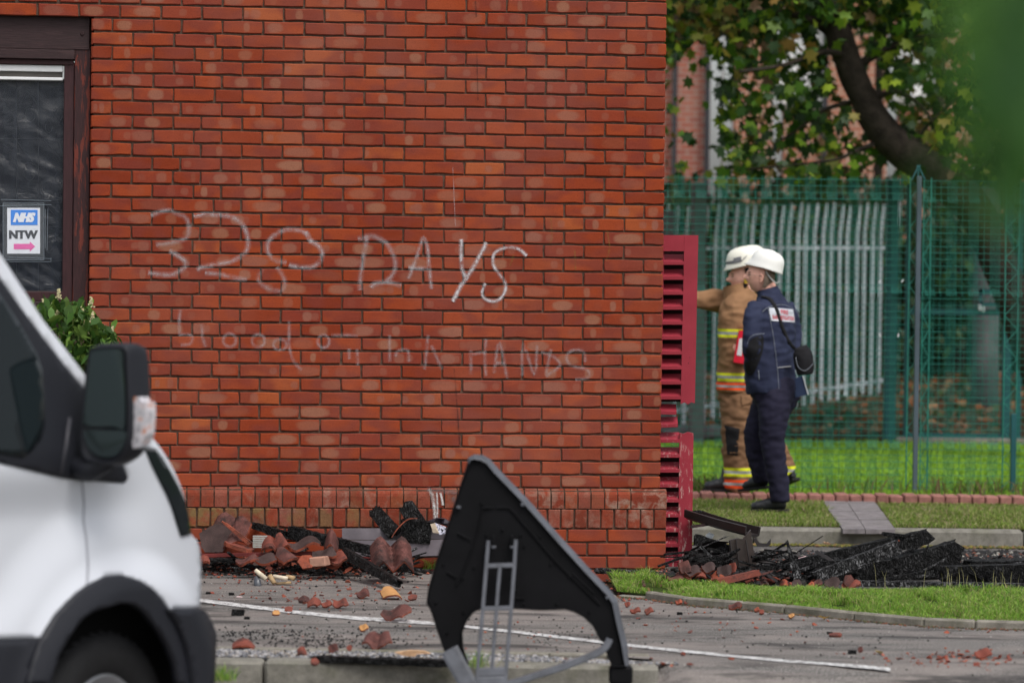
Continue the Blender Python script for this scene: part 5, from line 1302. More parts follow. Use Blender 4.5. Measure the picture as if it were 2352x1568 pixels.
def shard(label, px, py, w, dpt, prof='flat', tilt=0.0, yaw=0.0, roll=0.0, mats=('tile', 'clay'), th=.014, sides=7, irr=.3, amp=.05, lift=0.0, Y=None, name='tile_shard', cat='roof tile', group=None, outline=None, name_scale='F1'):
    w *= SCF.get(name_scale, 1.6); dpt *= 1.4; amp *= 1.5
    if outline is None:
        outline = []
        if irr == 0: outline = [(-.5, -.5), (.5, -.5), (.5, .5), (-.5, .5)]
        else:
            for k in range(sides):
                a = 2 * PI * k / sides + R.uniform(-.3, .3); r_ = R.uniform(1 - irr, 1) * .62; outline.append((max(-.5, min(.5, math.cos(a) * r_)), max(-.5, min(.5, math.sin(a) * r_))))
    ol = []
    for i, p in enumerate(outline):
        q = outline[(i + 1) % len(outline)]; k = 4 if prof != 'flat' else 2
        for j in range(k): ol.append((lerp(p[0], q[0], j / k) + (R.uniform(-.015, .015) if irr else 0), lerp(p[1], q[1], j / k) + (R.uniform(-.015, .015) if irr else 0)))
    v2, t = fill_poly(ol, .10 if prof != 'flat' else .5)
    def zf(x, y):
        if prof == 'roll': return amp * math.cos(x * PI)
        if prof == 'wave': return amp * (max(0, math.cos((x + .27) * PI * 2.4)) ** .6 if abs(x + .27) < .21 else max(0, math.cos((x - .27) * PI * 2.4)) ** .6 if abs(x - .27) < .21 else 0)
        if prof == 's': return amp * .5 * (math.sin(x * 2 * PI) + 1)
        return .15 * amp * math.sin(x * 3)
    RM = Matrix.Rotation(yaw, 3, 'Z') @ Matrix.Rotation(tilt, 3, 'X') @ Matrix.Rotation(roll, 3, 'Y')
    up = RM @ Vector((0, 0, 1)); top = [RM @ Vector((x * w, y * dpt, zf(x, y))) for x, y in v2]
    v, f, mi = solid_from(top, t, lambda p: -up * th)
    if tilt > .0: pass
    mz = min(p.z for p in v)
    if Y is None:
        g = on(px, py, 0); 
        if g.y > 18.3: g = on(px, py, gz(g.y))
    else: g = at(px, py, Y)
    base = Vector((g.x, g.y, g.z - mz + lift)); v = [p + base for p in v]
    o = obj(name, v, f, [M[mats[0]], M[mats[1]]], mi=mi); return tag(o, label, cat, group)
def A(f, x, y, Y): return at(*f(x, y), Y)
# --- pile at the foot of the wall, left
YL = 17.75
beam('long charred rafter slanting down over the tile heap left of the sign', A(F1, 900, 440, YL + .05), A(F1, 1580, 590, YL - .25), .075, .045, .05, jag=.03, rough=.009)
beam('short thick charred stick lying in front of the tile heap, pointing at the sign', A(F1, 1350, 610, YL - .35), A(F1, 1790, 865, 16.75), .055, .04, .05, jag=.03, rough=.008)
beam('charred plank end poking up at the left of the heap, beside the vent grille', A(F1, 600, 380, YL + .1), A(F1, 840, 465, YL - .1), .035, .05, .05)
beam('blackened cracked timber against the wall behind the big broken tile', A(F1, 440, 430, YL + .22), A(F1, 650, 440, YL + .22), .06, .06, .05, 'char2', rough=.012)
beam('blackened timber at the far left of the heap next to the van bumper', A(F1, 20, 440, YL + .15), A(F1, 290, 440, YL + .2), .12, .10, .08, rough=.014)
beam('dark red painted fascia strip lying across the tile heap', A(F1, 150, 628, YL - .22), A(F1, 1350, 600, YL - .22), .012, .012, .03, 'red_board', name='fascia_strip', rough=.001) if False else None
M['red_board'] = simple('sooty_dark_red_board', (.12, .02, .018), .55, .3, .5, 6, .2)
beam('dark red painted fascia strip lying across the tile heap', A(F1, 150, 632, YL - .22), A(F1, 1370, 603, YL - .22), .017, .015, .04, 'red_board', name='fascia_strip', rough=.001, jag=.005)
beam('dark red board end under the slanting rafter', A(F1, 1400, 640, YL - .05), A(F1, 1570, 645, YL - .05), .05, .05, .02, 'red_board', name='fascia_board', rough=.001, jag=.02)
beam('black charred board lying low under the fascia strip', A(F1, 150, 672, YL - .3), A(F1, 390, 672, YL - .3), .022, .02, .08)
# gutter
def gutter(label, p0, p1, w, hgt, lip='gutter', face='gutter_in', roll=0.0, group=None):
    bk = hgt + (.055 if face == 'gutter_in' else .006)
    ax = (p1 - p0).normalized(); dep = (Vector((0, 1, 0)) - ax * ax.y).normalized(); up = dep.cross(ax)
    if up.z < 0: up = -up
    prof = [(-w * .5, hgt), (-w * .5 - .006, hgt - .004), (-w * .5, .012), (-w * .25, 0), (w * .25, 0), (w * .5, .012), (w * .5, bk), (w * .5 - .01, bk), (w * .5 - .012, .02), (-w * .25, .01), (-w * .5 + .006, .02), (-w * .5 + .006, hgt)]
    v = []; f = []; n = len(prof)
    for p in (p0, (p0 + p1) / 2 - Vector((0, 0, .004)), p1):
        for a, b in prof: v.append(p + dep * a + up * b)
    mi = []
    for j in range(2):
        for i in range(n): f.append((j * n + i, j * n + (i + 1) % n, (j + 1) * n + (i + 1) % n, (j + 1) * n + i)); mi.append(1 if i in (7, 1) else 0)
    f += [tuple(range(n)), tuple(range(3 * n - 1, 2 * n - 1, -1))]; mi += [0, 0]
    o = obj('gutter', v, f, [M[lip], M[face]], mi=mi); return tag(o, label, 'gutter', group)
gutter('long gutter trough with mauve-grey face lying along the foot of the wall behind the sign', A(F1, 1330, 652, YL - .02), A(F1, 2330, 640, YL + .02), .10, .105)
beam('black charred rail resting on the back of the mauve gutter', A(F1, 1330, 520, YL + .07), A(F1, 2330, 498, YL + .09), .062, .07, .03, 'gutter', name='gutter_board', rough=.001, jag=.01)
# tall burnt bits by the sign
beam('thin charred board leaning against the plinth just left of the sign', A(F1, 1600, 255, YL + .12), A(F1, 1770, 450, YL - .02), .075, .085, .02, rough=.006, jag=.03)
beam('burnt black square tube leaning upright beside the sign', A(F1, 1870, 215, YL + .06), A(F1, 1985, 410, YL - .02), .085, .10, .06, rough=.004, jag=.01, name='burnt_tube', cat='tube')
beam('black slumped mass at the foot of the burnt tube', A(F1, 1830, 420, YL), A(F1, 2080, 440, YL), .12, .12, .12, rough=.02)
tag(obj('wire', *tube_vf(catmull([tuple(A(F1, *p, YL - .08)) for p in ((1745, 480), (1800, 400), (1880, 330), (1960, 320))], 5, False), .0035, 5), M['clay']), 'thin bent rusty strip curving up beside the burnt tube', 'wire')
def sheet_obj(name, label, cat, fn, poly, Y, th, mat, wav=.01, dY=0.0):
    v2, t = fill_poly([fn(*p) for p in poly], 8); c = sum(p[0] for p in v2) / len(v2)
    top = [at(x, y, Y + dY * (x - c) + wav * noise.noise((x * .06, y * .06, c))) for x, y in v2]; v, f, mi = solid_from(top, t, lambda p: Vector((0, th, .002)))
    return tag(obj(name, v, f, M[mat] if isinstance(mat, str) else mat), label, cat)
pp = NT('scorched_paper', .8, .2); pp.col(pp.ramp(pp.noise(40, 5), [(.42, (.02, .02, .025)), (.5, (.5, .5, .6)), (.7, (.68, .66, .72))]))
sheet_obj('paper', 'scorched white paper sheet beside the sign edge on the gutter', 'paper', F1, [(2110, 360), (2200, 395), (2195, 450), (2145, 460)], YL - .05, .002, pp.m)
sheet_obj('card', 'pale cream card with burnt edge beside the scorched paper', 'card', F1, [(2070, 372), (2108, 362), (2145, 448), (2090, 440)], YL - .06, .003, simple('cream_card', (.45, .37, .28), .8, .2, .2, 40, .2))
sheet_obj('bag', 'crumpled black plastic bag on top of the heap against the sign edge', 'bag', F1, [(2050, 345), (2120, 318), (2190, 325), (2235, 350), (2215, 390), (2150, 365), (2090, 362)], YL, .03, simple('dull_purple_plastic', (.03, .025, .035), .4, .5, .3, 8, .2), .05)
# vent grille
gr = empty('vent_grille', A(F1, 640, 560, YL - .06), 'perforated pale metal vent grille standing in the tile heap', 'grille')
mb = MB(); c0 = A(F1, 582, 468, YL - .06); c1 = A(F1, 700, 562, YL - .06); nx = 11; W_, H_ = c1.x - c0.x, c0.z - c1.z
for i in range(nx + 1): x = c0.x + W_ * i / nx; mb.box(x - .0018, x + .0018, c0.y, c0.y + .003, c1.z, c0.z)
for j in range(6): z = c1.z + H_ * j / 5; mb.box(c0.x - .002, c1.x + .002, c0.y - .001, c0.y + .004, z - .003, z + .003)
mb.build('grille_bars', simple('pale_zinc', (.40, .40, .37), .6, .4, .15, 20, 0), gr)
TL = 'tile_red'
shard('big broken pantile with orange edge ribs leaning against the wall, left of the heap', *F1(370, 615), .15, .17, 'wave', .85, -.5, .0, ('tile', 'clay'), amp=.03, irr=.12, Y=YL - .0, lift=.01)
mb = MB()
for k in range(3):
    mb.tube([A(F1, 318 + k * 16, 345 + k * 8, YL - .1), A(F1, 545 + k * 12, 545 - k * 10, YL - .12)], .006, 5)
tag(mb.build('tile_rib', M['clay']), 'orange ribbed tile edge lying over the big broken pantile', 'roof tile')
shard('flat orange-edged tile strip lying below the big broken pantile', *F1(465, 610), .055, .12, 'flat', .25, 1.4, 0, ('tile_red', 'clay'), irr=.1, Y=YL - .12, amp=.01, th=.02)
shard('dark sooty tile leaning at the left end of the heap', *F1(270, 612), .13, .12, 'flat', 1.1, -.2, 0, ('tile_dark', 'clay'), irr=.25, Y=YL - .06, amp=.01)
specs = [(715, 605, .055, .10, 'roll', .35, .1, ('tile_red', 'clay'), .03, 'orange half-round ridge tile lying right of the vent grille'),
 (820, 598, .05, .09, 'roll', .5, .5, ('tile_red', 'clay'), .035, 'upright red tile end with a hollow, right of the orange ridge tile'),
 (1000, 600, .12, .09, 's', .25, .2, ('tile_dark', 'clay'), .03, 'curved sooty tile with a red edge under the long rafter'),
 (1235, 603, .05, .12, 'roll', .45, .0, ('tile', 'clay'), .05, 'rounded sanded tile hump against the mauve gutter'),
 (865, 705, .065, .11, 'roll', .35, .7, ('tile', 'clay'), .035, 'curved sooty tile lying in front of the fascia strip'),
 (1180, 690, .09, .08, 's', .5, -.3, ('tile_dark', 'clay'), .02, 'dark tile fragment behind the orange hexagonal piece'),
 (1290, 715, .07, .08, 's', .4, .4, ('tile_red', 'clay'), .025, 'jagged red tile piece right of the buff block'),
 (690, 715, .08, .07, 's', .4, .3, ('tile_dark', 'clay'), .015, 'dark curved tile fragment under the fascia strip'),
 (530, 725, .08, .06, 's', .35, -.2, ('tile', 'clay'), .02, 'flattish plum tile fragment near the van end of the heap'),
 (175, 705, .035, .05, 'roll', .4, .2, ('tile_red', 'clay'), .012, 'small orange tile end touching the van bumper'),
 (840, 720, .04, .04, 'flat', .9, .3, ('tile_red', 'clay'), .01, 'small orange chip beside the curved sooty tile'),
 (1250, 745, .06, .05, 'flat', .8, -.3, ('tile_red', 'clay'), .01, 'flat red chip in front of the buff block'),
 (1130, 745, .06, .05, 's', .7, .3, ('tile_dark', 'clay'), .01, 'dark red chip right of the orange hexagonal piece')]
for x, y, w, d_, pr, ti, ya, mt, am, lab in specs: shard(lab, *F1(x, y), w, d_, pr, ti, ya, 0, mt, amp=am, irr=.18, Y=YL - .25 if y < 620 else YL - .42)
hexo = [(-.5, 0), (-.25, .48), (.2, .5), (.5, .05), (.28, -.45), (-.2, -.5)]
shard('bright orange six-sided tile piece at the front of the heap', *F1(1030, 752), .064, .055, 'flat', 1.1, .05, 0, ('clay', 'clay'), amp=.003, outline=hexo, irr=.05, Y=YL - .5, th=.02)
o = obj('brick_piece', *box_vf(-.045, .045, -.04, .04, 0, .05, X=Vector((.94, -.3, .1)).normalized(), Y=Vector((.3, .94, 0)).normalized(), Z=Vector((-.1, 0, 1)), O=A(F1, 1145, 720, YL - .48), bev=.004), simple('buff_block', (.40, .22, .16), .9, .2, .2, 30, .6)); tag(o, 'buff-pink brick end beside the orange six-sided piece', 'brick')
shard('large double-roll sanded tile lying before the mauve gutter, left of the sign', *F1(1745, 765), .138, .17, 'wave', .5, .12, 0, ('tile', 'clay'), amp=.045, irr=0, Y=YL - .55, th=.012)
# scrolls and bag on the tarmac
YB_ = on(*F1(760, 880), 0).y
M['scroll'] = simple('scorched_paper_roll', (.42, .29, .16), .8, .2, .4, 14, .3); M['scroll2'] = simple('pale_paper_roll', (.6, .52, .40), .8, .2, .3, 24, .3)
for a, b, r0, r1, m_, lab in (((600, 755), (690, 830), .012, .014, 'scroll2', 'pale rolled paper tube sticking up from the small litter pile'), ((720, 800), (760, 865), .014, .012, 'scroll', 'brown rolled paper lying at the middle of the small litter pile'), ((750, 805), (870, 825), .010, .011, 'scroll2', 'cream paper tube lying to the right in the small litter pile'), ((860, 805), (925, 825), .009, .014, 'scroll', 'brown flared paper roll at the right end of the small litter pile'), ((770, 868), (900, 858), .006, .008, 'scroll', 'thin brown paper roll at the front of the small litter pile')):
    tag(obj('paper_roll', *tube_vf([A(F1, *a, YB_), A(F1, *b, YB_ - .02)], [r0, r1], 10), M[m_], smooth=True), lab, 'paper roll')
v, f = tube_vf([A(F1, 625, 912, YB_ - .04), A(F1, 620, 890, YB_ - .04), A(F1, 615, 850, YB_ - .03), A(F1, 600, 815, YB_ - .02)], [.02, .023, .02, .006], 14); v = [p + Vector((noise.noise(p * 40), 0, noise.noise(p * 50))) * .008 for p in v]
tag(obj('rubbish_bag', v, f, simple('shiny_dark_bag', (.05, .055, .065), .3, .6, .5, 30, .3), smooth=True), 'small shiny dark bag at the left of the litter pile', 'bag')
p = A(F1, 465, 985, on(*F1(465, 985), 0).y); tag(obj('marker_pen', *tube_vf([p - Vector((.013, 0, -.004)), p + Vector((.013, 0, .002))], .004, 8), simple('red_white_plastic', (.6, .45, .45), .5, .4, .3, 60, 0)), 'small red and white tube lying behind the bay line', 'tube')
# pieces out on the tarmac
tp_specs = [(F1, 1500, 995, .045, .05, 's', .5, .2, ('tile', 'clay'), .014, 'ragged red tile piece left of the buff curved tile'), (F1, 1740, 998, .064, .09, 'roll', .30, .35, ('tile_buff', 'clay'), .022, 'buff yellow curved tile on the tarmac left of the sign'),
 (F1, 1920, 1012, .03, .03, 'flat', .7, 0, ('tile_red', 'clay'), .01, 'orange chip just right of the buff curved tile'), (F5, 1010, 225, .03, .035, 'roll', .6, .2, ('tile', 'clay'), .01, 'stubby red tile piece behind the bay line, left of the dark-mouthed one'),
 (F5, 1095, 265, .035, .05, 'roll', .5, .1, ('tile_red', 'clay'), .016, 'red curved tile piece with a dark hollow behind the bay line'), (F5, 1200, 265, .028, .03, 's', .6, 0, ('tile_red', 'clay'), .008, 'small red piece between two bigger curved pieces behind the bay line'),
 (F5, 1320, 270, .042, .04, 's', .7, -.2, ('tile_red', 'clay'), .014, 'wavy orange-red tile piece right of its neighbours behind the bay line'), (F5, 880, 300, .022, .03, 'flat', .5, .2, ('tile_red', 'clay'), .006, 'red chip lying on the bay line, left part'),
 (F5, 1780, 378, .072, .075, 's', .55, -.25, ('tile', 'clay'), .022, 'large wavy red tile with a pale streak lying on the bay line'), (F5, 775, 330, .018, .02, 'flat', .8, .3, ('tile_buff', 'clay'), .006, 'small orange-buff chip just below the bay line'),
 (F5, 1510, 465, .022, .03, 's', .6, .2, ('tile_buff', 'clay'), .008, 'buff grey chip alone between the bay line and the gravel'), (F5, 1625, 615, .066, .10, 'wave', .42, -.1, ('tile', 'clay'), .014, 'long sanded tile piece in front, above the gravel edging'),
 (F5, 500, 615, .05, .05, 'roll', .4, .1, ('tile_red', 'clay'), .016, 'orange-red curved shard on the gravel edging next to the van'), (F5, 990, 668, .022, .03, 'roll', .8, .2, ('tile_red', 'clay'), .012, 'chunky red lump on the gravel edging'),
 (F5, 1250, 650, .022, .03, 's', 1.1, .5, ('tile', 'clay'), .012, 'upright plum-red lump just behind the gravel edging'), (F5, 1388, 630, .012, .02, 'flat', 1.1, 0, ('tile_red', 'clay'), .006, 'small upright red chip right of the plum-red lump'),
 (F5, 1100, 750, .018, .03, 'flat', .6, .3, ('tile_red', 'clay'), .006, 'red chip lying in the gravel strip'), (G4, 715, 1460, .014, .02, 's', 1.1, .2, ('tile', 'clay'), .006, 'upright dark red chip on the tarmac beyond the bay line'),
 (G4, 1860, 1515, .05, .04, 's', .6, .1, ('tile_red', 'clay'), .01, 'largest ragged red fragment at the bottom right of the tarmac'), (G4, 480, 1312, .04, .03, 'flat', .25, .1, ('tile_red', 'clay'), .004, 'thin red sliver with a black end near the kerb edging'),
 (G3, 575, 1365, .03, .03, 's', .5, .2, ('tile_red', 'clay'), .01, 'red shard at the sign edge, right one of a pair'), (G3, 440, 1355, .035, .03, 's', .5, -.2, ('tile_red', 'clay'), .01, 'red shard at the sign edge, left one of a pair'),
 (G3, 360, 1288, .018, .02, 's', .9, .2, ('tile_red', 'clay'), .008, 'small red lump between the sign and the grass'), (G3, 480, 1115, .045, .05, 's', .5, .2, ('tile', 'clay'), .012, 'flat plum tile piece on the thin grass by the plinth'),
 (G3, 355, 1155, .026, .03, 'flat', .7, .3, ('clay', 'clay'), .008, 'orange shard below the plum piece on the thin grass'), (G3, 550, 1160, .024, .03, 's', .6, 0, ('tile_red', 'clay'), .008, 'salmon shard on the thin grass, right of the orange one'),
 (G3, 720, 1110, .03, .04, 'flat', .9, .3, ('tile', 'clay'), .008, 'upright dark tile chip where the grass begins'), (G3, 895, 1200, .026, .04, 'roll', 1.1, .1, ('tile', 'clay'), .01, 'upright plum tile stub at the tip of the grass edging'),
 (G3, 800, 1200, .02, .03, 'flat', 1.0, -.3, ('tile_buff', 'clay'), .006, 'buff chip beside the plum tile stub'), (G3, 880, 1265, .024, .02, 's', .7, .1, ('clay', 'clay'), .006, 'pale orange shard in front of the plum tile stub'),
 (G3, 965, 1262, .022, .02, 's', .6, 0, ('tile_red', 'clay'), .006, 'salmon shard at the tip of the concrete edging'), (G3, 1450, 1315, .045, .04, 's', .45, -.2, ('tile', 'clay'), .01, 'long mossy red tile piece against the concrete edging'),
 (G3, 1230, 1275, .05, .04, 's', .4, .1, ('tile_dark', 'clay'), .01, 'sooty tile heap fragment against the concrete edging'), (G3, 1670, 1340, .018, .02, 's', .6, 0, ('clay', 'clay'), .005, 'bright orange chip below the concrete edging'),
 (G3, 1720, 1362, .016, .02, 'flat', .7, 0, ('tile_red', 'clay'), .005, 'dark red chip next to the bright orange chip'), (G4, 70, 1145, .02, .02, 's', .7, 0, ('tile_buff', 'clay'), .006, 'pale pink chip at the foot of the concrete edging')]
for fn, x, y, w, d_, pr, ti, ya, mt, am, lab in tp_specs: shard(lab, *fn(x, y), w, d_, pr, ti, ya, 0, mt, amp=am, irr=.25, th=.009, name_scale='F5' if fn is F5 else 'G3')
for px, py, s_, lab in ((F5(455, 325)[0], F5(455, 328)[1], .028, 'charcoal block on the tarmac below the bay line'), (F5(530, 358)[0], F5(530, 360)[1], .012, 'small charcoal lump right of the charcoal block'), (F1(203, 955)[0], F1(203, 955)[1], .011, 'charcoal lump behind the bay line next to the van'), (F1(400, 965)[0], F1(400, 965)[1], .013, 'charcoal lump left of the red and white tube'), (*G3(890, 1362), .012, 'charcoal lump right of the sign foot'), (*G4(425, 1285), .010, 'black knob at the end of the red sliver'), (*G4(635, 1470), .017, 'flat charcoal sliver left of the upright dark red chip')):
    p = on(px, py, 0); beam(lab, p + Vector((-s_, 0, s_ * .5)), p + Vector((s_, 0, s_ * .5)), s_ * 1.1, s_, s_ * 1.2, name='charcoal_lump', cat='charcoal', n=6, rough=.004, jag=.004)
beam('long thin charred lath with pale split wood lying along the gravel edging', on(*F5(1110, 690), .012), on(*F5(2250, 730), .012), .022, .03, .06, rough=.010, n=40, name='charred_lath')
sheet_obj('wood_splinter', 'pale orange unburnt splinter on top of the charred lath', 'splinter', F5, [(1770, 640), (1900, 622), (2020, 628), (2070, 648), (1960, 652), (1940, 672), (1850, 668)], on(*F5(1900, 690), 0).y - .035, .01, simple('raw_split_wood', (.55, .34, .2), .8, .2, .3, 30, .3), .004)

# --- pile at the right
beam('low charred log along the base of the plinth behind the grass', A(G3, 60, 915, 17.95), A(G3, 730, 950, 17.8), .03, .022, .06, 'char2', rough=.008)
o = obj('loose_brick', *box_vf(0, .018, 0, .08, 0, .03, O=A(G3, 715, 1035, 17.7), bev=.003), M['tile']); tag(o, 'brick end standing out at the foot of the wall corner', 'brick')
YR = 17.35
beam('huge charred block, widest of the burnt timbers, with a ragged right end', A(G4, 700, 770, YR + .35), A(G4, 1600, 560, YR + .5), .12, .17, .12, rough=.016, jag=.05, n=34)
beam('charred rafter with deep square cracks slanting up to the right, in front', A(G4, 280, 760, YR + .02), A(G4, 1065, 470, YR + .12), .060, .075, .06, 'char2', rough=.005, jag=.01, n=34)
beam('long charred rafter behind the cracked one, ending in a jagged tip', A(G4, 120, 650, YR + .3), A(G4, 1320, 380, YR + .45), .075, .08, .06, rough=.007, jag=.05, n=34)
beam('thin black tongue of burnt wood on top of the highest rafter', A(G4, 935, 350, YR + .4), A(G4, 1110, 365, YR + .4), .02, .012, .04, rough=.004, jag=.02)
beam('horizontal charred beam running out of the right edge', A(G4, 1480, 745, YR + .2), A(G4, 2340, 735, YR + .15), .11, .125, .09, rough=.005, jag=.03, n=34)
beam('low charred sole plate lying right behind the grass', A(G4, 690, 830, YR - .02), A(G4, 2340, 850, YR - .05), .05, .04, .06, 'char2', rough=.008, n=44)
beam('charred infill timber under the cracked rafter', A(G4, 100, 800, YR + .25), A(G4, 1000, 720, YR + .35), .13, .15, .08, rough=.012, n=30)
for x, y in ((1072, 412), (1072, 458)): p = A(G4, x, y, YR + .2); tag(obj('nail', *tube_vf([p, p - Vector((0, .008, 0))], .004, 6), M['clay']), {412: 'rusty nail head on the rafter end, upper one', 458: 'rusty nail head on the rafter end, lower one'}[y], 'nail')
beam('cracked charred spike standing upright left of the burnt rafters', A(G3, 2090, 1000, YR + .0), A(G3, 1975, 620, YR + .02), .05, .014, .045, 'char2', rough=.008, jag=.01, taper=.35)
beam('dark slate-like strip leaning on the burnt rafters at their left end', A(G4, 310, 520, YR + .15), A(G4, 450, 600, YR + .1), .018, .018, .01, 'gutter', name='metal_strip', cat='metal strip', rough=.001)
beam('black flat board lying over the left end of the cracked rafter', A(G4, 360, 615, YR + .1), A(G4, 560, 600, YR + .1), .012, .01, .05, rough=.002, name='charred_board')
YG = 17.7
beam('broad charred slab at the right edge above the horizontal beam', A(G4, 1700, 640, YR + .5), A(G4, 2340, 640, YR + .55), .05, .06, .15, rough=.012, jag=.03)
beam('charred offcut leaning behind the shutter foot on the gutter heap', A(G3, 1060, 600, YG + .5), A(G3, 1430, 720, YG + .4), .06, .05, .06, rough=.010, jag=.03)
def plank(label, fn, poly, Y, dY, th, mat, name='board', cat='board', lean=0.0):
    ps = [fn(*p) for p in poly]; c = sum(p[0] for p in ps) / len(ps); cy = sum(p[1] for p in ps) / len(ps)
    top = [at(x, y, Y + dY * (x - c) - lean * (y - cy)) for x, y in ps]; n = len(top)
    v = top + [p + Vector((0, th, -.001)) for p in top]; f = [tuple(range(n - 1, -1, -1)), tuple(range(n, 2 * n))] + [(i, (i + 1) % n, n + (i + 1) % n, n + i) for i in range(n)]
    return tag(obj(name, v, f, M[mat]), label, cat)
gutter('dark gutter length sloping down to the right behind the shutter foot', A(G3, 1000, 400, YG + .7), A(G3, 1620, 575, YG + .2), .10, .055, face='gutter')
gutter('dark gutter length lying flat beyond the standing downpipe', A(G3, 1240, 720, YG + .5), A(G3, 1900, 790, YG + .3), .05, .012, face='gutter')
gutter('thin dark trough lying low behind the standing downpipe', A(G3, 1240, 770, YG + .3), A(G3, 1850, 850, YG + .2), .05, .01, face='gutter')
plank('purple-brown board with a pale broken tip jutting out behind the shutter', G3, [(1000, 460), (1350, 405), (1385, 412), (1330, 430), (1250, 450), (1000, 488)], YG + .5, 0, .02, 'burgundy2')
plank('broad dark board leaning down to the left beside the shutter foot', G3, [(1000, 700), (1150, 628), (1240, 612), (1400, 622), (1010, 815), (1000, 815)], YG + .35, .0, .012, 'gutter', lean=-.006)
plank('bent dark flashing strip curling up right of the standing downpipe', G3, [(1630, 590), (1660, 585), (1700, 635), (1770, 640), (1815, 590), (1810, 650), (1780, 672), (1680, 672)], YG + .2, 0, .02, 'gutter', name='flashing', cat='flashing')
plank('thin black rod lying across the boards behind the shutter', G3, [(1030, 385), (1200, 395), (1330, 430), (1325, 445), (1190, 412), (1030, 400)], YG + .6, 0, .02, 'gutter', name='rod', cat='rod')
tag(obj('burnt_bracket', *tube_vf(catmull([tuple(A(G3, *p, YG + .7)) for p in ((1020, 330), (1090, 320), (1180, 350), (1230, 400))], 4, False), .011, 7), M['char']), 'bent burnt bracket curving over the boards behind the shutter', 'bracket')
dpz = MB(); poly = [(1395, 610), (1475, 590), (1530, 600), (1610, 505), (1635, 690), (1670, 870), (1640, 925), (1440, 930), (1400, 780)]
plank('dark brown box gutter end standing on end with a pointed torn corner', G3, poly, YG + .02, .0003, .05, 'gutter_brown', 'gutter_end', 'gutter') if 'gutter_brown' in M else None
M['gutter_brown'] = simple('dark_brown_gutter_face', (.030, .021, .018), .4, .5, .4, 9, .2)
plank('dark brown box gutter end standing on end with a pointed torn corner', G3, poly, YG + .02, .0003, .05, 'gutter_brown', 'gutter_end', 'gutter')
for a, b in (((1462, 600), (1500, 925)), ((1560, 600), (1610, 920)), ((1400, 612), (1445, 925))): tag(obj('gutter_rib', *tube_vf([A(G3, *a, YG - .0), A(G3, *b, YG - .0)], .004, 5), M['gutter']), {1462: 'raised rib near the middle of the standing gutter end', 1560: 'raised rib at the right of the standing gutter end', 1400: 'raised rib along the left edge of the standing gutter end'}[a[0]], 'gutter rib')
beam('black slumped debris filling the gap under the leaning board', A(G3, 1030, 840, YG + .15), A(G3, 1390, 840, YG + .25), .10, .10, .25, rough=.012)
rspec = [(930, 950, .045, .05, 's', 1.1, .5, ('tile', 'clay'), .02, 'zigzag broken tile leaning on the shutter foot'), (1020, 985, .06, .06, 's', .5, .2, ('tile_dark', 'clay'), .015, 'sooty tile shard at the shutter foot'), (1110, 1000, .05, .05, 'roll', .6, -.2, ('tile_red', 'clay'), .02, 'red curved shard right of the shutter foot'),
 (1180, 950, .05, .05, 's', .7, .3, ('tile_dark', 'clay'), .015, 'dark crumpled tile piece behind the red curved shard'), (1340, 985, .055, .05, 's', 1.0, .1, ('tile_dark', 'clay'), .02, 'wavy upright tile with orange broken rim'), (1420, 945, .03, .04, 's', 1.2, .1, ('tile_red', 'clay'), .018, 'curled red rim of a broken tile behind the long roll tile'),
 (1310, 1030, .07, .07, 'roll', .35, .5, ('clay', 'clay'), .018, 'pinkish tile piece at the left end of the long roll tile'), (1950, 1095, .034, .03, 'roll', .9, 0, ('clay', 'clay'), .022, 'bright orange arched tile end in front of the spike'), (1580, 1060, .02, .03, 'flat', 1.1, .2, ('tile_red', 'clay'), .006, 'small pink shard right of the long roll tile'),
 (2090, 1095, .03, .03, 'flat', .9, .3, ('tile_dark', 'clay'), .006, 'grey slate chip right of the orange arched end'), (850, 1035, .06, .05, 's', .45, .1, ('tile', 'clay'), .012, 'flat plum tile piece in the grass by the shutter foot'), (1730, 1080, .03, .03, 's', .7, .1, ('tile', 'clay'), .01, 'plum chip at the back edge of the grass'), (1200, 1035, .06, .05, 's', .3, 0, ('tile_red', 'clay'), .01, 'red shard lying flat between two curved ones')]
for x, y, w, d_, pr, ti, ya, mt, am, lab in rspec: shard(lab, *G3(x, y), w, d_, pr, ti, ya, 0, mt, amp=am, irr=.2, Y=17.3, th=.011)
gspec = [(450, 870, .042, .05, 's', 1.15, 0, ('tile_dark', 'clay'), .008, 'dark slate-coloured tile with red edge leaning on the rafter'), (610, 860, .03, .05, 'flat', 1.3, .3, ('tile', 'clay'), .01, 'pointed brown tile leaning behind the orange broken edge'), (630, 882, .05, .05, 's', .6, -.4, ('tile_red', 'clay'), .014, 'orange-red broken tile at the grass edge'), (260, 870, .025, .03, 'roll', .9, .2, ('clay', 'clay'), .012, 'orange tile stub left of the slate-coloured tile'), (120, 870, .03, .04, 'flat', 1.0, -.2, ('tile_dark', 'clay'), .008, 'dark tile chip left of the orange stub'), (310, 850, .03, .03, 's', .8, .1, ('tile', 'clay'), .01, 'plum tile chip between the orange stub and the slate-coloured tile')]
for x, y, w, d_, pr, ti, ya, mt, am, lab in gspec: shard(lab, *G4(x, y), w, d_, pr, ti, ya, 0, mt, amp=am, irr=.15, Y=17.05, th=.011, name_scale='G4')
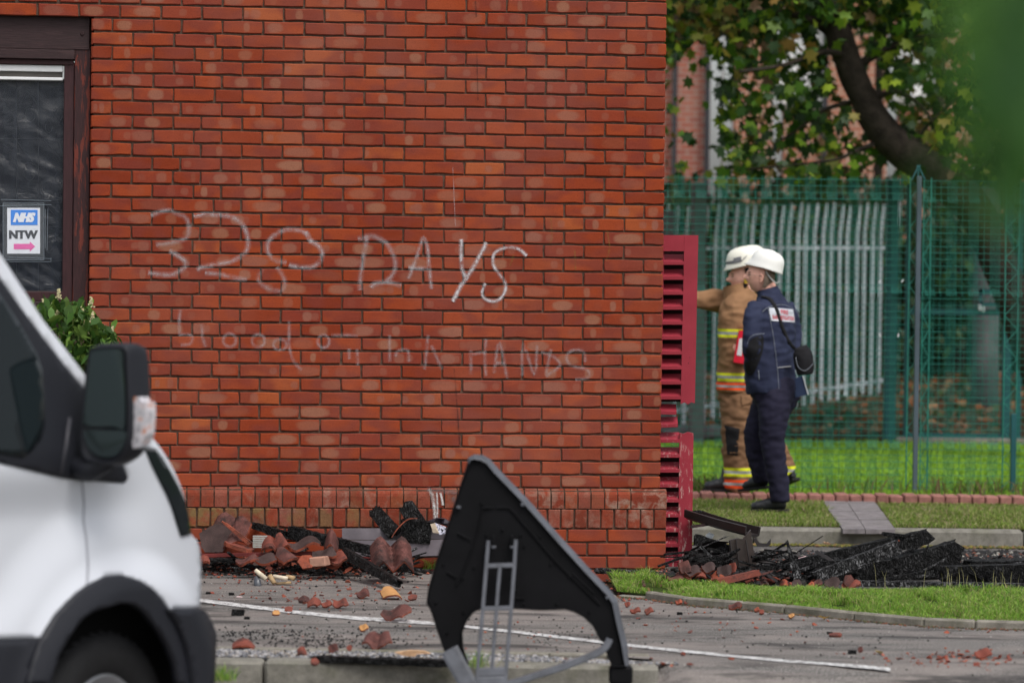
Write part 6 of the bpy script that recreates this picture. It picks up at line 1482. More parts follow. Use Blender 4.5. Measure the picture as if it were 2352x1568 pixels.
# long roll tile
beam('long narrow roll tile with a pale chalky end lying on the heap by the grass', A(G3, 1265, 1035, 17.15), A(G3, 1680, 935, 17.25), .036, .030, .05, 'tile_red', 'roof tile', 'roll_tile', rough=.003, jag=.006)
beam('thin dark red tile edge lying beyond the long roll tile', A(G3, 1500, 1020, 17.25), A(G3, 1810, 925, 17.3), .012, .008, .03, 'tile', 'roof tile', 'tile_edge', rough=.002)
beam('small black square bar slanting beside the roll tile', A(G3, 1780, 960, 17.2), A(G3, 1870, 1020, 17.15), .012, .012, .012, 'gutter', 'bar', 'bar', rough=.001)
# white-pink ball and hump
p = A(G4, 1648, 890, 16.95); v = []; f = []
prof = [(.0, .016), (.008, .0145), (.013, .009), (.0155, 0), (.013, -.006)]
o = ring(prof, p, Vector((0, 0, 1)), 16, 'scorched_ball', simple('pink_white_plastic', (.5, .36, .36), .5, .4, .4, 60, .1), None); tag(o, 'pinkish white half-round object at the back edge of the grass', 'ball')
beam('black hump of burnt felt on the drive at the right', A(G4, 1750, 600, 18.4), A(G4, 2050, 640, 18.3), .045, .012, .1, rough=.008, name='burnt_felt', cat='roofing felt')
sheet_obj('paper_scrap', 'white and pink paper scrap on the drive behind the rafters', 'paper', G4, [(135, 580), (200, 560), (280, 560), (270, 575), (170, 585)], 18.3, .003, simple('pink_white_paper', (.7, .5, .52), .8, .2, .2, 30, 0))
sheet_obj('paper_scrap', 'crumpled white paper scrap caught under the gutters behind the shutter', 'paper', G3, [(1150, 560), (1190, 530), (1240, 555), (1225, 585), (1170, 600)], YG + .5, .003, simple('white_scrap', (.55, .58, .6), .8, .2, .2, 30, 0))
# loose crumbs
RED = [(.28, .07, .04), (.22, .05, .035), (.32, .1, .06), (.2, .06, .05)]; BLK = [(.012, .012, .013), (.02, .02, .022), (.03, .027, .025)]; GRY = [(.2, .19, .18), (.3, .28, .26), (.42, .4, .38)]
def gauss_at(lst):
    def f_():
        cx, cy, sx, sy, k = R.choices(lst, weights=[l[4] for l in lst])[0]
        px, py = R.gauss(cx, sx), R.gauss(cy, sy)
        if py < 1252: py = 1252 + R.random() * 10
        p = on(px, py, 0); 
        if p.y > 18.3: p = on(px, py, gz(p.y)); return (p.x, p.y, gz(p.y))
        if p.x < CORN.x and p.y > 17.95: return (p.x, 17.9, 0)
        return (p.x, p.y, .002)
    return f_
Lp1 = [(560, 1298, 70, 9, 4), (700, 1300, 120, 8, 4), (850, 1310, 100, 12, 2), (620, 1318, 110, 10, 2)]
stones(900, gauss_at(Lp1), .010, 'tile_crumbs', RED, .3, kind='stuff')
stones(900, gauss_at(Lp1 + [(850, 1325, 150, 14, 2)]), .008, 'charcoal_crumbs', BLK, .3, kind='stuff')
stones(520, gauss_at([(760, 1370, 190, 22, 3), (1400, 1370, 60, 14, 3), (1540, 1360, 80, 12, 4), (1640, 1420, 120, 22, 1), (2180, 1515, 90, 11, 4), (1300, 1480, 120, 20, 1), (900, 1450, 200, 30, 1)]), .0065, 'red_grit', RED, .3, kind='stuff')
stones(1500, gauss_at([(600, 1460, 80, 9, 5), (760, 1475, 90, 10, 4), (900, 1440, 200, 40, 3), (1440, 1360, 50, 8, 2), (1640, 1400, 200, 14, 1), (1900, 1480, 250, 30, 2), (1300, 1460, 90, 20, 2), (900, 1508, 120, 5, 3)]), .006, 'charcoal_grit', BLK, .25, kind='stuff')
stones(700, gauss_at([(900, 1400, 260, 45, 2), (1900, 1470, 260, 40, 2)]), .0035, 'pale_grit', GRY, .4, kind='stuff')
stones(5200, gauss_at([(2000, 1285, 300, 18, 3), (2250, 1280, 90, 20, 3), (1780, 1280, 60, 14, 2)]), .018, 'drive_rubble', BLK * 3 + [(.05, .048, .05), (.12, .05, .035), (.2, .19, .17)], .25, kind='stuff')
stones(800, gauss_at([(1540, 1318, 60, 5, 4), (1700, 1325, 100, 5, 2), (1480, 1350, 50, 6, 1)]), .011, 'corner_rubble', RED + BLK + BLK, .3, kind='stuff')

# ================================================================== PEOPLE
def remesh(tubes, voxel, smooth_it=4):
    V = []; F = []
    for vf in tubes:
        b = len(V); V += list(vf[0]); F += [tuple(i + b for i in q) for q in vf[1]]
    me = mesh('t', V, F, []); o = bpy.data.objects.new('t', me); COL.objects.link(o)
    m = o.modifiers.new('r', 'REMESH'); m.mode = 'VOXEL'; m.voxel_size = voxel
    m2 = o.modifiers.new('s', 'SMOOTH'); m2.iterations = smooth_it; m2.factor = .5
    dg = bpy.context.evaluated_depsgraph_get(); dg.update(); e = bpy.data.meshes.new_from_object(o.evaluated_get(dg))
    v = [x.co.copy() for x in e.vertices]; n = [x.normal.copy() for x in e.vertices]; f = [tuple(p.vertices) for p in e.polygons]
    bpy.data.objects.remove(o); bpy.data.meshes.remove(me); bpy.data.meshes.remove(e); return v, n, f
def folds(v, n, amp, sc, z0=None, sq=2.2, seed=0):
    out = []
    for p, q in zip(v, n):
        a = noise.noise(Vector((p.x * sc + seed, p.y * sc, p.z * sc * sq))); b = noise.noise(Vector((p.x * sc * 1.7 + p.z * sc, p.y * sc, p.z * sc * 1.9 + seed)))
        out.append(p + q * amp * ((1 - abs(a) * 2.4) * .6 + b * .7))
    return out
def band_mat(name, base, bands, rough=.8, var=.25, sheen=0):
    """cloth with woven-on bands at fixed heights: [(z0,z1,colour)]"""
    n = NT(name, rough, .2); sp = n.node('SeparateXYZ'); n.link(n.node('NewGeometry').outputs['Position'], sp.inputs[0]); z = sp.outputs[2]
    c = n.ramp(n.noise(7, 5), [(.3, tuple(x * (1 - var) for x in base)), (.7, tuple(x * (1 + var) for x in base))])
    for z0, z1, col in bands:
        m = n.math('MULTIPLY', n.math('GREATER_THAN', z, z0), n.math('LESS_THAN', z, z1)); c = n.mix(m, c, col)
    n.col(c); n.bump(n.noise(60, 4), .3, .004); return n.m
SKIN = simple('skin', (.78, .42, .32), .55, .35, .12, 30, .05)
def head_vf(c, fwd, up, s=1.0):
    """a head: cranium, brow, nose, lips, chin, cheeks"""
    lf = up.cross(fwd).normalized(); v = []; f = []; nu, nv_ = 40, 30
    g = lambda x, m, w: math.exp(-((x - m) / w) ** 2)
    for j in range(nv_ + 1):
        el = -PI / 2 + PI * j / nv_
        for i in range(nu):
            az = 2 * PI * i / nu - PI; ce = math.cos(el)
            x, y, z = math.cos(az) * ce, math.sin(az) * ce, math.sin(el)
            rx, ry, rz_ = .098, .075, .118
            if z < 0: rx *= 1 - .10 * (-z); ry *= 1 - .28 * (-z) ** 1.2
            X, Y_, Z_ = x * rx, y * ry, z * rz_
            if x < 0 and z < -.2: X *= 1 - .35 * (-z - .2)
            fr_ = g(az, 0, .5)
            X += .038 * g(az, 0, .19) * g(Z_, -.022, .017) + .012 * g(az, 0, .13) * g(Z_, .0, .02)    # nose
            X += .007 * fr_ * g(Z_, .026, .012) - .012 * (g(az, .42, .18) + g(az, -.42, .18)) * g(Z_, .006, .014)     # brow, eye sockets
            X += .009 * g(az, 0, .3) * g(Z_, -.058, .008) + .006 * g(az, 0, .3) * g(Z_, -.070, .006) - .006 * g(az, 0, .3) * g(Z_, -.064, .003)   # lips
            X += .014 * g(az, 0, .35) * g(Z_, -.098, .016) - .006 * g(az, 0, .4) * g(Z_, -.082, .008)     # chin
            v.append(c + (fwd * X + lf * Y_ + up * Z_) * s)
    for j in range(nv_):
        for i in range(nu): f.append((j * nu + i, j * nu + (i + 1) % nu, (j + 1) * nu + (i + 1) % nu, (j + 1) * nu + i))
    return v, f
def ear_vf(c, fwd, up, side):
    lf = up.cross(fwd).normalized() * side; pts = []
    for k in range(11):
        t = -1.9 + 4.3 * k / 10; pts.append(c + lf * (.078 + .006 * math.sin(t)) + fwd * (-.004 - .014 * math.cos(t) * 1.0 + .002) + up * (-.012 + .028 * math.sin(t)))
    v, f = tube_vf(pts, [.004] + [.0062] * 9 + [.004], 6); d = tube_vf([c + lf * .070 + up * -.01 + fwd * -.006, c + lf * .079 + up * -.01 + fwd * -.006], [(.014, .022), (.011, .019)], 8)
    b = len(v); return v + d[0], f + [tuple(i + b for i in q) for q in d[1]]
def hand_vf(wrist, d, palm_n, s=1.0, curl=.6):
    d = d.normalized(); side = d.cross(palm_n).normalized(); T = [tube_vf([wrist, wrist + d * .04 * s, wrist + d * .085 * s], [(.026 * s, .017 * s), (.042 * s, .016 * s), (.040 * s, .013 * s)], 8, axis=side)]
    for k, L in enumerate((.065, .075, .070, .055)):
        b = wrist + d * .08 * s + side * ((k - 1.5) * .021 * s); p = [b]; a = 0; q = b
        for seg in (.45, .32, .23): a += curl * .5; q = q + (d * math.cos(a) + palm_n * math.sin(a)) * L * seg * s; p.append(q)
        T.append(tube_vf(p, [.0095 * s, .009 * s, .008 * s, .0065 * s], 6))
    b = wrist + d * .02 * s - side * .03 * s; T.append(tube_vf([b, b + (d * .6 - side * .7 + palm_n * .3).normalized() * .035 * s, b + (d * .9 - side * .4 + palm_n * .5).normalized() * .062 * s], [.013 * s, .011 * s, .008 * s], 6))
    return T
def shell(vf, name, mats, par, **k): return obj(name, vf[0], vf[1], mats, par, smooth=True, **k)
def boot(heel, toe, name, mat, par, h=.11, w=.046, sole='rubber'):
    d = toe - heel; L = d.length; d.normalize(); up0 = Vector((0, 0, 1)); up = (up0 - d * d.z).normalized()
    P = [(-.03, .045, .035, .04), (.02, .055, .043, .055), (.30 * L / .3, .05, .043, .05), (.55 * L, .042, .044, .040), (.78 * L, .034, .05, .033), (.93 * L, .028, .044, .026), (1.0 * L, .022, .022, .015)]
    t1 = tube_vf([heel + d * a + up * b for a, b, c, e in [(-.02, .05, 0, 0), (.04, .052, 0, 0), (.12, .047, 0, 0), (.18 * L / .28, .040, 0, 0), (.85 * L, .036, 0, 0), (.97 * L, .030, 0, 0), (1.02 * L, .026, 0, 0)]], [(.030, .030), (.043, .045), (.045, .043), (.046, .038), (.050, .034), (.040, .026), (.018, .014)], 12, axis=d.cross(up))
    t2 = tube_vf([heel + d * .045 + up * .04, heel + d * .04 + up * .09, heel + d * .03 + up * (h + .05)], [(.045, .055), (.043, .05), (.043, .048)], 12, axis=d.cross(up))
    v, n_, f = remesh([t1, t2], .011, 3); o = obj(name, folds(v, n_, .003, 22), f, mat, par, smooth=True)
    ol = [(-.045, -.03), (-.03, -.046), (.06, -.048), (.15, -.042), (.22, -.05), (.9 * L, -.042), (1.01 * L, -.02), (1.03 * L, 0)]; ol = ol + [(a, -b) for a, b in reversed(ol[:-1])]; sd2 = d.cross(up)
    tv = [heel + d * a + sd2 * b + up * .016 for a, b in ol]; bv_ = [p - up * .02 for p in tv]; m = len(tv)
    obj('sole', tv + bv_, [tuple(range(m)), tuple(range(2 * m - 1, m - 1, -1))] + [(i, (i + 1) % m, m + (i + 1) % m, m + i) for i in range(m)], M[sole], o)
def project_patch(name, fn, mat, par, tree, nrm, off=.004, vf=None):
    out = []
    for p in vf[0]:
        q = fn(p); h = tree.ray_cast(q + nrm * .5, -nrm)
        out.append((h[0] if h[0] is not None else q) + nrm * off)
    return obj(name, out, vf[1], mat, par)

# --- investigator in navy --------------------------------------------------
YB = 22.9; sB = FPX / YB
Pb = lambda x, y, dy=0.0: at(x, y, YB) + Vector((0, dy, 0))
fB = Vector((-.76, .65, 0)).normalized(); axB = Vector((.65, .76, 0)).normalized()
gB = gz(YB)
pB = empty('person', Vector((Pb(1775, 1175).x, YB, gB)), 'man in navy jacket and plain white hard hat, back turned, looking left', 'person')
torsoB = tube_vf([Pb(1766, 664), Pb(1767, 680), Pb(1769, 696), Pb(1771, 712), Pb(1771, 745), Pb(1769, 790), Pb(1768, 840), Pb(1770, 880), Pb(1772, 899)],
                 [(.075, .075), (.085, .085), (.16, .10), (.205, .125), (.225, .145), (.222, .15), (.215, .155), (.205, .16), (.20, .165)], 20, axis=axB)
armN = [Pb(1738, 702, -.12), Pb(1728, 730, -.17), Pb(1722, 770, -.20), Pb(1722, 800, -.20), Pb(1722, 835, -.16), Pb(1726, 862, -.10)]
tArmN = tube_vf(armN, [.075, .072, .066, .062, .053, .045], 14)
armF = [Pb(1803, 706, .13), Pb(1819, 730, .15), Pb(1826, 770, .16), Pb(1824, 800, .12), Pb(1800, 830, .05)]
tArmF = tube_vf(armF, [.075, .07, .062, .055, .045], 14)
v, n_, f = remesh([torsoB, tArmN, tArmF], .012, 5); v = folds(v, n_, .010, 9, seed=3)
zt = lambda y, Y=YB: at(1750, y, Y).z
navy = NT('navy_softshell', .8, .2); nc = navy.ramp(navy.noise(6, 4), [(.3, (.016, .020, .045)), (.7, (.030, .037, .075))])
navy.col(nc); navy.bump(navy.noise(70, 4), .25, .003)
jk = obj('jacket', v, f, navy.m, pB, smooth=True); treeB = BVHTree.FromPolygons(v, f)
# trousers
legs = [tube_vf([Pb(1771, 880, -.02), Pb(1774, 905, -.05), Pb(1776, 930, -.08), Pb(1774, 970, -.09), Pb(1771, 1005, -.09), Pb(1779, 1060, -.08), Pb(1787, 1110, -.07), Pb(1790, 1150, -.06)], [(.17, .15), (.155, .14), .118, .102, .088, .078, .072, .070], 16, axis=Vector((1, 0, 0))),
        tube_vf([Pb(1775, 900, .05), Pb(1768, 930, .10), Pb(1752, 965, .12), Pb(1739, 995, .12), Pb(1742, 1040, .14), Pb(1752, 1080, .16), Pb(1758, 1108, .18)], [.14, .12, .10, .088, .082, .075, .07], 16, axis=Vector((1, 0, 0)))]
legs.append(tube_vf([Pb(1790, 895, .05), Pb(1808, 920, .08), Pb(1800, 950, .06)], [.12, .10, .06], 12))
v, n_, f = remesh(legs, .013, 5); v = folds(v, n_, .008, 10, seed=9, sq=2.6)
M['navy_tr'] = simple('dark_navy_trousers', (.019, .018, .036), .8, .15, .25, 7, .3)
obj('trousers', v, f, M['navy_tr'], pB, smooth=True)
M['boot'] = simple('black_leather', (.014, .015, .018), .45, .45, .3, 14, .3)
boot(Vector((Pb(1802, 1170, -.07).x, YB - .07, gB + .005)), Vector((Pb(1722, 1160, -.07).x, YB - .02, gB + .005)), 'near_boot', M['boot'], pB) if False else None
hl = Vector((Pb(1797, 1170).x, YB - .05, gB + .012)); boot(hl, hl + Vector((-.215, .06, .0)), 'boot', M['boot'], pB)
hl = Pb(1764, 1124, .18); boot(hl, hl + Vector((-.14, .13, -.03)), 'boot', M['boot'], pB)
# body under the clothes: neck, head, hands in one mesh
hcB = Pb(1747, 635); hfB = Vector((-.99, .06, .10)).normalized(); upB = Vector((.08, 0, 1)); upB = (upB - hfB * upB.dot(hfB)).normalized()
body_t = [head_vf(hcB, hfB, upB, .97), ear_vf(hcB, hfB, upB, 1), ear_vf(hcB, hfB, upB, -1), tube_vf([hcB + Vector((.045, .0, -.05)), Pb(1768, 672), Pb(1770, 700)], [.058, .062, .09], 12),
          tube_vf([Pb(1770, 700), Pb(1770, 780), Pb(1770, 870)], [(.15, .09), (.16, .11), (.15, .11)], 12, axis=axB)] + hand_vf(Pb(1727, 868, -.08), Vector((-.1, .5, -.7)), Vector((0, 1, .2)), .9)
body_t += [tube_vf(armN, .035, 8), tube_vf(armF, .035, 8)]
hv, hn, hf_ = remesh(body_t, .005, 1); obj('body', hv, hf_, SKIN, pB, smooth=True)
def cap_patch(c, fwd, up, name, mat, par, el0, el1, az0, az1, r=(.100, .078, .12), n=(14, 8), shift=0):
    lf = up.cross(fwd).normalized(); v = []; f = []
    for j in range(n[1] + 1):
        for i in range(n[0] + 1):
            el = math.radians(lerp(el0, el1, j / n[1])); az = math.radians(lerp(az0, az1, i / n[0])); ce = math.cos(el)
            v.append(c + fwd * (math.cos(az) * ce * r[0]) + lf * (math.sin(az) * ce * r[1]) + up * (math.sin(el) * r[2]))
    for j in range(n[1]):
        for i in range(n[0]): a = j * (n[0] + 1) + i; f.append((a, a + 1, a + n[0] + 2, a + n[0] + 1))
    return obj(name, v, f, mat, par, smooth=True)
M['hair'] = simple('grey_brown_hair', (.17, .13, .10), .9, .2, .4, 80, .6, 200, .004)
cap_patch(hcB, hfB, upB, 'hair', M['hair'], pB, -38, 20, 105, 255, (.103, .083, .122))
mb = MB(); lfB = upB.cross(hfB).normalized()
eb = hcB + upB * .004
for s_ in (-1, 1): mb.tube([eb + lfB * s_ * .081 - hfB * .0, eb + lfB * s_ * .07 + hfB * .07, eb + lfB * s_ * .045 + hfB * .098, eb + lfB * s_ * .012 + hfB * .106], .0016, 5)
mb.build('spectacles', simple('dark_spectacle_frame', (.16, .13, .12), .4, .5, .1, 8, 0), pB)
def helmet(c, fwd, up, r, h, name, mat, par, brim=.012, peak=.045, nb=36, wide=.82):
    lf = up.cross(fwd).normalized(); v = []; f = []; rings = [(1.0, .0, 0), (1.0, .25, 0), (.97, .45, 0), (.88, .68, 0), (.72, .86, 0), (.48, .96, 0), (.2, 1.0, 0), (.0, 1.005, 0)]
    R2 = []
    def ringp(k, zz, ext):
        o_ = []
        for i in range(nb):
            a = 2 * PI * i / nb; e = ext * (brim + peak * max(0, math.cos(a)) ** 3)
            rr = k * r + e; o_.append(c + fwd * (math.cos(a) * rr) + lf * (math.sin(a) * (k * r * wide + ext * brim)) + up * (zz * h - ext * (.012 + .012 * max(0, math.cos(a)))))
        return o_
    R2 = [ringp(.93, -.03, 0), ringp(1.0, -.06, 1.0), ringp(1.0, -.03, 1.05), ringp(1.01, .02, .3)] + [ringp(k, z, 0) for k, z, _ in rings[1:]]
    v = [p for q in R2 for p in q]
    for j in range(len(R2) - 1):
        for i in range(nb): f.append((j * nb + i, j * nb + (i + 1) % nb, (j + 1) * nb + (i + 1) % nb, (j + 1) * nb + i))
    return obj(name, v, f, mat, par, smooth=True)
M['helmet_w'] = simple('white_hard_hat', (.80, .80, .76), .3, .5, .02, 8, 0); M['helmet_c'] = simple('cream_white_helmet', (.80, .78, .68), .3, .5, .03, 8, 0)
fwH = Vector((-.95, .18, .30)).normalized(); uH = Vector((.28, 0, 1)); uH = (uH - fwH * uH.dot(fwH)).normalized()
hh = helmet(Pb(1760, 612), fwH, uH, .120, .118, 'hard_hat', M['helmet_w'], pB, .008, .026, wide=.88)
cr = [Pb(1760, 612) + uH * (.118 * 1.0 * math.sin(t)) + fwH * (.120 * math.cos(t)) for t in [x * .2 for x in range(3, 13)]]
obj('ridge', *tube_vf(cr, [(.016, .005)] * len(cr), 8, axis=fwH.cross(uH)), M['helmet_w'], hh, smooth=True)
obj('nape_strap', *tube_vf(catmull([tuple(Pb(*p, -.075)) for p in ((1757, 622), (1764, 634), (1774, 645), (1782, 650), (1788, 645))], 4, False), [(.010, .004)] * 17, 6), simple('pale_strap', (.5, .5, .48), .6, .3, .1, 8, 0), hh, smooth=True)
# collar
obj('collar', *tube_vf([Pb(1762, 662), Pb(1766, 676), Pb(1768, 692)], [(.072, .078), (.08, .086), (.10, .10)], 18, cap=False, axis=axB), navy.m, pB, smooth=True)
def face_bits(c, fwd, up, par):
    lf = up.cross(fwd).normalized()
    for nm, f0, l0, u0, r0, m_ in (('eye', .083, .034, .004, (.010, .005), 'eye_dark'), ('eyebrow', .087, .036, .023, (.016, .004), 'hair'), ('lips', .092, .012, -.063, (.014, .004), 'lip')):
        for sgn in (1, -1):
            if nm == 'lips' and sgn < 0: continue
            p = c + fwd * f0 + lf * l0 * sgn + up * u0
            obj(nm, *tube_vf([p - lf * .010 * sgn - fwd * -.004, p, p + lf * .010 * sgn - fwd * .010], [(.002, .002), (r0[1], r0[1]), (.002, .002)], 8), M[m_], par, smooth=True)
M['eye_dark'] = simple('dark_eye', (.03, .02, .018), .4, .5, .1, 8, 0); M['lip'] = simple('lip_skin', (.40, .14, .12), .5, .3, .1, 8, 0)
face_bits(hcB, hfB, upB, pB)
# back badge and letters
nB = -fB; cB = Pb(1798, 723, -.1); sx = axB; sz = Vector((0, 0, 1))
slope = -.05
bf_ = lambda p: cB + sx * p[0] + sz * (p[1] + slope * p[0])
gv_, gt_ = [], []
nx_, nz2 = 14, 5
for j in range(nz2 + 1):
    for i in range(nx_ + 1): gv_.append((-.125 + .25 * i / nx_, -.046 + .092 * j / nz2))
gt_ = [(j * (nx_ + 1) + i, j * (nx_ + 1) + i + 1, (j + 1) * (nx_ + 1) + i + 1, (j + 1) * (nx_ + 1) + i) for j in range(nz2) for i in range(nx_)]
bd = project_patch('back_badge', bf_, simple('reflective_badge', (.48, .50, .55), .5, .4, .08, 30, 0), pB, treeB, nB, .005, (gv_, gt_))
for body_, yy, ww, hh_ in (('FIRE', .021, .085, .030), ('INVESTIGATION', -.02, .225, .030)):
    tv, tf = text_vf(body_, hh_ / .72, .0012, 0, ww); project_patch('badge_letters', bf_, simple('red_print', (.5, .10, .12), .7, .2, .05, 8, 0), bd, treeB, nB, .0075, ([(x, y + yy) for x, y in tv], tf))
def seam(pts, w, mat, name='piping', par=None, tree=None, dirn=Vector((0, -1, 0)), off=.003):
    P = catmull(pts, 6, False); out = []
    for x, y in P:
        q = at(x, y, YB if par is pB else YA); h = tree.ray_cast(q - Vector((q.x, q.y, q.z - CAM_H)).normalized() * 1.5, Vector((q.x, q.y, q.z - CAM_H)).normalized()); out.append((h[0] if h[0] is not None else q) + dirn * off)
    return obj(name, *tube_vf(out, [(w, .0018)] * len(out), 6), mat, par, smooth=True)
pip = simple('grey_piping', (.22, .24, .28), .6, .3, .1, 8, 0); blk_patch = simple('black_elbow_panel', (.012, .012, .014), .85, .2, .2, 20, .2)
for pts, w in (([(1751, 716), (1768, 704), (1800, 700), (1826, 712), (1836, 728)], .0025), ([(1764, 708), (1776, 770), (1786, 850), (1789, 896)], .0022), ([(1716, 790), (1722, 776), (1735, 768), (1756, 766)], .0022), ([(1742, 850), (1744, 872)], .003)): seam(pts, w, pip, 'piping', pB, treeB)
seam([(1786, 844), (1816, 841)], .0045, simple('white_piping', (.7, .7, .7), .6, .3, .05, 8, 0), 'pocket_trim', pB, treeB)
# elbow panel
pol = catmull([(1718, 792), (1728, 777), (1752, 770), (1753, 800), (1744, 830), (1730, 858), (1716, 858), (1709, 825)], 3); v2, t = fill_poly(pol, 8)
def cast_view(pts, tree, Yd, off):
    out = []
    for x, y in pts:
        q = at(x, y, Yd); d = (q - CO).normalized(); h = tree.ray_cast(q - d * 1.5, d); out.append((h[0] if h[0] is not None and (h[0] - q).length < .4 else q - d * .1) - d * off)
    return out
obj('elbow_panel', cast_view(v2, treeB, YB, .004), t, blk_patch, pB, smooth=True)
# shoulder bag, strap, notebook
st = [at(x, y, YB - .3) for x, y in ((1, 1),)]
stp = cast_view([(a, b) for a, b in catmull([(1750, 680), (1768, 686), (1784, 710), (1797, 750), (1812, 785), (1828, 806)], 5, False)], treeB, YB, .006)
bag = empty('camera_bag', Pb(1840, 862, -.15), 'black shoulder bag slung behind the hip of the man in navy', 'bag'); bag.location = Pb(1840, 860, -.22)
obj('strap', *tube_vf(stp, [(.017, .003)] * len(stp), 6, axis=Vector((.8, .6, .3))), blk_patch, bag, smooth=True)
bt = [tube_vf([Pb(1838, 797, -.20), Pb(1838, 812, -.20), Pb(1841, 835, -.20), Pb(1844, 858, -.20)], [(.05, .04), (.07, .055), (.072, .06), (.055, .05)], 14, axis=Vector((1, 0, .1)).normalized()), tube_vf([Pb(1824, 806, -.2), Pb(1850, 800, -.2)], [.03, .035], 10)]
v, n_, f = remesh(bt, .009, 4); obj('pouch', folds(v, n_, .004, 14), f, blk_patch, bag, smooth=True)
obj('lid_piping', *tube_vf(catmull([tuple(Pb(*p, -.272)) for p in ((1820, 818), (1826, 840), (1842, 848), (1860, 832))], 4, False), .0022, 5), pip, bag, smooth=True)
nb_ = MB(); q = [Pb(1826, 868, -.02), Pb(1843, 862, -.02), Pb(1855, 906, -.02), Pb(1826, 912, -.02)]; nb_.add((q + [p + Vector((0, .018, 0)) for p in q], [(3, 2, 1, 0), (4, 5, 6, 7), (0, 1, 5, 4), (1, 2, 6, 5), (2, 3, 7, 6), (3, 0, 4, 7)]))
nbk = nb_.build('notebook', simple('navy_cover', (.015, .03, .08), .5, .4, .1, 8, 0)); tag(nbk, 'dark blue clipboard with white page edge held by the man in navy', 'clipboard')
obj('page_edge', *tube_vf([Pb(1843, 862, -.03), Pb(1855.5, 906, -.03)], .0035, 4), M['white_pvc'], nbk)

# --- firefighter ------------------------------------------------------------
YA = 24.05; Pa = lambda x, y, dy=0.0: at(x, y, YA) + Vector((0, dy, 0)); gA = gz(YA) + .0
pA = empty('person', Vector((Pa(1690, 1130).x, YA, gA)), 'firefighter in tan kit with reflective bands, arm stretched towards the shutter', 'person')
axA = Vector((.45, .89, 0)).normalized()
zA = lambda y: at(1700, y, YA).z
YEL, SIL, ORG = (.62, .66, .02), (.32, .33, .33), (.85, .09, .02)
def strip3(y0, y1, c): h = (y1 - y0) / 3; return [(zA(y0 + h), zA(y0), c), (zA(y0 + 2 * h), zA(y0 + h), SIL), (zA(y1), zA(y0 + 2 * h), c)]
TAN = (.25, .135, .068)
jm = band_mat('tan_fire_coat', TAN, [b for b in strip3(755, 774, YEL)] + strip3(855, 874, YEL) + strip3(877, 894, ORG), .85, .2)
tm = band_mat('tan_fire_trousers', (.20, .108, .058), strip3(1071, 1091, YEL) + strip3(1098, 1118, ORG), .85, .25)
torsoA = tube_vf([Pa(1694, 656), Pa(1697, 672), Pa(1700, 690), Pa(1702, 715), Pa(1704, 760), Pa(1704, 820), Pa(1702, 860), Pa(1701, 899)], [(.085, .085), (.10, .10), (.17, .13), (.21, .155), (.22, .165), (.22, .165), (.21, .17), (.205, .172)], 20, axis=axA)
armA = [Pa(1700, 694, .14), Pa(1672, 692, .16), Pa(1645, 690, .17), Pa(1615, 690, .15), Pa(1575, 688, .1)]
tA = tube_vf(armA, [.10, .092, .085, .072, .058], 14); armA2 = [Pa(1728, 700, -.14), Pa(1745, 745, -.16), Pa(1748, 790, -.14), Pa(1722, 800, -.20)]
tA2 = tube_vf(armA2, [.09, .08, .07, .055], 12)
v, n_, f = remesh([torsoA, tA, tA2], .012, 5); v = folds(v, n_, .014, 8, seed=17); ca = obj('coat', v, f, jm, pA, smooth=True); treeA = BVHTree.FromPolygons(v, f)
legA = [tube_vf([Pa(1702, 880), Pa(1700, 905, -.04), Pa(1697, 940, -.07), Pa(1693, 985, -.09), Pa(1692, 1030, -.09), Pa(1694, 1065, -.09), Pa(1693, 1100, -.08), Pa(1692, 1122, -.07)], [(.18, .16), (.17, .15), .135, .118, .112, .108, .113, .105], 16, axis=Vector((1, 0, 0))),
        tube_vf([Pa(1712, 900, .08), Pa(1732, 950, .12), Pa(1752, 1000, .14), Pa(1785, 1050, .16), Pa(1810, 1090, .18)], [.15, .125, .11, .10, .09], 16, axis=Vector((1, 0, 0)))]
v, n_, f = remesh(legA, .013, 5); v = folds(v, n_, .018, 9, seed=23, sq=2.4); obj('trousers', v, f, tm, pA, smooth=True); treeT = BVHTree.FromPolygons(v, f)
pol = [(1664, 976), (1699, 984), (1697, 1009), (1690, 1012), (1696, 1020), (1695, 1046), (1670, 1044), (1667, 1010)]; v2, t = fill_poly(pol, 8); obj('knee_pad', cast_view(v2, treeT, YA, .006), t, blk_patch, pA, smooth=True)
pol = [(1703, 907), (1745, 904), (1745, 932), (1704, 930)]; v2, t = fill_poly(pol, 8); obj('pocket_flap', cast_view(v2, treeT, YA, .012), t, simple('tan_pocket', (.235, .128, .068), .85, .2, .2, 9, .3), pA, smooth=True)
hl = Vector((Pa(1680, 1130).x, YA - .09, gA + .055)); boot(hl, hl + Vector((-.20, .03, 0)), 'boot', M['boot'], pA)
hl = Pa(1828, 1108, .18); boot(hl, hl + Vector((-.13, .14, -.07)), 'boot', M['boot'], pA)
hcA = Pa(1707, 635); hfA = Vector((-.99, -.08, -.06)).normalized(); upA = Vector((-.05, 0, 1)); upA = (upA - hfA * upA.dot(hfA)).normalized()
bt = [head_vf(hcA, hfA, upA, 1.0), ear_vf(hcA, hfA, upA, 1), tube_vf([hcA + Vector((.03, 0, -.06)), Pa(1708, 680)], [.06, .07], 12), tube_vf([Pa(1704, 690), Pa(1703, 780), Pa(1702, 870)], [(.14, .10), (.15, .11), (.14, .11)], 12, axis=axA), tube_vf(armA, .035, 8), tube_vf(armA2, .035, 8)] + hand_vf(Pa(1572, 688, .1), Vector((-1, 0, 0)), Vector((0, 0, -1)), .95, .3) + hand_vf(Pa(1716, 800, -.21), Vector((-1, -.1, 0)), Vector((0, 1, 0)), .9)
hv, hn, hf_ = remesh(bt, .005, 1); obj('body', hv, hf_, SKIN, pA, smooth=True)
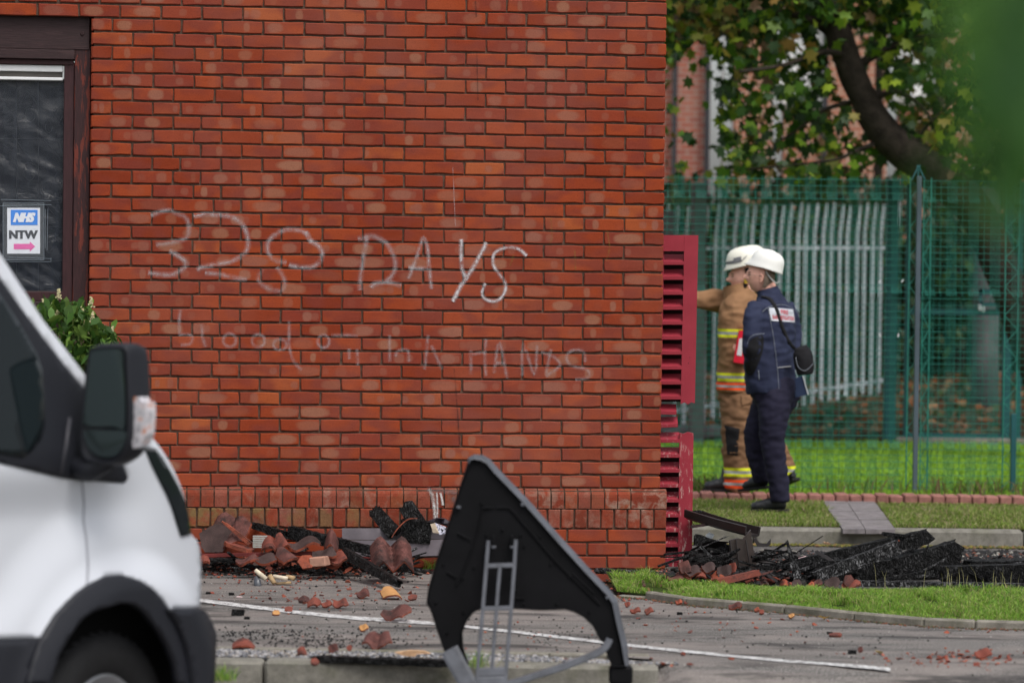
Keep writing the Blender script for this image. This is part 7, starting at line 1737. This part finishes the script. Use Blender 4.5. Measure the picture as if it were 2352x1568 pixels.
face_bits(hcA, hfA, upA, pA)
# collar and hood
obj('collar', *tube_vf([Pa(1690, 652), Pa(1694, 668), Pa(1698, 684)], [(.095, .10), (.10, .105), (.12, .12)], 18, cap=False, axis=axA), jm, pA, smooth=True)
obj('chin_strap', *tube_vf(catmull([tuple(Pa(*p, -.085)) for p in ((1713, 615), (1715, 635), (1710, 655), (1697, 664), (1687, 667))], 4, False), [(.016, .006)] * 17, 6), blk_patch, pA, smooth=True)
p = Pa(1712, 646, -.095); obj('ear_adjuster', *tube_vf([p, p - Vector((0, .012, 0))], [.020, .017], 12), simple('yellow_black_adjuster', (.40, .27, .02), .6, .3, .7, 60, 0), pA)
fwA = Vector((-.97, -.05, -.20)).normalized(); uA = Vector((-.2, 0, 1)); uA = (uA - fwA * uA.dot(fwA)).normalized()
hcC = Pa(1716, 602); hm = helmet(hcC, fwA, uA, .150, .122, 'helmet', M['helmet_c'], pA, .008, .03, wide=.82)
gryv = simple('smoked_visor', (.14, .14, .15), .25, .6, .1, 8, 0)
vs = cap_patch(hcC, fwA, uA, 'visor', gryv, hm, 5, 52, -105, 70, (.158, .131, .130)); 
cap_patch(hcC, fwA, uA, 'visor_lens', simple('pale_visor_face', (.66, .64, .56), .3, .5, .1, 8, 0), hm, 14, 46, -88, 45, (.160, .133, .132))
seamh = [hcC + fwA * (.154 * math.cos(a) * math.cos(e)) - fwA.cross(uA) * 0 + uA.cross(fwA) * (.126 * math.sin(a) * math.cos(e)) * 1 + uA * (.142 * math.sin(e)) for a, e in ((1.2, .1), (1.45, .3), (1.7, .48), (1.95, .62), (2.2, .7))]
obj('helmet_seam', *tube_vf(seamh, .0035, 5), gryv, hm, smooth=True)
# red case hanging at his side
rc = empty('red_case', Pa(1694, 834, -.28), 'small red pouch with a white label hanging in front of the firefighter', 'pouch')
q = [Pa(1692, 757, -.28), Pa(1712, 757, -.28), Pa(1709, 834, -.28), Pa(1679, 829, -.28), Pa(1686, 790, -.28)]; n = len(q)
obj('pouch', q + [p + Vector((0, .06, 0)) for p in q], [tuple(range(n - 1, -1, -1)), tuple(range(n, 2 * n))] + [(i, (i + 1) % n, n + (i + 1) % n, n + i) for i in range(n)], simple('bright_red_fabric', (.60, .008, .03), .6, .3, .1, 20, .2), rc)
q = [Pa(1692, 776, -.284), Pa(1702, 774, -.284), Pa(1697, 815, -.284), Pa(1686, 813, -.284)]; obj('label', q + [p + Vector((0, .003, 0)) for p in q], [(3, 2, 1, 0), (4, 5, 6, 7), (0, 1, 5, 4), (1, 2, 6, 5), (2, 3, 7, 6), (3, 0, 4, 7)], simple('white_grey_label', (.6, .6, .62), .6, .3, .2, 120, 0), rc)

def kerbfoot(): x = R.uniform(1.2, 4.0); y = 21.74 - abs(R.gauss(0, .10)); return (x, y, gz(y))
stones(1300, kerbfoot, .016, 'gutter_moss', [(.10, .10, .02), (.14, .12, .03), (.06, .06, .02), (.16, .09, .04)], .3, kind='stuff')
def edgefoot():
    x = R.uniform(edge_w[0].x, 2.75); return (x, edge_y(x) - .065 - abs(R.gauss(0, .035)), .0)
stones(1500, edgefoot, .006, 'edging_dirt', [(.05, .045, .03), (.03, .028, .02), (.07, .07, .03), (.16, .06, .035)], .3, kind='stuff')

def plates(n, pos, smin, smax, name, cols, **kw):
    """thin angular chips lying at all angles, in one mesh"""
    V = []; F = []; C = []
    for i in range(n):
        p = pos(); k = R.choice([4, 5, 5, 6]); s_ = R.uniform(smin, smax); th = s_ * R.uniform(.12, .3)
        q = Quaternion((0, 0, 1), R.uniform(0, 6.28)) @ Quaternion((1, 0, 0), R.gauss(0, .45)) @ Quaternion((0, 1, 0), R.gauss(0, .3)); b = len(V); c = R.choice(cols); g = R.uniform(.7, 1.25)
        ring_ = [(math.cos(2 * PI * j / k + R.uniform(-.4, .4)) * s_ * R.uniform(.5, 1), math.sin(2 * PI * j / k) * s_ * R.uniform(.5, 1)) for j in range(k)]
        lift = R.random() ** 2 * kwh.get(name, 0)
        for sgn in (1, -1):
            for x, y in ring_: w = q @ Vector((x, y, sgn * th / 2)); V.append((p[0] + w.x, p[1] + w.y, p[2] + w.z + s_ * .25 + lift)); C.append((c[0] * g, c[1] * g, c[2] * g, 1))
        F += [tuple(b + j for j in range(k)), tuple(b + k + j for j in reversed(range(k)))] + [(b + (j + 1) % k, b + j, b + k + j, b + k + (j + 1) % k) for j in range(k)]
    o = obj(name, V, F, M['stone_v'], loc=(0, 0, 0), **kw); set_attr(o.data, 'lc', np.array(C)); return o
kwh = {'tile_rubble': .05, 'char_rubble': .05, 'heap_rubble': .05}
RD2 = [(.26, .07, .042), (.18, .05, .035), (.32, .10, .065), (.12, .05, .042), (.06, .04, .036)]
def heapL():
    px = R.choice([R.gauss(590, 60), R.gauss(700, 75), R.uniform(470, 960)]); px = min(975, max(455, px)); p = on(px, R.gauss(1304, 7), 0); return (p.x, min(p.y, 17.82), 0)
plates(420, heapL, .012, .036, 'tile_rubble', RD2, kind='stuff')
plates(260, heapL, .008, .03, 'char_rubble', BLK + [(.05, .05, .05)], kind='stuff')
def heapR():
    px = R.choice([R.gauss(1620, 55), R.gauss(1740, 70), R.uniform(1540, 1900)]); return (at(px, 1300, 17.3).x, 17.28 + abs(R.gauss(0, .22)), 0)
plates(300, heapR, .012, .04, 'heap_rubble', RD2 + BLK + BLK, kind='stuff')
def scat():
    px, py = R.choice([(R.gauss(1480, 45), R.gauss(1352, 8)), (R.gauss(1560, 45), R.gauss(1366, 8)), (R.gauss(2190, 70), R.gauss(1512, 7)), (R.uniform(480, 1000), R.gauss(1365, 14)), (R.uniform(1440, 2300), R.uniform(1380, 1530))]); p = on(px, py, 0); return (p.x, p.y, .0)
plates(230, scat, .006, .02, 'tile_chips', RD2[:4], kind='stuff')

def sticks(n, pos, name, lmin, lmax, mats, **kw):
    """thin charred splinters and battens lying across one another"""
    mb = MB()
    for i in range(n):
        c = Vector(pos()); L = R.uniform(lmin, lmax); a = R.gauss(0, .7); t = R.gauss(.05, .28); d = Vector((math.cos(a) * math.cos(t), math.sin(a) * math.cos(t), math.sin(t))); r_ = R.uniform(.004, .013)
        sd_ = Vector((-math.sin(a), math.cos(a), 0)); up = d.cross(sd_); lo = c - d * L / 2
        c.z += max(0, -(lo.z - c.z)) + r_
        vf = box_vf(-L / 2, L / 2, -r_, r_, -r_ * .6, r_ * .6, X=d, Y=sd_, Z=up, O=c); v = list(vf[0]); v[1] += d * R.uniform(-.02, .03); v[7] += d * R.uniform(-.02, .03); mb.add((v, vf[1]), R.choice([0, 0, 0, 1]))
    return mb.build(name, mats, None, loc=(0, 0, 0), **kw)
def sR():
    px = R.choice([R.gauss(1660, 50), R.gauss(1800, 60), R.uniform(1600, 2320)]); Y = 17.4 + abs(R.gauss(0, .45)); return (at(px, 1300, Y).x, Y, R.random() ** 2 * (.12 if px < 1800 else .04))
sticks(150, sR, 'charred_splinters', .07, .34, [M['char'], M['char2']], kind='stuff')
def sL():
    px = R.uniform(455, 980); return (at(px, 1300, 17.6).x, 17.55 + R.uniform(-.12, .22), R.random() ** 2 * .10)
sticks(70, sL, 'charred_battens', .05, .24, [M['char'], M['char2']], kind='stuff')
